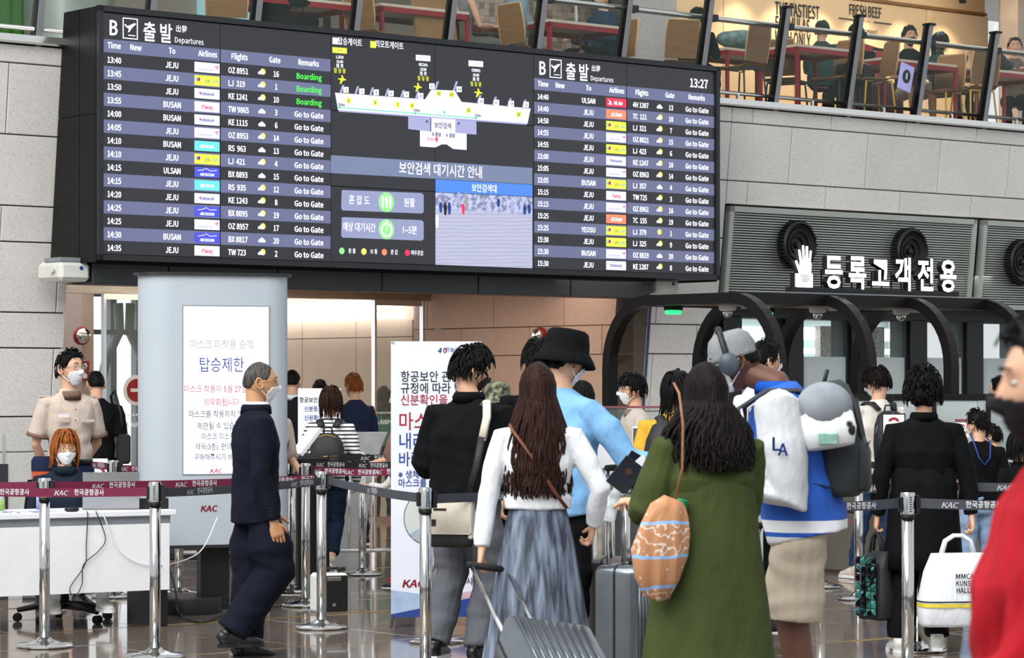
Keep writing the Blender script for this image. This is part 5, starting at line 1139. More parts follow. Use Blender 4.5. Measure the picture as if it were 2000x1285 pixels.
    for S, E_, W_, sg in A:
        d = (W_-E_).normalized(); pn = Vector((-sg, 0, 0)) if abs(d.z) > .6 else Vector((0, 0, -1))
        add_hand(ex, W_, (d+Vector((0, 0, 0))).normalized(), pn, k*(.92 if female else 1), hand_curl, side=(sg if abs(d.z) > .6 else -sg)*(1))
    body = remesh_later(b, 'body', skin, t, vox, 3, extra=ex)
    if eyes:
        for s in (-1, 1):
            MB().ell(M @ Vector((s*.030, .0765, .011)), .0125*k, .0085*k, .0046*k, 10, 7, M.to_3x3().normalized()).build('eye', 'eye_white', t, True)
            MB().ell(M @ Vector((s*.030, .0815, .011)), .0052*k, .0048*k, .0044*k, 8, 6, M.to_3x3().normalized()).build('iris', 'eye_iris', t, True)
            MB().tube([M @ Vector((s*.014, .094, .034)), M @ Vector((s*.03, .094, .039)), M @ Vector((s*.046, .083, .035))], [.0022*k, .003*k, .0015*k], 5).build('eyebrow', hair[1] if hair else 'hair_black', t, True)
        if not mask: MB().ell(M @ Vector((0, .0905, -.062)), .020*k, .006*k, .0062*k, 10, 6, M.to_3x3().normalized()).build('lips', 'lip', t, True)
    if hair:
        hm = hair_build(M, k, hair[0], hair[1], t, rnd, body)
        if hair[0] == 'long':
            rg = random.Random(int(rnd*77)); o_ = hair[2] if len(hair) > 2 else {}
            long_locks(hm, M, k, o_.get('L', .42)*k, o_.get('W', .14)*k, rg, o_.get('n', 150), o_.get('wave', .012), o_.get('fwd', .35), o_.get('back', .12))
        hm.build('hair', hair[1], t, True)
    if mask: face_mask(M, mask, t, k)
    if gl: glasses(M, t, k, gl)
    # clothes
    hz = hem if hem is not None else -.06
    q = loose; cl = MB()
    if top:
        bust = .018 if female else 0
        cl.loft([(sp(hz), .165*wk*q, .118*wk*q), (sp(hz+.06), .168*wk*q, .12*wk*q), (sp(.14), .158*wk*q*(.93 if female else 1), .112*wk*q), (sp(.28)+Vector((0, bust*.5, 0)), .178*wk*q, (.118+bust)*wk*q), (sp(.37), .186*wk, .114*wk), (sp(.42), .172*wk, .098*wk), (sp(.455), .13*wk, .08*wk), (sp(.485), .08*wk, .068*wk), (sp(.505), .066*k, .064*k)], 20)
        for S, E_, W_, sg in A:
            if sleeve == 'none': continue
            r = [.035, .058, .06, .053, .049, .04]; pts = [S+Vector((-sg*.085, 0, .012))*k, S+Vector((0, 0, -.004))*k, S.lerp(E_, .5), E_, E_.lerp(W_, .5), W_.lerp(E_, .04)]
            if sleeve == 'short': pts = pts[:2]+[S.lerp(E_, .45), S.lerp(E_, .8)]; r = [.035, .06, .07, .074]
            if sleeve == 'half': pts = pts[:2]+[S.lerp(E_, .5), E_, E_.lerp(W_, .12)]; r = [.035, .062, .074, .08, .078]
            cl.tube(pts, [a*wk*(1+(q-1)*.6*min(i, 2)/2) for i, a in enumerate(r)], 12)
        remesh_later(cl, {'dress': 'dress'}.get(legs, 'shirt') if legs == 'dress' else 'shirt', top, t, vox, 2, folds=(fold*k, 16/k, 13/k, rnd))
    if legs in ('trousers', 'shorts', 'cropped', 'wide'):
        tr = MB(); wq = (1.3 if legs == 'wide' else 1)*wleg
        tr.loft([(sp(.07), .145*wk, .108*wk), (sp(-.02), .163*wk, .122*wk), (sp(-.09), .155*wk, .118*wk), (sp(-.12), .12*wk, .1*wk)] if seat is None else [(sp(.07), .145*wk, .11*wk), (sp(-.0), .165*wk, .125*wk), (sp(-.07), .15*wk, .115*wk)], 18)
        for h, Kn, An, sg in G:
            end = {'trousers': .97, 'wide': .99, 'cropped': .82}.get(legs, 0)
            if legs == 'shorts': pts = [h, h.lerp(Kn, .35), h.lerp(Kn, .7), h.lerp(Kn, 1.0)]; r = [.093, .092, .09, .088]
            else: pts = [h, h.lerp(Kn, .3), h.lerp(Kn, .65), Kn, Kn.lerp(An, .4), Kn.lerp(An, end)]; r = [.092, .09, .078*wq, .068*wq, .064*wq, .056*wq]
            tr.tube(pts, [a*wk for a in r], 14)
        remesh_later(tr, 'shorts' if legs == 'shorts' else 'trousers', bottom, t, vox, 2, folds=(fold*1.1*k, 11/k, 17/k, rnd+2))
    if legs == 'skirt':
        n = 96; rings = []; 
        for i in range(13):
            f = i/12; z = pel+.10*k-f*(pel-.0*k+.0); rx = (.135+.17*f**.8)*wk; ry = (.105+.16*f**.8)*wk; rings.append([Vector((rx*math.cos(a)*(1+.055*f**.5*math.sin(a*27+math.sin(a*5)*2)), ry*math.sin(a)*(1+.055*f**.5*math.sin(a*27+math.sin(a*5)*2)), z)) for a in (2*math.pi*j/n for j in range(n))])
        MB().rings(rings[::-1]).build('skirt', bottom, t, True); MB().loft([(Vector((0, 0, pel+.085*k)), .139*wk, .109*wk), (Vector((0, 0, pel+.125*k)), .136*wk, .106*wk)], 28, 2).build('waistband', 'c_black', t, True)
    if not noshoes and shoes:
        for i, (h, Kn, An, sg) in enumerate(G):
            v = An-Kn; tilt = 0
            if An.z > .16*k and seat is None: tilt = min(1.1, (An.z-.085*k)/(.16*k))
            add_shoe(t, An+Vector((0, 0, 0)), (sg*.12, 1), shoes, k, sole, tilt)
    info = dict(t=t, M=M, k=k, wk=wk, sp=sp, A=A, G=G, base=base, pel=pel, rot=rot, loc=loc, body=body, H=H)
    PEOPLE.append(info); return info
def local(info, m): return m
def W_(info, v): return info['t'].matrix_basis @ Vector(v) if 0 else Matrix.Translation(info['t'].location) @ Matrix.Rotation(info['t'].rotation_euler.z, 4, 'Z') @ Vector(v)
def WM(info): return Matrix.Translation(info['t'].location) @ Matrix.Rotation(info['t'].rotation_euler.z, 4, 'Z')
def carried(info, name, label, cat, M=None):
    t = bpy.data.objects.new(name, None); C.objects.link(t); t.matrix_world = WM(info) @ (M or Matrix()); tag(t, label, cat); return t
def backpack(info, label, m='bag_black', w=.29, h=.42, d=.15, zoff=0, straps=True, zips='grey_paint', pocket=True, hang=0, m2=None):
    k = info['k']; wk = info['wk']; sp = info['sp']; ax = (sp(1)-sp(0)).normalized(); la = math.atan2(ax.y, ax.z)
    T = Matrix.Translation(sp(.45+zoff)+Vector((0, -.125*wk, 0))) @ Matrix.Rotation(-la+R(hang), 4, 'X')
    t = carried(info, 'backpack', label, 'backpack', T)
    b = MB(); b.loft([((0, -d*.55, -h), w*.40, d*.38), ((0, -d*.55, -h+.03), w*.49, d*.5), ((0, -d*.56, -h*.6), w*.52, d*.56), ((0, -d*.5, -h*.25), w*.47, d*.5), ((0, -d*.42, -.03), w*.36, d*.38), ((0, -d*.4, 0), w*.2, d*.22)], 24, 3)
    b.build('pack_body', m, t, True)
    if pocket:
        b = MB(); b.loft([((0, -d*1.02, -h+.02), w*.34, d*.16), ((0, -d*1.04, -h+.04), w*.4, d*.2), ((0, -d*1.06, -h*.62), w*.4, d*.2), ((0, -d*1.0, -h*.5), w*.34, d*.14)], 20, 3); b.build('front_pocket', m2 or m, t, True)
    z = MB()
    z.tube([(-w*.5*math.cos(a)*1.0, -d*.62-.02*math.sin(a), -h*.42+h*.38*math.sin(a)) for a in (R(q) for q in range(0, 181, 15))], .004, 5)
    z.tube([(-w*.34, -d*1.23, -h*.56), (w*.34, -d*1.23, -h*.54)], .004, 5); z.build('zip', zips, t, True)
    MB().tube([(-.035, -d*.2, -.01), (-.03, -d*.3, .045), (.03, -d*.3, .045), (.035, -d*.2, -.01)], .008, 6).build('grab_loop', m, t, True)
    if straps:
        for s in (-1, 1):
            x = s*.095*wk
            Ti = T.inverted()
            pts = [Ti @ v for v in (sp(.42)+Vector((x*.7, -.13*wk, 0)), sp(.475)+Vector((x, -.07*wk, 0)), sp(.475)+Vector((x*1.15, .03*wk, .0)), sp(.40)+Vector((x*1.35, .135*wk, 0)), sp(.25)+Vector((x*1.65, .14*wk, 0)), sp(.13)+Vector((s*.19*wk, .04*wk, 0)), sp(.08)+Vector((s*.14*wk, -.13*wk, 0)))]
            MB().tube(pts, [.028, .03, .03, .028, .02, .012, .01], 8, flat=.3, up=(1, 0, 0)).build('shoulder_strap', m, t, True)
    return t
def vest(info, m, name='vest', h0=-.02, parent=None):
    sp = info['sp']; wk = info['wk']
    MB().loft([(sp(h0), .178*wk, .13*wk), (sp(.14), .166*wk, .12*wk), (sp(.28), .186*wk, .136*wk), (sp(.36), .17*wk, .125*wk), (sp(.43), .1*wk, .105*wk), (sp(.46), .085*wk, .085*wk)], 24).build(name, m, info['t'], True)
def collar(info, m, h=.475, r=.078, name='collar'):
    sp = info['sp']; k = info['k']
    rr = []
    for rad, z in ((r+.01, h-.045), (r+.006, h-.005), (r-.004, h+.012), (r-.006, h-.02)):
        rr.append([sp(z)+Vector((rad*k*math.cos(a), rad*k*.95*math.sin(a)+(.012*k if math.sin(a) > .8 else 0), 0)) for a in (2*math.pi*j/20 for j in range(20))])
    MB().rings(rr, cap=False, closed=True).build(name, m, info['t'], True)
def lanyard(info, m, drop=.3, card=True, neckback=True):
    sp = info['sp']; k = info['k']; wk = info['wk']; yb = .135*wk
    pts = [sp(.5)+Vector((0, -.06*k, 0)), sp(.5)+Vector((.055*k, 0, 0)), sp(.42)+Vector((.05*k, yb*.9, 0)), sp(.45-drop)+Vector((0, yb+.015, 0)), sp(.42)+Vector((-.05*k, yb*.9, 0)), sp(.5)+Vector((-.055*k, 0, 0))]
    o = MB().tube(pts, .0045*k, 5, closed=True).build('lanyard', m, info['t'], True)
    if card:
        c = sp(.45-drop)+Vector((0, yb+.012, -.06)); MB().box(c.x-.028, c.x+.028, c.y, c.y+.006, c.z-.05, c.z+.05, ch=.002).build('badge_card', 'paper', o)
        MB().box(c.x-.015, c.x+.015, c.y+.006, c.y+.008, c.z-.02, c.z+.03).build('badge_photo', mat('badge_print', '8a6f80', .5, noise_=(40, .5)), o)
# ---- 1 officer at the left
DN = ((.04, -.03, -.29), (-.02, .08, -.25))
p1 = person('uniformed officer in beige short-sleeved shirt standing behind the seated woman', 138, 681, 19.5, -152, build=.9, top='c_beige', bottom='c_navy', sleeve='short', mask='mask_white', head=(22, 2, 0), gl='grey_paint', hair=('short', 'hair_black'), arms=(((.05, -.05, -.28), (-.12, -.14, -.2)), ((.05, -.05, -.28), (-.12, -.14, -.2))), hem=.02)
collar(p1, 'c_brown'); lanyard(p1, mat('lanyard_wine', '4a1b26', .6, noise_=(30, .5)))
for i, (S, E_, Wv, sg) in enumerate(p1['A']):
    d = (E_-S); MB().tube([S+d*.74, S+d*.83], [.079, .08], 14).build('sleeve_cuff', 'c_brown', p1['t'], True); MB().box(S.x-.045, S.x+.045, -.02, .025, S.z+.032, S.z+.044, ch=.004).build('epaulette', 'c_beige', p1['t'])
    MB().box(sg*.045, sg*.135, .125, .135, 1.29, 1.31, ch=.002).build('pocket_flap', 'c_beige', p1['t'])
m = MB()
for q in range(6): m.ell((0, .137, 1.38-q*.075), .006, .003, .006, 8, 5)
m.build('buttons', 'c_brown', p1['t']); MB().box(.05, .125, .136, .141, 1.325, 1.35).build('name_tag', 'white_plastic', p1['t'])
MB().loft([(p1['sp'](.035), .176*p1['wk'], .128*p1['wk']), (p1['sp'](.005), .176*p1['wk'], .128*p1['wk'])], 24).build('belt', 'shoe_black', p1['t'], True)
# ---- 2 man in black inside the left door
p2 = person('man in black T-shirt with shoulder bag, back turned, inside the left glass door', 187, 721, 24.4, 18, top='c_black', bottom='c_black', sleeve='short', hair=('crop', 'hair_black'), eyes=False)
t = carried(p2, 'shoulder_bag', 'black shoulder bag on the right hip of the man inside door', 'bag'); MB().box(.17, .28, -.14, .12, .86, 1.12, ch=.02).build('bag_body', 'bag_black', t); MB().tube([(.22, -.05, 1.1), (.2, -.08, 1.3), (.15, -.06, 1.5), (.14, .08, 1.45), (.2, .1, 1.2), (.22, .05, 1.1)], .012, 6).build('strap', 'bag_black', t, True)
# ---- 4 man in the dark suit
p4 = person('grey-haired man in dark navy suit walking past with white mask', 508, 702, 15.9, -72, top='c_suit', bottom='c_suit', hair=('bald', 'hair_grey'), mask='mask_white', gl='gold', head=(-6, -3, 0), arms=(((.03, -.02, -.3), (.0, .08, -.27)), ((.03, .03, -.3), (.0, .12, -.25))), legp=(((.0, .10, -.42), (.0, -.26, -.34)), ((.0, -.0, -.43), (.0, -.04, -.42))), legs='wide', sole='shoe_black', hem=-.17, loose=1.1, build=1.04, skin='skin_tan', hand_curl=.4, vox=.009, fold=.005, wleg=1.25)
collar(p4, 'c_suit', .5, .08, 'jacket_collar'); collar(p4, 'c_white', .515, .066, 'shirt_collar')
S, E_, Wv, sg = p4['A'][0]; m = MB(); d = (Wv-E_)
for q in range(3): m.ell(E_+d*(.72+q*.07)+Vector((.046, -.012, 0)), .004, .007, .007, 8, 5)
m.build('sleeve_buttons', 'shoe_black', p4['t'])
# ---- people beyond the belts
p5 = person('man in charcoal suit seen from behind, left of the notice stand', 571, 719, 26.2, -8, top='c_suit2', bottom='c_suit2', hair=('crop', 'hair_black'), hem=-.17, loose=1.06, eyes=False, vox=.016); collar(p5, 'c_white', .51, .07)
p6 = person('brown-haired person in navy jacket turning left near beige panels', 690, 729, 27.2, 38, top='c_navy', bottom='c_navy', hair=('short', 'hair_orange'), mask='mask_white', hem=-.15, loose=1.05, arms=(DN, ((.05, .05, -.26), (-.05, .2, .1))), vox=.016)
p7 = person('dark-haired head just showing above the notice stand', 625, 742, 29.2, 5, hair=('short', 'hair_black'), eyes=False, vox=.02)
p8 = person('woman in black and white striped top with bob hair and backpack', 646, 756, 22.3, -4, top='c_striped', bottom='c_jeandark', hair=('bob', 'hair_brown'), female=True, legs='cropped', shoes='shoe_cream', eyes=False, head=(-4, 2, 0), arms=(((.07, .0, -.27), (-.02, .12, -.22)), ((.09, .02, -.26), (-.1, .2, -.1))), legp=(((-.02, .06, -.41), (-.03, -.24, -.34)), ((.0, .04, -.42), (-.02, .0, -.42))), hem=-.08, loose=1.05, vox=.012)
backpack(p8, 'small black backpack with gold zips on the striped woman', 'bag_black', .27, .33, .13, -.09, zips='gold')
p9 = person('staff member in navy vest and beige blouse half hidden by the suited man', 532, 738, 20.6, -128, top='c_beige', bottom='c_navy', sleeve='half', female=True, hair=('bun', 'hair_black'), mask='mask_white', arms=(((.06, .0, -.27), (-.05, .2, -.16)), ((.06, .0, -.27), (-.05, .2, -.16))), vox=.014); vest(p9, 'c_navy'); lanyard(p9, 'shoe_black', .22)
p10 = person('staff member in brown blouse whose arm shows left of the banner', 784, 748, 21.4, 75, top='c_brown', bottom='c_navy', sleeve='half', female=True, hair=('bun', 'hair_black'), eyes=False, vox=.016, arms=(((.05, .0, -.28), (-.02, .22, -.1)), ((.05, .05, -.28), (-.02, .22, -.05)))); vest(p10, 'c_navy')
p11 = person('woman with long ash hair and mint top behind the glass door', 749, 752, 31.9, 0, top='c_mint', bottom='c_black', female=True, hair=('long', 'hair_ash', dict(L=.3, W=.15, n=60)), eyes=False, vox=.02)
p12 = person('small child in dotted blouse and navy trousers at banner edge', 782, 868, 22.2, 75, top='c_dotted', bottom='c_navy', female=True, hair=('mid', 'hair_black'), shoes='shoe_red', sole='shoe_red', arms=(((.05, .15, -.2), (.0, .2, .0)), ((.05, .18, -.18), (.0, .2, .02))), loose=1.2, vox=.012, hem=-.1)
# ---- 13 man in black polo
p13 = person('young man in oversized black polo and grey trousers with black mask', 921, 676, 15.6, -22, top='c_black', bottom='c_grey', sleeve='half', hair=('messy', 'hair_black'), mask='mask_black', head=(-42, -14, 0), legs='wide', loose=1.22, hem=-.06, build=1.02, shoes='shoe_black', sole='white_plastic', lean=4, vox=.009, arms=(((.05, .03, -.28), (-.1, .22, -.03)), ((.07, .03, -.28), (-.08, .2, -.1))), legp=(((.02, .06, -.42), (-.02, -.12, -.4)), ((.0, .02, -.42), (.03, -.16, -.38))), hand_curl=.7)
collar(p13, 'c_black', .51, .082)
t = carried(p13, 'messenger_bag', 'cream and black messenger bag on the hip of the polo man', 'bag', Matrix.Translation((.01, -.235, .80)) @ Matrix.Scale(.9, 4) @ Matrix.Rotation(R(12), 4, 'Z'))
MB().loft([((0, 0, -.15), .125, .04), ((0, 0, -.12), .14, .05), ((0, 0, .1), .135, .045), ((0, 0, .14), .12, .035)], 20, 3.5).build('bag_body', 'bag_black', t, True)
MB().box(-.135, .135, -.066, -.05, -.07, .16, ch=.012).build('flap', mat('canvas_cream', 'd8d1c1', .8, noise_=(12, .5), col2='cbc3b2', bump=(150, .3)), t, True)
MB().box(-.1, -.02, -.07, -.066, .075, .087).build('pocket_slot', 'near_black', t); MB().box(-.115, -.085, -.071, -.066, -.02, .02).build('label_patch', 'near_black', t); MB().box(.11, .14, -.05, .045, -.1, .18, ch=.008).build('side_webbing', 'canvas_cream', t)
MB().tube([(.1, -.01, .14), (.16, -.03, .34), (.19, -.01, .52)], .024, 6, flat=.25).build('strap', 'bag_black', t, True); MB().tube([(.19, -.01, .5), (.215, .02, .64), (.2, .1, .74), (.15, .22, .70)], .026, 6, flat=.25).build('shoulder_pad', 'canvas_cream', t, True)
MB().tube([(-.12, -.02, -.13), (-.17, -.03, -.17), (-.15, -.03, -.24)], .006, 5).build('dangling_cord', 'near_black', t)
# ---- 14 camo hat
p14 = person('person in camouflage bucket hat with black backpack behind the polo man', 972, 752, 19, 5, hair=('short', 'hair_black'), eyes=False, vox=.016); backpack(p14, 'black backpack worn under the camouflage hat', 'bag_black')
def bucket_hat(info, m, k=1, brim=.05, drop=.05):
    Mh = info['M'] @ Matrix.Translation((0, -.006, .0)); rr = []
    for r_, z in ((.02, .165), (.078, .162), (.092, .15), (.102, .1), (.106, .055), (.114, .045), (.112+brim*.6, .045-drop*.5), (.112+brim, .045-drop), (.108+brim, .04-drop), (.105, .038)):
        rr.append([Mh @ Vector((r_*.93*k*math.cos(a), r_*1.06*k*math.sin(a), z)) for a in (2*math.pi*j/32 for j in range(32))])
    return MB().rings(rr).build('bucket_hat', m, info['t'], True)
bucket_hat(p14, 'c_camo', 1, .045, .04)
# ---- 17 head behind bucket hat
p17 = person('tall dark-haired person almost hidden behind the black bucket hat', 1052, 664, 17.2, 10, hair=('messy', 'hair_black'), eyes=False, vox=.02)
# ---- 16 man in blue sweatshirt
p16 = person('tall man in light blue sweatshirt and black bucket hat reaching right', 1104, 655, 14.7, -48, top='c_blue', bottom='c_black', hair=('short', 'hair_black'), mask='mask_white', head=(-8, -10, 0), loose=1.22, build=1.08, hem=-.12, vox=.009, arms=(((.16, .12, -.25), (.12, .2, -.06)), ((.05, .02, -.29), (-.02, .15, -.22))), hand_curl=.5)
bucket_hat(p16, 'c_black', 1.1, .032, .055)
# ---- 15 woman in white sweater
p15 = person('long-haired woman in white sweater and grey pleated tulle skirt', 1050, 706, 13.0, 2, top='c_white', bottom='c_tulle', female=True, hair=('long', 'hair_brown', dict(L=.50, W=.16, n=1000, wave=.010, fwd=.5, back=.1)), legs='skirt', eyes=False, sleeve='long', vox=.008, arms=(((.13, -.03, -.26), (-.03, .1, -.18)), ((.07, -.01, -.29), (.03, -.04, -.25))), hem=.06, loose=1.06, hand_curl=1.0, fold=.004)
o = carried(p15, 'crossbody_strap', 'thin brown leather strap across the white sweater', 'bag strap'); sp = p15['sp']; MB().tube([sp(.47)+Vector((-.13, -.02, 0)), sp(.44)+Vector((-.12, -.105, 0)), sp(.3)+Vector((-.02, -.135, 0)), sp(.15)+Vector((.07, -.13, 0)), sp(.07)+Vector((.13, -.09, 0))], .009, 6, flat=.5).build('strap', mat('leather', '6e3a26', .5, noise_=(30, .4)), o, True)
# her suitcase, tipped and pulled
hand = WM(p15) @ p15['A'][1][2]
gpt = hand+Vector((0.035, -.03, -.085)); case_c = at(1046, 1295, 12.1)
dirv = (case_c-gpt).normalized(); tz = -dirv; tx = Vector((.80, .60, 0)); tx = (tx-tz*tx.dot(tz)).normalized(); ty = tz.cross(tx)
L_ = (case_c-gpt).length; Mc = Matrix((tx, ty, tz)).transposed().to_4x4(); w_, h_ = .40, .56; hh = L_-.02
Mc.translation = gpt-tz*(h_+.06+hh)
sc_ = suitcase('suitcase', 'dark silver ribbed suitcase being pulled by the white-sweater woman', Mc @ Matrix.Translation((0, -.25*.36, 0)), w_, .25, h_, 'case_silver', 'near_black', hh, ribs=9)
# ---- 18, 19, 20
p18 = person('woman in white blouse with long black hair behind the blue sleeve', 1138, 741, 19.3, 8, top='c_offwhite', bottom='c_khaki', female=True, hair=('long', 'hair_black', dict(L=.24, W=.13, n=90)), eyes=False, vox=.015)
p19 = person('officer in beige shirt with clear glasses behind the counter screen', 1234, 729, 20.9, 102, top='c_beige', bottom='c_navy', hair=('bangs', 'hair_black'), mask='mask_white', gl='grey_paint', arms=(((.05, .05, -.27), (-.08, .22, -.05)), ((.05, .05, -.27), (-.08, .22, -.05))), vox=.012); collar(p19, 'c_brown'); lanyard(p19, 'ink_blue', .2)
p20 = person('person in yellow shirt with black backpack behind the green dress', 1322, 722, 16.8, -10, top='c_yellow', bottom='c_black', hair=('mid', 'hair_black'), eyes=False, vox=.014, sleeve='half'); backpack(p20, 'black backpack on the yellow shirt', 'bag_black', .33, .48, .2, .0)
# ---- 21 woman in green dress
p21 = person('woman in long olive green dress with wavy dark hair holding passports', 1378, 706, 11.2, 22, top='c_green', female=True, legs='none', hair=('long', 'hair_dark', dict(L=.30, W=.2, n=1000, wave=.014, fwd=.5, back=.16)), eyes=False, vox=.008, sleeve='half', build=1.12, loose=1.12, arms=(((-.01, .06, -.27), (-.1, .2, .0)), ((.06, .06, -.26), (-.02, .20, .02))), hem=.0, fold=.005, hand_curl=.9, shoes='shoe_white')
sp = p21['sp']; wk = p21['wk']; n = 72; rr = []
for i in range(16):
    f = i/15; z = p21['pel']+.3*p21['k']-f*(p21['pel']+.3*p21['k']-.22); rx = (.17+.115*f)*wk*1.08; ry = (.125+.125*f)*wk*1.1
    rr.append([Vector((rx*math.cos(a)*(1+.035*f*math.sin(a*6+f*1.5)+.012*math.sin(a*11+f*9)), ry*math.sin(a)*(1+.04*f*math.sin(a*6+f*1.5)+.01*math.sin(a*9-f*14)), z)) for a in (2*math.pi*j/n for j in range(n))])
MB().rings(rr[::-1]).build('dress_skirt', 'c_green', p21['t'], True)
# tote of bandana cloth hanging at her left hip
def bandana(nt, b, tc):
    mp = nt.nodes.new('ShaderNodeMapping'); nt.links.new(tc.outputs['Object'], mp.inputs[0]); mp.inputs['Rotation'].default_value = (0, R(8), 0)
    sp_ = nt.nodes.new('ShaderNodeSeparateXYZ'); nt.links.new(mp.outputs[0], sp_.inputs[0])
    nz = nt.nodes.new('ShaderNodeTexNoise'); nz.inputs['Scale'].default_value = 7; nt.links.new(tc.outputs['Object'], nz.inputs[0])
    a1 = nt.nodes.new('ShaderNodeMath'); a1.operation = 'MULTIPLY_ADD'; a1.inputs[1].default_value = .05; nt.links.new(nz.outputs[0], a1.inputs[0]); nt.links.new(sp_.outputs[2], a1.inputs[2])
    def band(src, per, duty):
        m = nt.nodes.new('ShaderNodeMath'); m.operation = 'MULTIPLY'; m.inputs[1].default_value = 1/per; nt.links.new(src, m.inputs[0]); fr = nt.nodes.new('ShaderNodeMath'); fr.operation = 'FRACT'; nt.links.new(m.outputs[0], fr.inputs[0])
        l = nt.nodes.new('ShaderNodeMath'); l.operation = 'LESS_THAN'; l.inputs[1].default_value = duty; nt.links.new(fr.outputs[0], l.inputs[0]); return l.outputs[0]
    blue = band(a1.outputs[0], .125, .1)
    wv = nt.nodes.new('ShaderNodeTexWave'); wv.wave_type = 'RINGS'; wv.inputs['Scale'].default_value = 12; wv.inputs['Distortion'].default_value = 9; wv.inputs['Detail'].default_value = 2; wv.inputs['Detail Scale'].default_value = 2; nt.links.new(tc.outputs['Object'], wv.inputs[0])
    gt_ = nt.nodes.new('ShaderNodeMath'); gt_.operation = 'GREATER_THAN'; gt_.inputs[1].default_value = .86; nt.links.new(wv.outputs[1], gt_.inputs[0])
    msk = band(a1.outputs[0], .25, .5); an = nt.nodes.new('ShaderNodeMath'); an.operation = 'MULTIPLY'; nt.links.new(gt_.outputs[0], an.inputs[0]); nt.links.new(msk, an.inputs[1])
    vo = nt.nodes.new('ShaderNodeTexVoronoi'); vo.inputs['Scale'].default_value = 26; nt.links.new(tc.outputs['Object'], vo.inputs['Vector']); lt = nt.nodes.new('ShaderNodeMath'); lt.operation = 'LESS_THAN'; lt.inputs[1].default_value = .16; nt.links.new(vo.outputs['Distance'], lt.inputs[0])
    mx0 = nt.nodes.new('ShaderNodeMath'); mx0.operation = 'MAXIMUM'; nt.links.new(lt.outputs[0], mx0.inputs[0]); nt.links.new(an.outputs[0], mx0.inputs[1])
    x1 = nt.nodes.new('ShaderNodeMix'); x1.data_type = 'RGBA'; x1.inputs[6].default_value = lin('b5825c'); x1.inputs[7].default_value = lin('dccabb'); nt.links.new(mx0.outputs[0], x1.inputs[0])
    x2 = nt.nodes.new('ShaderNodeMix'); x2.data_type = 'RGBA'; x2.inputs[7].default_value = lin('8cb4e2'); nt.links.new(blue, x2.inputs[0]); nt.links.new(x1.outputs[2], x2.inputs[6]); nt.links.new(x2.outputs[2], b.inputs['Base Color'])
node_mat('c_bandana', bandana, .85)
c0 = at(1292, 1075, 10.95)
t = bpy.data.objects.new('tote_bag', None); C.objects.link(t); t.location = c0; t.rotation_euler = (0, R(6), R(8)); tag(t, 'peach bandana-print tote bag hanging at the green dress', 'tote bag')
mb = MB(); mb.loft([((.0, 0, -.20), .012, .01), ((0, 0, -.185), .05, .035), ((0, 0, -.11), .09, .06), ((-.005, 0, -.01), .108, .07), ((0, 0, .09), .1, .06), ((.015, 0, .16), .075, .045), ((.03, 0, .205), .04, .03)], 40, 2.2)
mb.v = [(v[0]+.006*math.sin(v[0]*70+v[2]*18), v[1]+.012*math.sin(v[0]*95+v[2]*9), v[2]) for v in mb.v]; mb.build('bag_body', 'c_bandana', t, True)
MB().tube([(.03, -.01, .19), (.045, -.02, .33), (.03, -.02, .5), (.01, .02, .62), (.0, .1, .66)], .0055, 6, flat=.5).build('strap', mat('tan_strap', '9a6c4a', .5, noise_=(30, .4)), t, True)
MB().lathe([(.001, .10), (.028, .10), (.034, .2), (.036, .205), (.001, .21)], 16, Matrix.Translation((.055, .02, .0))).build('cup_of_green_drink', mat('cup_green', '1f9a63', .3, noise_=(9, .4)), t, True)
def booklet(name, label, px, py, D, w, h, m, rot, cat='passport', th=.006):
    o = MB().box(-w/2, w/2, -th/2, th/2, -h/2, h/2, ch=.001).build(name, m); o.matrix_world = Matrix.Translation(at(px, py, D)) @ Matrix.Rotation(R(rot[2]), 4, 'Z') @ Matrix.Rotation(R(rot[0]), 4, 'X') @ Matrix.Rotation(R(rot[1]), 4, 'Y'); return tag(o, label, cat)
o = booklet('passport', 'dark navy passport held by the green-dress woman', 1222, 928, 11.6, .10, .14, mat('passport_navy', '18202f', .5, noise_=(40, .4)), (10, 38, 0))
MB().prism([(.016*math.cos(q*.785), .02+.016*math.sin(q*.785)) for q in range(8)], -.006, -.004).build('crest', mat('crest_brown', '4b3830', .5, noise_=(40, .4)), o)
booklet('passport', 'second passport behind the first held by green-dress woman', 1236, 918, 11.65, .10, .14, 'passport_navy', (10, 30, 8)); booklet('boarding_pass', 'white boarding pass sticking out of the passports', 1250, 908, 11.63, .05, .07, 'paper', (0, 50, 0), 'paper', .002)
booklet('folded_paper', 'pale folded paper sheet below the passports', 1262, 982, 11.55, .24, .07, mat('paper_green', 'c9d3cb', .6, noise_=(9, .4)), (60, 24, 0), 'paper', .002)
t = bpy.data.objects.new('plastic_bottle', None); C.objects.link(t); t.location = at(1197, 985, 14.4); t.rotation_euler = (0, R(15), 0); tag(t, 'crumpled clear plastic bottle held under blue sleeve', 'bottle')
MB().lathe([(.001, -.09), (.03, -.09), (.034, -.07), (.03, -.03), (.034, 0), (.03, .03), (.03, .06), (.014, .09), (.014, .1), (.001, .1)], 12).build('bottle_body', mat('bottle_clear', 'dfe6ea', .1, alpha=.45, noise_=(30, .3)), t); MB().lathe([(.001, .1), (.016, .1), (.016, .115), (.001, .115)], 12).build('cap', 'white_plastic', t)
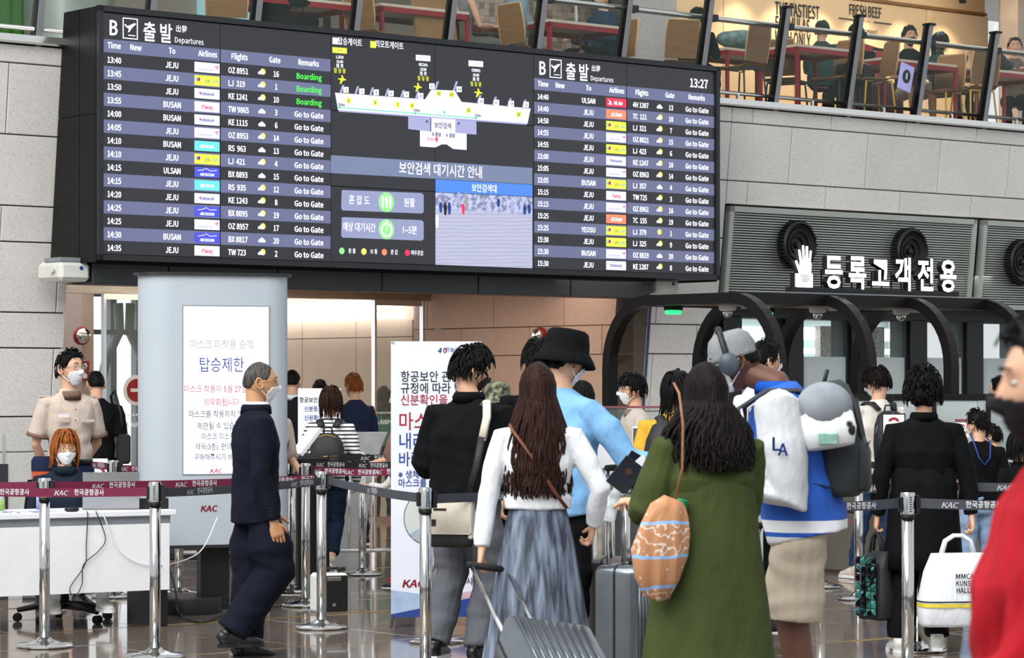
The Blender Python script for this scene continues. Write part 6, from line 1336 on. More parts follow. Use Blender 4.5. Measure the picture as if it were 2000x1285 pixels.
# ---- standing suitcases between
mat('rod_dark', '3c4148', .3, .7, noise_=(9, .4))
for (px, D, rz, m_, lab, hd_) in ((1182, 15.1, 82, mat('case_bronze', '6f6a68', .3, .6, noise_=(9, .4)), 'bronze-grey hard suitcase standing by chrome posts', .62), (1232, 14.6, 62, 'case_silver', 'silver ribbed suitcase standing beside the green dress', .5)):
    p_ = at(px, 700, D); suitcase('suitcase', lab, Matrix.Translation((p_.x, p_.y, 0)) @ Matrix.Rotation(R(rz), 4, 'Z'), .40, .24, .56, m_, 'near_black', hd_, ribs=9)
# ---- 22 tall man with jersey
def jersey(nt, b, tc):
    sp_ = nt.nodes.new('ShaderNodeSeparateXYZ'); nt.links.new(tc.outputs['Object'], sp_.inputs[0])
    r = nt.nodes.new('ShaderNodeValToRGB'); r.color_ramp.interpolation = 'CONSTANT'; e = r.color_ramp.elements
    mr = nt.nodes.new('ShaderNodeMapRange'); mr.inputs[1].default_value = .75; mr.inputs[2].default_value = 1.75; nt.links.new(sp_.outputs[2], mr.inputs[0]); nt.links.new(mr.outputs[0], r.inputs[0])
    e[0].position = 0; e[0].color = lin('d3d6da'); e[1].position = .155; e[1].color = lin('1f56b4')
    for p_, c in ((.175, 'e4e6ea'), (.225, '1f56b4')): x = e.new(p_); x.color = lin(c)
    nt.links.new(r.outputs[0], b.inputs['Base Color'])
node_mat('c_jerseybody', jersey, .8)
p22 = person('tall man in blue and white baseball jersey leaning forward with big backpack', 1436, 646, 12.15, 80, skin='skin_dark', top='c_jerseybody', bottom='c_khaki', sleeve='none', hair=('crop', 'hair_black'), legs='shorts', mask='mask_white', head=(8, -16, 0), lean=11, headoff=(.14, -.05), H=1.86, build=1.22, loose=1.15, hem=-.12, vox=.009, shoes='shoe_white', arms=(((.02, -.0, -.30), (.0, .20, -.02)), ((.04, -.05, -.37), (-.05, .22, .12))), legp=(((.0, .06, -.42), (.0, -.1, -.41)), ((.0, .02, -.42), (.0, -.04, -.42))), fold=.007)
sl = MB(); k = p22['k']; wk = p22['wk']
for S, E_, Wv, sg in p22['A']:
    sl = MB(); sl.tube([S-Vector((sg*.09, 0, 0)), S, S.lerp(E_, .5), E_, E_.lerp(Wv, .5), Wv.lerp(E_, .06)], [.055*wk, .078*wk, .08*wk, .07*wk, .06*wk, .045*wk], 16); remesh_later(sl, 'sleeve', 'c_jersey', p22['t'], .009, 2, folds=(.0035, 20, 15, 3))
    if sg < 0:
        d = (E_-S).normalized(); m = MB(); put_text(m, 'L', -.018, .012, 0, .105, .004, sx=.9); put_text(m, 'A', .012, -.012, -.001, .095, .004, sx=.9)
        
        T = Matrix.Translation(S.lerp(E_, .42)+Vector((-.088*wk-.012, 0, 0))) @ Matrix.Rotation(R(-90), 4, 'Z'); m.build('sleeve_monogram', 'ink_blue', p22['t'], T=T)
collar(p22, 'c_royal', .5, .085)
# cap, headphones
Mh = p22['M']; cp_ = MB(); rr = []
for r_, z in ((.01, .13), (.05, .128), (.08, .105), (.093, .07), (.098, .03), (.098, .018)): rr.append([Mh @ Vector((r_*.88*math.cos(a), r_*1.04*math.sin(a), z)) for a in (2*math.pi*j/28 for j in range(28))])
cp_.rings(rr); cap_ = cp_.build('cap', 'c_cap', p22['t'], True)
br = MB(); pts_ = [(.075*math.cos(a), .06+.12*math.sin(a)) for a in (R(q) for q in range(0, 181, 15))]
br.add([Mh @ Vector((x, y, z-abs(x)*abs(x)*3)) for z in (.022, .03) for x, y in pts_], [tuple(range(12, -1, -1)), tuple(range(13, 26))]+[(i, i+1, 14+i, 13+i) for i in range(12)]+[(12, 0, 13, 25)]); br.build('brim', 'c_cap', cap_)
m = MB(); put_text(m, 'B', 0, 0, 0, .06, .003); m.build('cap_emblem', 'ink_black', cap_, T=Mh @ Matrix.Translation((0, .106, .075)) @ Matrix.Rotation(R(180), 4, 'Z'))
hp = MB(); hp.tube([Mh @ Vector((.092*math.cos(a), .03, .01+.14*math.sin(a))) for a in (R(q) for q in range(0, 181, 12))], .009, 8, flat=1.6); h_o = hp.build('headphones', 'near_black', p22['t'], True)
for s in (-1, 1): MB().ell(Mh @ Vector((s*.093, .03, .0)), .022, .042, .046, 16, 9, Mh.to_3x3()).build('ear_cup', mat('cup_slate', '46525c', .4, noise_=(20, .4)), h_o, True)
# badge lanyard, big backpack
bp_ = backpack(p22, 'large slate grey hiking backpack on the jersey man', mat('pack_slate', '353a3d', .75, noise_=(12, .5), col2='2c3134', bump=(90, .3)), .34, .50, .175, .06, zips='near_black', hang=8)
for x in (-.1, 0, .1): MB().tube([(x, -.165, -.08), (x*1.1, -.19, -.25), (x, -.185, -.42)], .008, 5).build('compression_strap', 'near_black', bp_, True)
ht = carried(p22, 'clipped_cap', 'two grey caps with panda print clipped to the hiking backpack', 'cap', Matrix.Translation(p22['sp'](.42)+Vector((-.23, -.20, -.0))))
MB().ell((0, 0, -.01), .10, .12, .105, 20, 12).build('crown', mat('cap_grey', '8f959c', .8, noise_=(9, .4), col2='7c8289'), ht, True); o = MB().loft([((-.05, -.03, -.18), .03, .10), ((-.03, -.02, -.12), .05, .12), ((.0, 0, -.05), .09, .12)], 16).build('lower_cap', dots('panda_print', 'e5e7e9', '1c1d20', 11), ht, True)
MB().box(-.1, -.08, -.06, .02, -.17, -.12, ch=.004).build('charm', mat('holo_mint', 'a8d9c4', .2, .6, noise_=(30, .4)), ht)
o = carried(p22, 'mask_pouch', 'thin white badge cord around the neck of jersey man', 'cord'); MB().tube([p22['sp'](.5)+Vector((-.08, -.02, 0)), p22['sp'](.4)+Vector((-.1, .14, 0)), p22['sp'](.2)+Vector((-.02, .19, 0))], .006, 5).build('cord', 'white_plastic', o, True)
# ---- 23 .. right side
p23 = person('dark-haired person behind the grey cap', 1494, 662, 17.6, -60, hair=('short', 'hair_black'), mask='mask_white', top='c_white', vox=.016)
p24 = person('young man in white shirt with black backpack and jeans', 1712, 715, 22.2, 22, top='c_offwhite', bottom='c_jean', hair=('messy', 'hair_dark'), mask='mask_white', head=(28, -16, 0), shoes='shoe_cream', loose=1.15, hem=-.1, vox=.011, arms=(DN, ((.05, .0, -.28), (-.03, .2, -.12))), legp=(((.0, .02, -.42), (.0, .02, -.43)), ((.0, .1, -.41), (.02, .1, -.42))))
backpack(p24, 'black backpack worn over the white shirt', 'bag_black', .28, .42, .14, -.04)
p25 = person('woman in long black coat with short puffy black hair carrying bags', 1803, 726, 16.3, 0, top='c_black', bottom='c_black', female=True, hair=('puff', 'hair_black'), shoes='shoe_white', eyes=False, loose=1.12, build=1.1, hem=0, legs='wide', vox=.009, arms=(((.075, -.03, -.29), (.02, -.03, -.24)), ((.075, -.02, -.29), (.02, .05, -.24))), hand_curl=1.0, legp=(((.0, .05, -.42), (-.02, -.12, -.40)), ((.02, .02, -.42), (.05, -.05, -.42))), fold=.004)
sp = p25['sp']; wk = p25['wk']; k = p25['k']
MB().rings([[Vector(((.19+.05*f)*wk*math.cos(a)*(1+.02*math.sin(a*7)), (.13+.05*f)*wk*math.sin(a)*(1+.03*math.sin(a*8)), p25['pel']+.18*k-f*.62*k)) for a in (2*math.pi*j/40 for j in range(40))] for f in (1, .8, .6, .4, .2, 0)]).build('coat_skirt', 'c_black', p25['t'], True); collar(p25, 'c_black', .51, .08)
def tote(info, side, label, m, w, h, d, rz, name='tote_bag', dx=0):
    S, E_, Wv, sg = info['A'][side]; c = Wv+Vector((dx, -.13 if dx else 0, -.105)); t = carried(info, name, label, 'bag', Matrix.Translation(c) @ Matrix.Rotation(R(rz), 4, 'Z'))
    mb = MB(); mb.loft([((0, 0, -.14-h), w*.5, d*.5), ((0, 0, -.12-h), w*.54, d*.6), ((0, 0, -.14-h*.6), w*.54, d*.62), ((0, 0, -.13-h*.2), w*.47, d*.4), ((0, 0, -.1), w*.4, d*.16)], 32, 3.2)
    mb.v = [(x+.006*math.sin(z*40), y+.008*math.sin(x*40+z*22), z) for x, y, z in mb.v]; mb.build('bag_body', m, t, True)
    for s in (-1, 1): MB().tube([(-w*.24, s*.012, -.11), (-w*.18, s*.012, -.03), (-w*.06, s*.008, .0), (w*.06, s*.008, .0), (w*.18, s*.012, -.03), (w*.24, s*.012, -.11)], .012, 6, flat=.5).build('handle', m, t, True)
    return t
tb = tote(p25, 0, 'big white tote with yellow stripe and boxy black lettering', 'c_white', .42, .38, .17, 12, dx=-.1)
for z0, z1, m_ in ((-.405, -.385, mat('stripe_yellow', 'e3d13a', .7, noise_=(20, .4))), (-.378, -.37, 'ink_black')):
    MB().loft([((0, 0, z0), .236, .118), ((0, 0, z1), .236, .118)], 32, 3.2, cap=False).build('printed_stripe', m_, tb, True)
m = MB(); put_text(m, 'MMCA', 0, -.225, -.113, .055, .003, sx=.95); put_text(m, 'KUNST', 0, -.265, -.113, .055, .003, sx=.8); put_text(m, 'HALLE', 0, -.305, -.113, .055, .003, sx=.85); m.build('bag_lettering', 'ink_black', tb)['kind'] = 'stuff'
node_mat('holo', lambda nt, b, tc: None, .2, .7)
nt = MATS['holo'].node_tree; b = nt.nodes['Principled BSDF']; tc = nt.nodes['Texture Coordinate'] if 'Texture Coordinate' in nt.nodes else nt.nodes.new('ShaderNodeTexCoord'); ck = nt.nodes.new('ShaderNodeTexVoronoi'); ck.inputs['Scale'].default_value = 24; nt.links.new(tc.outputs['Object'], ck.inputs['Vector'])
r = nt.nodes.new('ShaderNodeValToRGB'); r.color_ramp.elements[0].color = lin('14161c'); r.color_ramp.elements[0].position = .45; r.color_ramp.elements[1].color = lin('58b0a8'); r.color_ramp.elements[1].position = .9; sp_ = nt.nodes.new('ShaderNodeSeparateColor'); nt.links.new(ck.outputs['Color'], sp_.inputs[0]); nt.links.new(sp_.outputs[0], r.inputs[0]); nt.links.new(r.outputs[0], b.inputs['Base Color'])
hb = tote(p25, 1, 'black bag with shiny teal triangles in the left hand of the woman in black', 'bag_black', .22, .36, .12, -60, 'patterned_bag')
tri = MB(); rg = random.Random(4)
for i in range(7):
    for j in range(4):
        x0 = -.1+j*.05; z0 = -.48+i*.05; tri.add([(x0, -.085, z0), (x0+.046, -.085, z0), (x0+.023, -.1, z0+.023), (x0+.046, -.085, z0+.046), (x0, -.085, z0+.046)], [(0, 1, 2), (1, 3, 2), (3, 4, 2), (4, 0, 2)])
o = tri.build('mirror_triangles', 'holo', hb); o['kind'] = 'stuff'
tri2 = MB(); tri2.v = [(v[0], -v[1], v[2]) for v in tri.v]; tri2.f = [f[::-1] for f in tri.f]; o = tri2.build('mirror_triangles', 'holo', hb); o['kind'] = 'stuff'
p26 = person('boy in black T-shirt with blue mask cord and light jeans', 1908, 798, 19, 14, top='c_black', bottom='c_jeanlight', sleeve='short', hair=('short', 'hair_black'), mask='mask_white', head=(30, 0, 0), vox=.011); 
o = carried(p26, 'neck_cord', 'blue neck cord hanging down the back of the boy', 'cord'); k = p26['k']; sp = p26['sp']; MB().tube([sp(.56)+Vector((-.06*k, .02, 0)), sp(.49)+Vector((-.075*k, -.08*k, 0)), sp(.36)+Vector((-.05*k, -.128*k, 0)), sp(.3)+Vector((0, -.132*k, 0)), sp(.36)+Vector((.05*k, -.128*k, 0)), sp(.49)+Vector((.075*k, -.08*k, 0)), sp(.56)+Vector((.06*k, .02, 0))], .006, 5).build('cord', 'ink_blue', o, True)
p27 = person('smaller child beside the boy in black T-shirt', 1936, 828, 20.6, 60, top='c_black', sleeve='short', hair=('short', 'hair_black'), mask='mask_white', vox=.014)
p28 = person('distant person whose dark head shows beside the blurred face', 1953, 735, 24.5, 60, hair=('short', 'hair_black'), vox=.02)
p29 = person('person in bright red sweater close to the camera, in profile', 2062, 606, 4.9, 84, top='c_red', hair=('short', 'hair_black'), mask='mask_black', loose=1.2, build=1.28, vox=.009, head=(4, -4, 0), arms=(((.03, .0, -.29), (-.04, .15, -.2)), ((.05, .1, -.28), (-.08, .2, -.1))), bottom='c_denim')
p30 = person('person in black clothing partly hidden by the red sweater', 1990, 842, 18.2, 20, top='c_black', female=True, hair=('mid', 'hair_black'), eyes=False, vox=.016)
# ---- seated people
SEATL = (((.04, .42, .02), (.0, .04, -.42)), ((.03, .42, .02), (.0, .02, -.42)))
TBL = (((.05, .08, -.26), (-.08, .24, .02)), ((.05, .08, -.26), (-.08, .24, .02)))
p3 = person('woman with ginger bob at the desk in dark denim jacket and mask', 127, 849, 18.3, -163, seat=.46, H=1.60, top='c_denim', bottom='c_denim', female=True, hair=('fringe', 'hair_orange'), mask='mask_white', gl='gold', arms=(((.07, .08, -.26), (-.13, .2, -.0)), ((.07, .08, -.26), (-.13, .2, -.0))), legp=(((.04, .42, .02), (.02, .1, -.38)), ((.05, .42, .02), (.06, .1, -.38))), legs='cropped', shoes='shoe_white', vox=.009, head=(5, -6, 0), loose=1.15, hand_curl=.8)
collar(p3, 'c_denim', .5, .085)
for (kn, An) in ((g[1], g[2]) for g in p3['G']): MB().tube([An+Vector((0, 0, .1)), An+Vector((0, 0, .0))], [.045, .04], 12).build('sock', 'c_white', p3['t'], True)
def up(label, px, b, yw, ytop=None, **kw):
    s = S_(px, b); wp = WT @ Vector((s, b, 0)); H = 1.66
    if ytop is not None: k = (Z_(ytop, s, b)-UZ-.45)/.86; H = max(1.35, min(1.8, k*1.72))
    kw.setdefault('arms', TBL); kw.setdefault('legp', SEATL); kw.setdefault('vox', .013)
    return person(label, px, 0, 0, yw, pos=(wp.x, wp.y), zf=UZ, seat=.45, H=H, **kw)
FR, FL, FC, FA = -50, 130, 205, 40
u1 = up('seated cafe customer in black top above the flights column, only the lap in view', 540, 1.55, FR, top='c_black', bottom='c_black', legs='shorts', shoes='shoe_white')
u2 = up('seated woman in grey sleeveless dress on the upper floor', 905, 1.75, FR, top='c_greydress', bottom='c_greydress', female=True, sleeve='none', legs='wide', hair=('mid', 'hair_dark'), shoes='shoe_black')
u3 = up('man in navy long-sleeved shirt reading a paper at the cafe table', 1175, 1.75, FL, top='c_navyshirt', bottom='c_black', legs='shorts', shoes='shoe_black')
u4 = up('person in black with curly black hair seated upstairs by granite pillar', 1362, 1.9, -20, 14, top='c_black', hair=('messylong', 'hair_black'))
u5 = up('man in dark cap and dark jacket eating at the cafe table', 1606, 2.0, -35, 40, top='c_teal', hair=('short', 'hair_black'), loose=1.12)
u6 = up('man in black cap and white mask seated behind the handrail', 1672, 2.5, FL+10, 47, top='c_black', mask='mask_white')
u7 = up('boy with black mask and black T-shirt facing the hall upstairs', 1776, 2.15, 195, 50, top='c_black', bottom='c_khaki', sleeve='short', legs='shorts', mask='mask_black', hair=('short', 'hair_black'))
u8 = up('woman in blue knitted cap and dark green top resting on elbow', 1836, 1.7, FR-10, 62, top='c_teal', female=True, hair=('mid', 'hair_dark'), arms=(((.05, .2, -.2), (-.05, .12, .24)), ((.05, .1, -.26), (-.08, .24, .02))))
u9 = up('long-haired woman in plaid shirt eating at the far right table', 1982, 2.1, 175, 62, top='c_plaid', bottom='c_black', female=True, hair=('bun', 'hair_dark'), arms=(((.06, .12, -.22), (-.12, .18, .12)), ((.06, .12, -.22), (-.12, .18, .12))))
def capp(info, m, brim=True):
    Mh = info['M']; rr = [[Mh @ Vector((r_*.9*math.cos(a), r_*1.05*math.sin(a), z)) for a in (2*math.pi*j/24 for j in range(24))] for r_, z in ((.01, .135), (.055, .13), (.085, .1), (.097, .06), (.1, .025))]
    o = MB().rings(rr).build('cap', m, info['t'], True)
    if brim:
        pts_ = [(.075*math.cos(a), .06+.12*math.sin(a)) for a in (R(q) for q in range(0, 181, 20))]; n = len(pts_)
        MB().add([Mh @ Vector((x, y, z)) for z in (.025, .033) for x, y in pts_], [tuple(range(n-1, -1, -1)), tuple(range(n, 2*n))]+[(i, i+1, n+1+i, n+i) for i in range(n-1)]+[(n-1, 0, n, 2*n-1)]).build('brim', m, o)
capp(u5, 'c_teal', False); capp(u6, 'c_black'); capp(u8, 'coat_blue', False)
s = S_(1132, 1.55); o = tag(MB().box(-.1, .1, -.002, .002, 0, .26).build('paper_sheet', 'paper', T=WT @ Matrix.Translation((s, 1.6, UZ+.82)) @ Matrix.Rotation(R(55), 4, 'Z') @ Matrix.Rotation(R(20), 4, 'Y')), 'sheet of paper held by the navy-shirted man', 'paper')
bake_all()
# ============================================================ DESK AND THINGS ON IT
dk = thing('reception_desk', 'white desk with front panel at lower left', 'desk', (at(345, 0, 17.95).x, 17.95, 0), R(32))
MB().box(-1.9, 0, 0, .62, .715, .75, ch=.004).build('desktop', 'white_paint', dk); MB().box(-1.9, -.03, .03, .06, .66, .712).build('apron_rail', 'grey_paint', dk)
MB().box(-1.9, -.05, .0, .018, .24, .665).build('modesty_panel', 'white_plastic', dk)
for x in (-.09, -1.85): MB().box(x, x+.05, .05, .57, 0, .715).build('leg', 'near_black', dk)
def ondesk(name, label, cat, x, y, rz=0): 
    p_ = Matrix.Translation(dk.location) @ Matrix.Rotation(R(32), 4, 'Z') @ Vector((x, y, .75)); return thing(name, label, cat, p_, R(32)+rz)
t = ondesk('laptop', 'open silver laptop seen from behind its lid on the desk', 'laptop', -.36, .22, R(-22))
MB().box(-.18, .18, .0, .24, 0, .016, ch=.004).build('base', 'brushed_steel', t); MB().box(-.18, .18, 0, .24, .0, .0).v
MB().add([(x, y, z) for x in (-.18, .18) for y, z in ((-.005, .012), (-.018, .012), (-.078, .24), (-.066, .243))], [(0, 1, 2, 3), (7, 6, 5, 4)]+[(i, i+4, (i+1) % 4+4, (i+1) % 4) for i in range(4)]).build('lid', mat('laptop_grey', 'a3a5a8', .35, .7, noise_=(9, .4), col2='9a9c9f'), t)
t = ondesk('desk_phone', 'black desk telephone at the right end of the desk', 'telephone', -.07, .25, R(-20))
MB().prism([(-.09, 0), (.09, 0), (.09, .025), (-.09, .07)], -.11, .11, 'yz').build('base', 'near_black', t); MB().tube([(-.12, -.09, .055), (-.12, -.07, .085), (-.12, .05, .085), (-.12, .08, .055)], .022, 8).build('handset', 'near_black', t, True); MB().box(-.02, .08, .0, .08, .05, .075).build('keypad', 'dark_metal', t)
def bottle(x, y, lab, c, r=.033, h=.13):
    t = ondesk('pump_bottle', lab, 'bottle', x, y); MB().lathe([(.001, 0), (r, 0), (r, h*.8), (r*.7, h*.95), (.014, h), (.001, h)], 20).build('bottle_body', mat('gel', 'd5dde6', .15, alpha=.75, noise_=(9, .4)), t, True, ang=40); MB().lathe([(r+.0006, h*.15), (r+.0006, h*.7)], 20).build('label', mat('label_'+c, c, .5, noise_=(14, .5)), t, True)
    MB().lathe([(.001, h), (.014, h), (.014, h+.02), (.005, h+.022), (.005, h+.045), (.001, h+.045)], 12).build('pump', 'white_plastic', t); MB().box(-.006, .035, -.006, .006, h+.043, h+.052).build('nozzle', 'white_plastic', t)
bottle(-.86, .14, 'clear hand sanitiser pump bottle with blue label on the desk', '8f9fcb', .04, .13); bottle(-1.16, .12, 'sanitiser bottle with green and yellow label at left of desk', '9fc46b', .036, .12)
t = ondesk('paper_stack', 'printed leaflets lying on the desk beside the sanitiser', 'papers', -.98, .15, R(8)); MB().box(-.1, .1, -.08, .08, 0, .008).build('sheet', mat('print_mix', '7f86b4', .6, noise_=(30, .2), col2='e6e6ea'), t)
t = ondesk('computer_mouse', 'black computer mouse with cable on the desk front', 'mouse', -.68, .1); MB().ell((0, 0, .014), .05, .035, .018).build('shell', 'near_black', t, True)
def cable(lab, pts, r, m): 
    return tag(MB().tube(pts, r, 6).build('cable', m, None, True), lab, 'cable')
Wd = lambda x, y, z: Matrix.Translation(dk.location) @ Matrix.Rotation(R(32), 4, 'Z') @ Vector((x, y, z))
def smooth_pts(P, n=6):
    out = []
    for i in range(len(P)-1):
        p0, p1, p2, p3 = [Vector(P[max(0, min(len(P)-1, i+j))]) for j in (-1, 0, 1, 2)]
        for t_ in range(n): f = t_/n; out.append(.5*((2*p1)+(p2-p0)*f+(2*p0-5*p1+4*p2-p3)*f*f+(3*p1-p0-3*p2+p3)*f**3))
    return out+[Vector(P[-1])]
def cp2(*a): return smooth_pts([Wd(*q) for q in a])
cable('thin black looped cable hanging in front of the white desk panel', cp2((-.62, .0, .755), (-.62, -.012, .72), (-.63, -.012, .55), (-.64, -.014, .42), (-.74, -.014, .28), (-.71, -.014, .22), (-.66, -.014, .3), (-.65, -.016, .42), (-.55, -.014, .5), (-.5, -.014, .58), (-.55, -.012, .72), (-.56, .0, .755)), .003, 'near_black')
cable('thin white cable drooping from the desk to the pylon', [Vector(v) for v in cp2((-.52, .0, .76), (-.5, -.012, .7), (-.42, -.012, .52), (-.28, -.014, .42), (-.12, -.014, .4))]+smooth_pts([Wd(-.1, -.014, .4), at(325, 1104, 18.2), at(390, 1078, 18.3), at(425, 1010, 18.6)])[1:], .004, 'white_plastic')
cable('black power cable lying on the floor below the pylon', smooth_pts([at(330, 1165, 18.9), at(345, 1190, 18.7), Vector((at(365, 0, 18.4).x, 18.4, .01)), Vector((at(400, 0, 18.2).x, 18.2, .01)), Vector((at(450, 0, 18.9).x, 18.9, .01)), Vector((at(520, 0, 19.2).x, 19.2, .01))]), .007, 'near_black')
cable('second floor cable tangled by the base of the pylon', smooth_pts([at(327, 1100, 18.9), at(342, 1150, 18.8), Vector((at(352, 0, 18.6).x, 18.6, .01)), Vector((at(385, 0, 19.6).x, 19.6, .01)), Vector((at(470, 0, 19.5).x, 19.5, .01))]), .006, 'near_black')
# office chair
oc = thing('office_chair', 'black office chair on castors under the seated woman', 'chair', (p3['t'].location.x, p3['t'].location.y, 0), R(17))
MB().box(-.24, .24, -.22, .24, .40, .45, ch=.03).build('seat', 'c_black', oc, True); MB().lathe([(.03, .1), (.03, .4)], 14).build('gas_post', 'dark_metal', oc, True)
MB().loft([((0, .28, .55), .2, .03), ((0, .3, .7), .23, .035), ((0, .32, .92), .2, .03)], 20, 4).build('backrest', 'c_black', oc, True); MB().tube([(0, .1, .41), (0, .27, .43), (0, .29, .6)], .02, 8).build('back_arm', 'near_black', oc, True)
for q in range(5):
    a = q*2*math.pi/5+.3; e = Vector((.31*math.cos(a), .31*math.sin(a), 0)); MB().tube([(0, 0, .11), e*.6+Vector((0, 0, .1)), e+Vector((0, 0, .075))], [.03, .022, .016], 8).build('leg', 'near_black', oc, True)
    MB().lathe([(.001, -.022), (.028, -.022), (.028, .022), (.001, .022)], 14, Matrix.Translation((e.x, e.y, .028)) @ Matrix.Rotation(a, 4, 'Z') @ Matrix.Rotation(R(90), 4, 'X')).build('castor', 'rubber', oc)
# glass partition, bin behind the desk
t = thing('glass_partition', 'clear glass partition with dark posts behind the seated woman', 'partition', (at(60, 0, 20.2).x, 20.2, 0), R(10))
MB().box(-.35, .28, -.004, .004, .5, 1.18).build('glass_pane', 'glass_clear', t)
for x in (-.19,): MB().box(x-.03, x+.03, -.03, .03, 0, .98).build('post', 'dark_metal', t); MB().box(x-.012, x+.012, -.012, .012, .98, 1.2).build('clamp_rod', 'steel', t)
MB().box(-.06, .06, -.1, .1, 0, .02).build('foot', 'dark_metal', t)
t = thing('waste_canister', 'small navy and orange canister behind the seated woman', 'canister', (at(83, 0, 19.2).x, 19.2, 0)); MB().lathe([(.001, .0), (.05, 0), (.05, .88), (.001, .88)], 18).build('stand', 'near_black', t, True, ang=40); MB().lathe([(.001, .88), (.075, .88), (.075, .96), (.001, .96)], 18).build('canister_base', mat('orange_plastic', 'd4572c', .5, noise_=(9, .4)), t, True, ang=40); MB().lathe([(.001, .96), (.078, .96), (.078, 1.03), (.06, 1.06), (.001, 1.06)], 18).build('lid', 'c_navy', t, True, ang=40)
# KAC swing sign behind the officer
t = thing('standing_sign', 'white slanted standing sign with ringed letters behind the officer', 'sign', (at(190, 0, 21.6).x, 21.6, 0), R(0))
MB().prism([(-.1, 0), (.2, 0), (.08, .98), (-.14, .98)], -.02, .02).build('sign_board', 'white_paint', t)
m = MB(); rr = [[(-.02+r_*math.cos(q*.3), y, .84+r_*math.sin(q*.3)) for q in range(21)] for r_, y in ((.075, -.024), (.095, -.024))]
m.add(rr[0]+rr[1], [(i, (i+1) % 21, 21+(i+1) % 21, 21+i) for i in range(21)]); put_text(m, 'KAC', -.02, .84, -.024, .055, .002, shear=.2); m.build('ring_logo', 'ink_red', t)
# ---- white pylon with a screen
py = thing('information_pylon', 'tall pale grey pylon with bright screen behind the suited man', 'information pylon', (at(416, 0, 19.1).x, 19.1, 0), R(20))
pw, pd = .52, .2; pz0, pz1 = .47, 2.29
def prof(w, d, n=8):
    out = []
    for s_, a0 in ((-1, 90), (1, -90)):
        for q in range(n+1): a = R(a0+180*q/n); out.append((s_*(w-d)*1+ d*math.cos(a), d*math.sin(a)))
    return out
MB().prism(prof(pw, .19), pz0, pz1, 'xy').build('body', 'pylon', py, True, ang=50); MB().prism(prof(pw+.03, .21), pz1, pz1+.02, 'xy').build('top_plate', 'dark_metal', py); MB().prism(prof(pw+.01, .2), pz0-.02, pz0, 'xy').build('bottom_plate', 'dark_metal', py)
MB().box(-.1, .1, -.06, .06, .02, pz0).build('support_post', 'near_black', py); MB().lathe([(.001, 0), (.26, 0), (.26, .1), (.25, .115), (.001, .115)], 32, c=(-.2, 0)).build('round_base', 'near_black', py, True, ang=40)
mat('bright_screen', 'f0f2fa', .12, emit='e9ecff', es=.92, noise_=(1, .5), col2='e6e9f4'); mat('scr_ink', '202a60', .3, emit='3c4790', es=.8); mat('scr_inkred', '902030', .3, emit='b04450', es=.8); mat('scr_inkblack', '202228', .3, emit='3a3c46', es=.8)
scn = MB().box(-.25, .34, -.196, -.188, .95, 2.08).build('display_screen', 'bright_screen', py)
MB().box(-.26, .35, -.192, -.186, .94, 2.09).build('screen_bezel', 'grey_paint', py)
mbs = MD()
for tx_, z, sz, mt in (('마스크 미착용 승객', 1.80, .072, 'scr_grey'), ('탑승제한', 1.66, .11, 'scr_ink'), ('마스크 착용이 5월 27일부터', 1.50, .058, 'scr_inkred'), ('의무화됩니다', 1.41, .058, 'scr_inkred'), ('마스크를 착용하지 않으면', 1.33, .055, 'scr_inkblack'), ('제한될 수 있습니다', 1.25, .055, 'scr_inkblack'), ('마스크 미소지 시', 1.18, .052, 'scr_inkblack'), ('약국(3층), 편의점에서', 1.11, .052, 'scr_inkblack'), ('구매해주시기 바랍니다', 1.04, .052, 'scr_inkblack')):
    m = MB(); put_text(m, tx_, .01, z+.02, -.199, sz, .0008, sx=.78, align='CENTER'); m.build('lettering_line', mt, scn)['kind'] = 'stuff'
put_text(mbs['scr_inkred'], 'KAC', -.03, .972, -.199, .055, .002, sx=1.1, shear=.2); flush(mbs, scn, 'screen_lettering')
m = MB(); put_text(m, 'KAC', -.08, .72, -.194, .075, .003, sx=1.1, shear=.2); m.build('pylon_logo', 'ink_red', py)
# ---- standing banner
bn = thing('standing_banner', 'tall white printed banner about masks and identity checks', 'banner', (at(852, 0, 17.9).x, 17.9, 0), R(4))
bz0, bz1 = .065, 1.83
sh_ = MB().box(-.29, .29, -.004, .0, bz0, bz1).build('banner_sheet', mat('banner_cloth', 'dfe3ef', .6, noise_=(2, .5), col2='d8dcea'), bn)
mbs = MD()
for tx_, z, sz, mt in (('항공보안 관련', 1.60, .077, 'ink_black'), ('규정에 따라 탑승 시', 1.525, .077, 'ink_black'), ('신분확인을 위해', 1.45, .077, 'ink_red'), ('마스크를', 1.31, .125, 'ink_red'), ('내려주시기', 1.185, .115, 'ink_blue'), ('바랍니다', 1.07, .1, 'ink_blue'), ('※ 생체정보 등록', .975, .058, 'ink_blue'), ('마스크를 내려', .92, .058, 'ink_blue')):
    m = MB(); put_text(m, tx_, -.245 if sz != .077 else -.23, z, -.007, sz, .0012, sx=.86, align='LEFT'); m.build('lettering_line', mt, sh_)['kind'] = 'stuff'
put_text(mbs['ink_blue'], '4', .02, 1.775, -.007, .06, .002, shear=.2); put_text(mbs['ink_red'], '0', .055, 1.775, -.007, .06, .002); put_text(mbs['ink_blue'], '하늘을 잇다', .14, 1.775, -.007, .035)
put_text(mbs['ink_red'], 'KAC', -.15, .285, -.007, .09, .004, sx=1.15, shear=.2); put_text(mbs['ink_black'], '한국공항공사', .1, .29, -.007, .055, .001, sx=.9)
flush(mbs, sh_, 'banner_lettering')
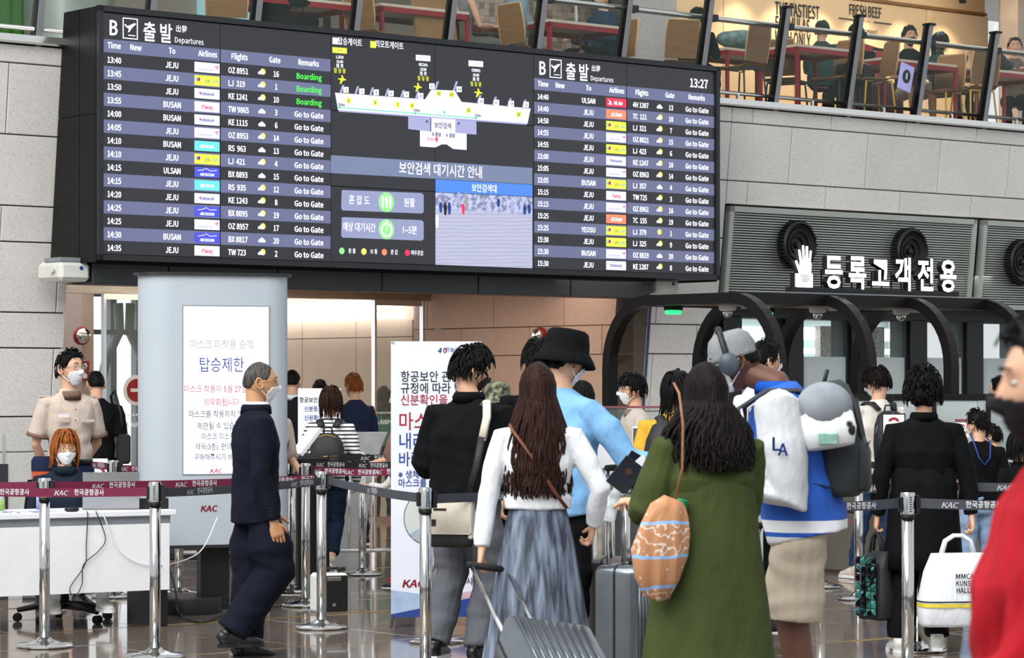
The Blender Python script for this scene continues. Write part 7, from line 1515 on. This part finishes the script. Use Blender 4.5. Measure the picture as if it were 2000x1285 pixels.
MB().prism([(-.29, bz0), (.29, bz0), (.29, .2), (-.29, bz0+.02)], -.007, -.005).build('blue_wedge', 'ink_blue', sh_); MB().prism([(-.29, .09), (.05, .16), (.0, .2), (-.29, .24)], -.006, -.004).build('pale_wedge', mat('pale_blue', 'a9c0de', .6, noise_=(9, .4)), sh_); MB().prism([(.05, .16), (.29, .2), (.29, .24), (.0, .2)], -.006, -.004).build('pink_wedge', mat('pale_pink', 'dbb9c4', .6, noise_=(9, .4)), sh_)
ph_ = MB().prism([(-.06+.145*math.cos(q*.2244), .70+.165*math.sin(q*.2244)) for q in range(28)], -.008, -.005).build('oval_portrait', mat('portrait_bg', 'c6cfc9', .6, noise_=(4, .4), col2='bcc6c0'), sh_)
MB().prism([(-.15, .565), (-.17, .6), (-.1, .64), (-.03, .64), (.05, .6), (.04, .56), (-.05, .54)], -.010, -.008).build('portrait_shirt', mat('pale_shirt', 'a9bccb', .6, noise_=(9, .4)), ph_); MB().prism([(-.06+.05*math.cos(q*.3927), .715+.062*math.sin(q*.3927)) for q in range(16)], -.011, -.008).build('portrait_face', mat('portrait_skin', 'b98f86', .6, noise_=(12, .5), col2='a67c74'), ph_)
MB().prism([(-.115, .735), (-.11, .79), (-.06, .812), (-.01, .79), (-.005, .735), (-.02, .76), (-.06, .77), (-.1, .76)], -.013, -.008).build('portrait_hair', 'ink_black', ph_); MB().prism([(-.095, .675), (-.06, .64), (-.025, .675), (-.06, .665)], -.013, -.008).build('portrait_mask', 'white_plastic', ph_)
m = MB(); rr = [[(-.06+r_*.145*math.cos(q*.2244), -.0085, .70+r_*.165*math.sin(q*.2244)) for q in range(28)] for r_ in (1.0, 1.03)]; m.add(rr[0]+rr[1], [(i, (i+1) % 28, 28+(i+1) % 28, 28+i) for i in range(28)]); m.build('oval_outline', 'ink_black', ph_)
for sx_ in (-1, 1):
    for z in (bz0+.01, bz1-.01): MB().lathe([(.004, -.01), (.012, -.01), (.012, .0), (.004, .0)], 12, Matrix.Translation((sx_*.275, -.004, z)) @ Mx).build('eyelet', 'steel', bn)
    MB().tube([(sx_*.275, .01, bz1), (0, .12, .95), (-sx_*.275, .01, bz0)], .008, 6).build('cross_pole', 'steel', bn, True); MB().tube([(sx_*.275, .0, bz0), (sx_*.29, -.03, 0.0)], .009, 6).build('foot', 'near_black', bn)
MB().tube([(0, .12, .95), (0, .35, .0)], .01, 6).build('rear_foot', 'near_black', bn)
# ---- speaker box on the floor
t = thing('portable_speaker', 'portable black and white speaker box standing on the floor', 'speaker', (at(643, 0, 19.05).x, 19.05, 0), R(22))
MB().box(-.11, .11, -.1, .1, .0, .27, ch=.02).build('case', 'white_plastic', t, True, ang=30); MB().box(-.1, .1, -.108, -.09, .012, .258, ch=.006).build('grille', 'near_black', t); MB().box(-.05, .05, -.112, -.105, .22, .25, ch=.004).build('control_strip', 'brushed_steel', t); MB().box(-.012, .012, -.111, -.107, .05, .07).build('maker_plate', 'steel', t)
MB().tube([(-.07, 0, .27), (-.06, 0, .3), (.06, 0, .3), (.07, 0, .27)], .01, 6).build('carry_handle', 'near_black', t, True)
# ---- notice stand and black kiosk near the striped woman
t = thing('notice_stand', 'white notice on a black stand above the striped woman', 'notice stand', (at(640, 0, 23.4).x-.07, 23.4, 0), R(-6)); MB().box(-.18, .18, -.006, .006, .95, 1.52).build('notice_board', 'paper', t); MB().box(-.03, .03, .01, .05, 0, 1.3).build('pole', 'near_black', t); MB().box(-.2, .2, -.15, .2, 0, .02).build('foot', 'near_black', t)
mbs = MD()
for q, (tx_, mt) in enumerate((('항공보안 관련 규정', 'ink_black'), ('신분증, 탑승권', 'ink_blue'), ('신원확인, 검사', 'ink_blue'), ('마스크를', 'ink_red'), ('내려주세요', 'ink_red'))): put_text(mbs[mt], tx_, -.0, 1.42-q*.075, -.009, .05, .0008, sx=.85)
flush(mbs, t, 'notice_lettering')
t = thing('check_kiosk', 'black and grey ticket reader kiosk left of the striped woman', 'kiosk', (at(598, 0, 21.6).x, 21.6, 0), R(-55)); MB().prism([(-.12, 0), (.12, 0), (.1, .98), (-.1, 1.02)], -.14, .14).build('column', 'near_black', t); MB().add([Vector(v) for v in ((-.08, -.08, 1.0), (.08, -.08, 1.0), (.08, .1, 1.2), (-.08, .1, 1.2), (-.08, -.1, 1.02), (.08, -.1, 1.02), (.08, .08, 1.22), (-.08, .08, 1.22))], [(3, 2, 1, 0), (4, 5, 6, 7), (0, 1, 5, 4), (1, 2, 6, 5), (2, 3, 7, 6), (3, 0, 4, 7)]).build('tablet_head', 'white_plastic', t)
t = thing('curved_kiosk', 'slanted silver kiosk column with red letters behind jeans', 'kiosk', (at(683, 0, 23.6).x, 23.6, 0)); MB().rings([[(x+dx, y, z) for x, y in ((-w_, -.12), (w_, -.12), (w_, .12), (-w_, .12))] for z, dx, w_ in ((0, -.02, .15), (.2, -.02, .13), (.6, .08, .1), (1.0, .16, .1), (1.15, .18, .14))]).build('column', mat('silver_grey', 'a4a6a6', .4, .5, noise_=(9, .4), col2='979999'), t)
m = MB(); put_text(m, 'KAC', .05, .7, -.122, .09, .003, shear=.2); m.build('logo', 'ink_red', t)
# hi-vis stack
t = thing('yellow_reflector', 'yellow-green reflective strip behind the chrome posts', 'reflector', (at(582, 0, 22.6).x, 22.6, 0))
for q in range(6): MB().box(-.035, .035, -.01, .01, .02+q*.11, .1+q*.11).build('reflective_square', mat('hivis', 'c9e03a', .5, noise_=(9, .4)), t)
MB().box(-.04, .04, .01, .03, 0, .68).build('backing', 'grey_paint', t)
# ---- chrome barrier rail behind the desk
t = thing('barrier_rail', 'low chrome barrier with upright bars below the pylon', 'barrier', (at(350, 0, 22.8).x, 22.8, 0), R(12))
for z in (.18, .9): MB().tube([(0, 0, z), (2.2, 0, z)], .016, 8).build('rail', 'steel', t, True)
for q in range(12): MB().tube([(q*.2, 0, .0 if q % 5 == 0 else .18), (q*.2, 0, .9)], .011, 8).build('upright_bar', 'steel', t, True)
t = thing('backdrop_cabinet', 'dark low cabinet behind the chrome barrier', 'cabinet', (at(395, 0, 24.8).x, 24.8, 0), R(10)); MB().box(-.35, .35, 0, .4, 0, .85, ch=.01).build('body', 'near_black', t); MB().box(-.33, .33, -.012, 0, .05, .8).build('door', 'dark_metal', t)
# ---- right side: counter, glass screens, gate cabinets, notices
t = thing('security_counter', 'officer counter with low glass screen and red edge strip', 'counter', (at(1290, 0, 19.9).x, 19.9, 0), R(8))
MB().box(-.42, .5, 0, .5, 0, .95, ch=.01).build('counter_body', mat('counter_grey', '595b5e', .4, noise_=(3, .4)), t); MB().box(-.44, .52, -.03, .52, .95, .98, ch=.004).build('worktop', 'near_black', t)
MB().box(-.42, .5, .0, .012, .98, 1.385).build('glass_screen', 'glass_clear', t); MB().box(-.42, .5, -.004, .016, 1.385, 1.40).build('red_edge', mat('dusky_red', '8a5058', .4, noise_=(9, .4)), t)
for x in (-.42, .04): MB().box(x-.006, x+.006, -.006, .018, .98, 1.39).build('glass_clip', 'steel', t)
t = thing('monitor', 'small white-edged monitor on the officer counter', 'monitor', (at(1262, 0, 20.2).x, 20.2, .98), R(-40)); MB().box(-.13, .13, 0, .02, .05, .27, ch=.004).build('panel', 'white_plastic', t); MB().box(-.115, .115, -.004, 0, .065, .255).build('screen', 'near_black', t); MB().box(-.05, .05, -.03, .06, 0, .015).build('foot', 'white_plastic', t); MB().box(-.015, .015, .015, .03, .01, .1).build('neck', 'white_plastic', t)
t = thing('sanitiser_bottle', 'clear pump bottle standing on the officer counter', 'bottle', (at(1226, 0, 20.15).x, 20.15, .98)); MB().lathe([(.001, 0), (.028, 0), (.028, .1), (.012, .12), (.001, .12)], 14).build('bottle_body', 'gel', t, True, ang=40); MB().lathe([(.001, .12), (.006, .12), (.006, .15), (.001, .15)], 8).build('pump', 'ink_blue', t)
t = thing('paper_notice', 'small white notice with handshake mark beside the blue sleeve', 'notice', (at(1170, 0, 17.9).x, 17.9, 0)); MB().box(-.05, .1, -.004, .004, 1.02, 1.34).build('sheet', 'paper', t); MB().box(.02, .04, .004, .02, 0, 1.3).build('pole', 'steel', t); MB().box(-.1, .16, -.1, .1, 0, .02).build('foot', 'steel', t); m = MB(); put_text(m, '40', .06, 1.3, -.006, .035, .001); m.box(.02, .07, -.006, -.004, 1.17, 1.19); m.build('lettering', 'ink_blue', t)
t = thing('placard', 'white placard with red arch title on the post by black coat', 'placard', (POSTS['u'].x, POSTS['u'].y, 0), R(-6)); MB().box(-.075, .085, -.05, -.042, 1.0, 1.32).build('sheet', 'paper', t); MB().box(-.085, .095, -.043, -.036, .99, 1.33).build('frame', 'near_black', t); MB().box(-.01, .01, -.036, .0, .95, 1.05).build('clamp', 'near_black', t)
mbs = MD(); rr = [[(.005+r_*math.cos(R(a)), -.052, 1.25+r_*math.sin(R(a))) for a in range(30, 151, 15)] for r_ in (.03, .05)]; n = len(rr[0]); mbs['ink_red'].add(rr[0]+rr[1], [(i, i+1, n+i+1, n+i) for i in range(n-1)])
for q, tx_ in enumerate(('지금 공항에서 있는', '고객 여러분의', '거리 두기 생활')): put_text(mbs['ink_black'], tx_, .005, 1.235-q*.022, -.052, .02, .0004, sx=.8)
for x in (-.045, -.01, .025, .06): mbs['ink_blue'].prism([(x+.013*math.cos(q), 1.14+.015*math.sin(q)) for q in (0, 1.05, 2.1, 3.14, 4.2, 5.2)], -.053, -.051)
put_text(mbs['ink_black'], 'ACI', .005, 1.03, -.052, .022, .001); flush(mbs, t, {'ink_red': 'red_arch', 'ink_blue': 'round_symbol', 'ink_black': 'placard_lettering'})
gc = []
for i, (px, D, w_) in enumerate(((1640, 23.2, .32), (1725, 23.6, .3), (1830, 23.8, .36), (1915, 24.0, .34), (1995, 24.2, .34))):
    t = thing('boarding_gate', ['steel gate cabinet right of the beige shorts', 'steel gate cabinet behind the white-shirted man', 'steel gate cabinet behind the black coat', 'steel gate cabinet behind the boy', 'steel gate cabinet at far right edge'][i], 'gate', (at(px, 0, D).x, D, 0), TH, 'steel automatic gates')
    MB().box(-w_/2, w_/2, -.6, .6, 0, .95, ch=.03).build('cabinet', mat('gate_steel', '8d8880', .3, .75, noise_=(2, .5), col2='7b766f'), t, True, ang=30); MB().box(-w_/2-.01, w_/2+.01, -.62, .62, .95, .985, ch=.01).build('top_plate', 'near_black', t); MB().box(-w_/2-.004, -w_/2+.004, -.5, -.2, .5, .56).build('slot', 'near_black', t); MB().box(-w_/2-.003, w_/2+.003, -.55, .55, .42, .435).build('red_line', 'dusky_red', t)
    MB().box(-.006, .006, -.45, .45, .985, 1.42).build('glass_wing', 'glass_frost', t); MB().box(-.02, .02, -.6, .6, 1.42, 1.47).build('black_rail', 'near_black', t)
    for y in (-.57, .57): MB().box(-.015, .015, y-.015, y+.015, .985, 1.43).build('rail_post', 'near_black', t)
t = thing('no_entry_notice', 'white notice with red barred hand on grey glass', 'notice', (at(1890, 0, 22.4).x, 22.4, 1.19), 0); MB().box(-.1, .17, 0, .01, -.06, .06).build('sheet', 'paper', t); MB().box(-.1, .17, -.001, .012, .06, .085).build('red_header', 'dusky_red', t); MB().box(-.008, .008, .011, .03, -1.19, .1).build('pole', 'steel', t)
m = MB(); rr = [[(-.045+r_*math.cos(q*.39), -.004, r_*math.sin(q*.39)) for q in range(16)] for r_ in (.034, .042)]; m.add(rr[0]+rr[1], [(i, (i+1) % 16, 16+(i+1) % 16, 16+i) for i in range(16)]); m.prism([(-.075, .022), (-.07, .028), (-.015, -.022), (-.02, -.028)], -.005, -.003); m.build('barred_ring', 'ink_red', t); m = MB(); m.box(-.06, -.03, -.003, -.001, -.02, .005); 
for q in range(4): m.box(-.06+q*.0085, -.055+q*.0085, -.003, -.001, .004, .022)
put_text(m, '손', .03, 0, -.002, .05, .001); put_text(m, '대지', .1, 0, -.002, .05, .001); m.build('hand_symbol', 'ink_black', t)
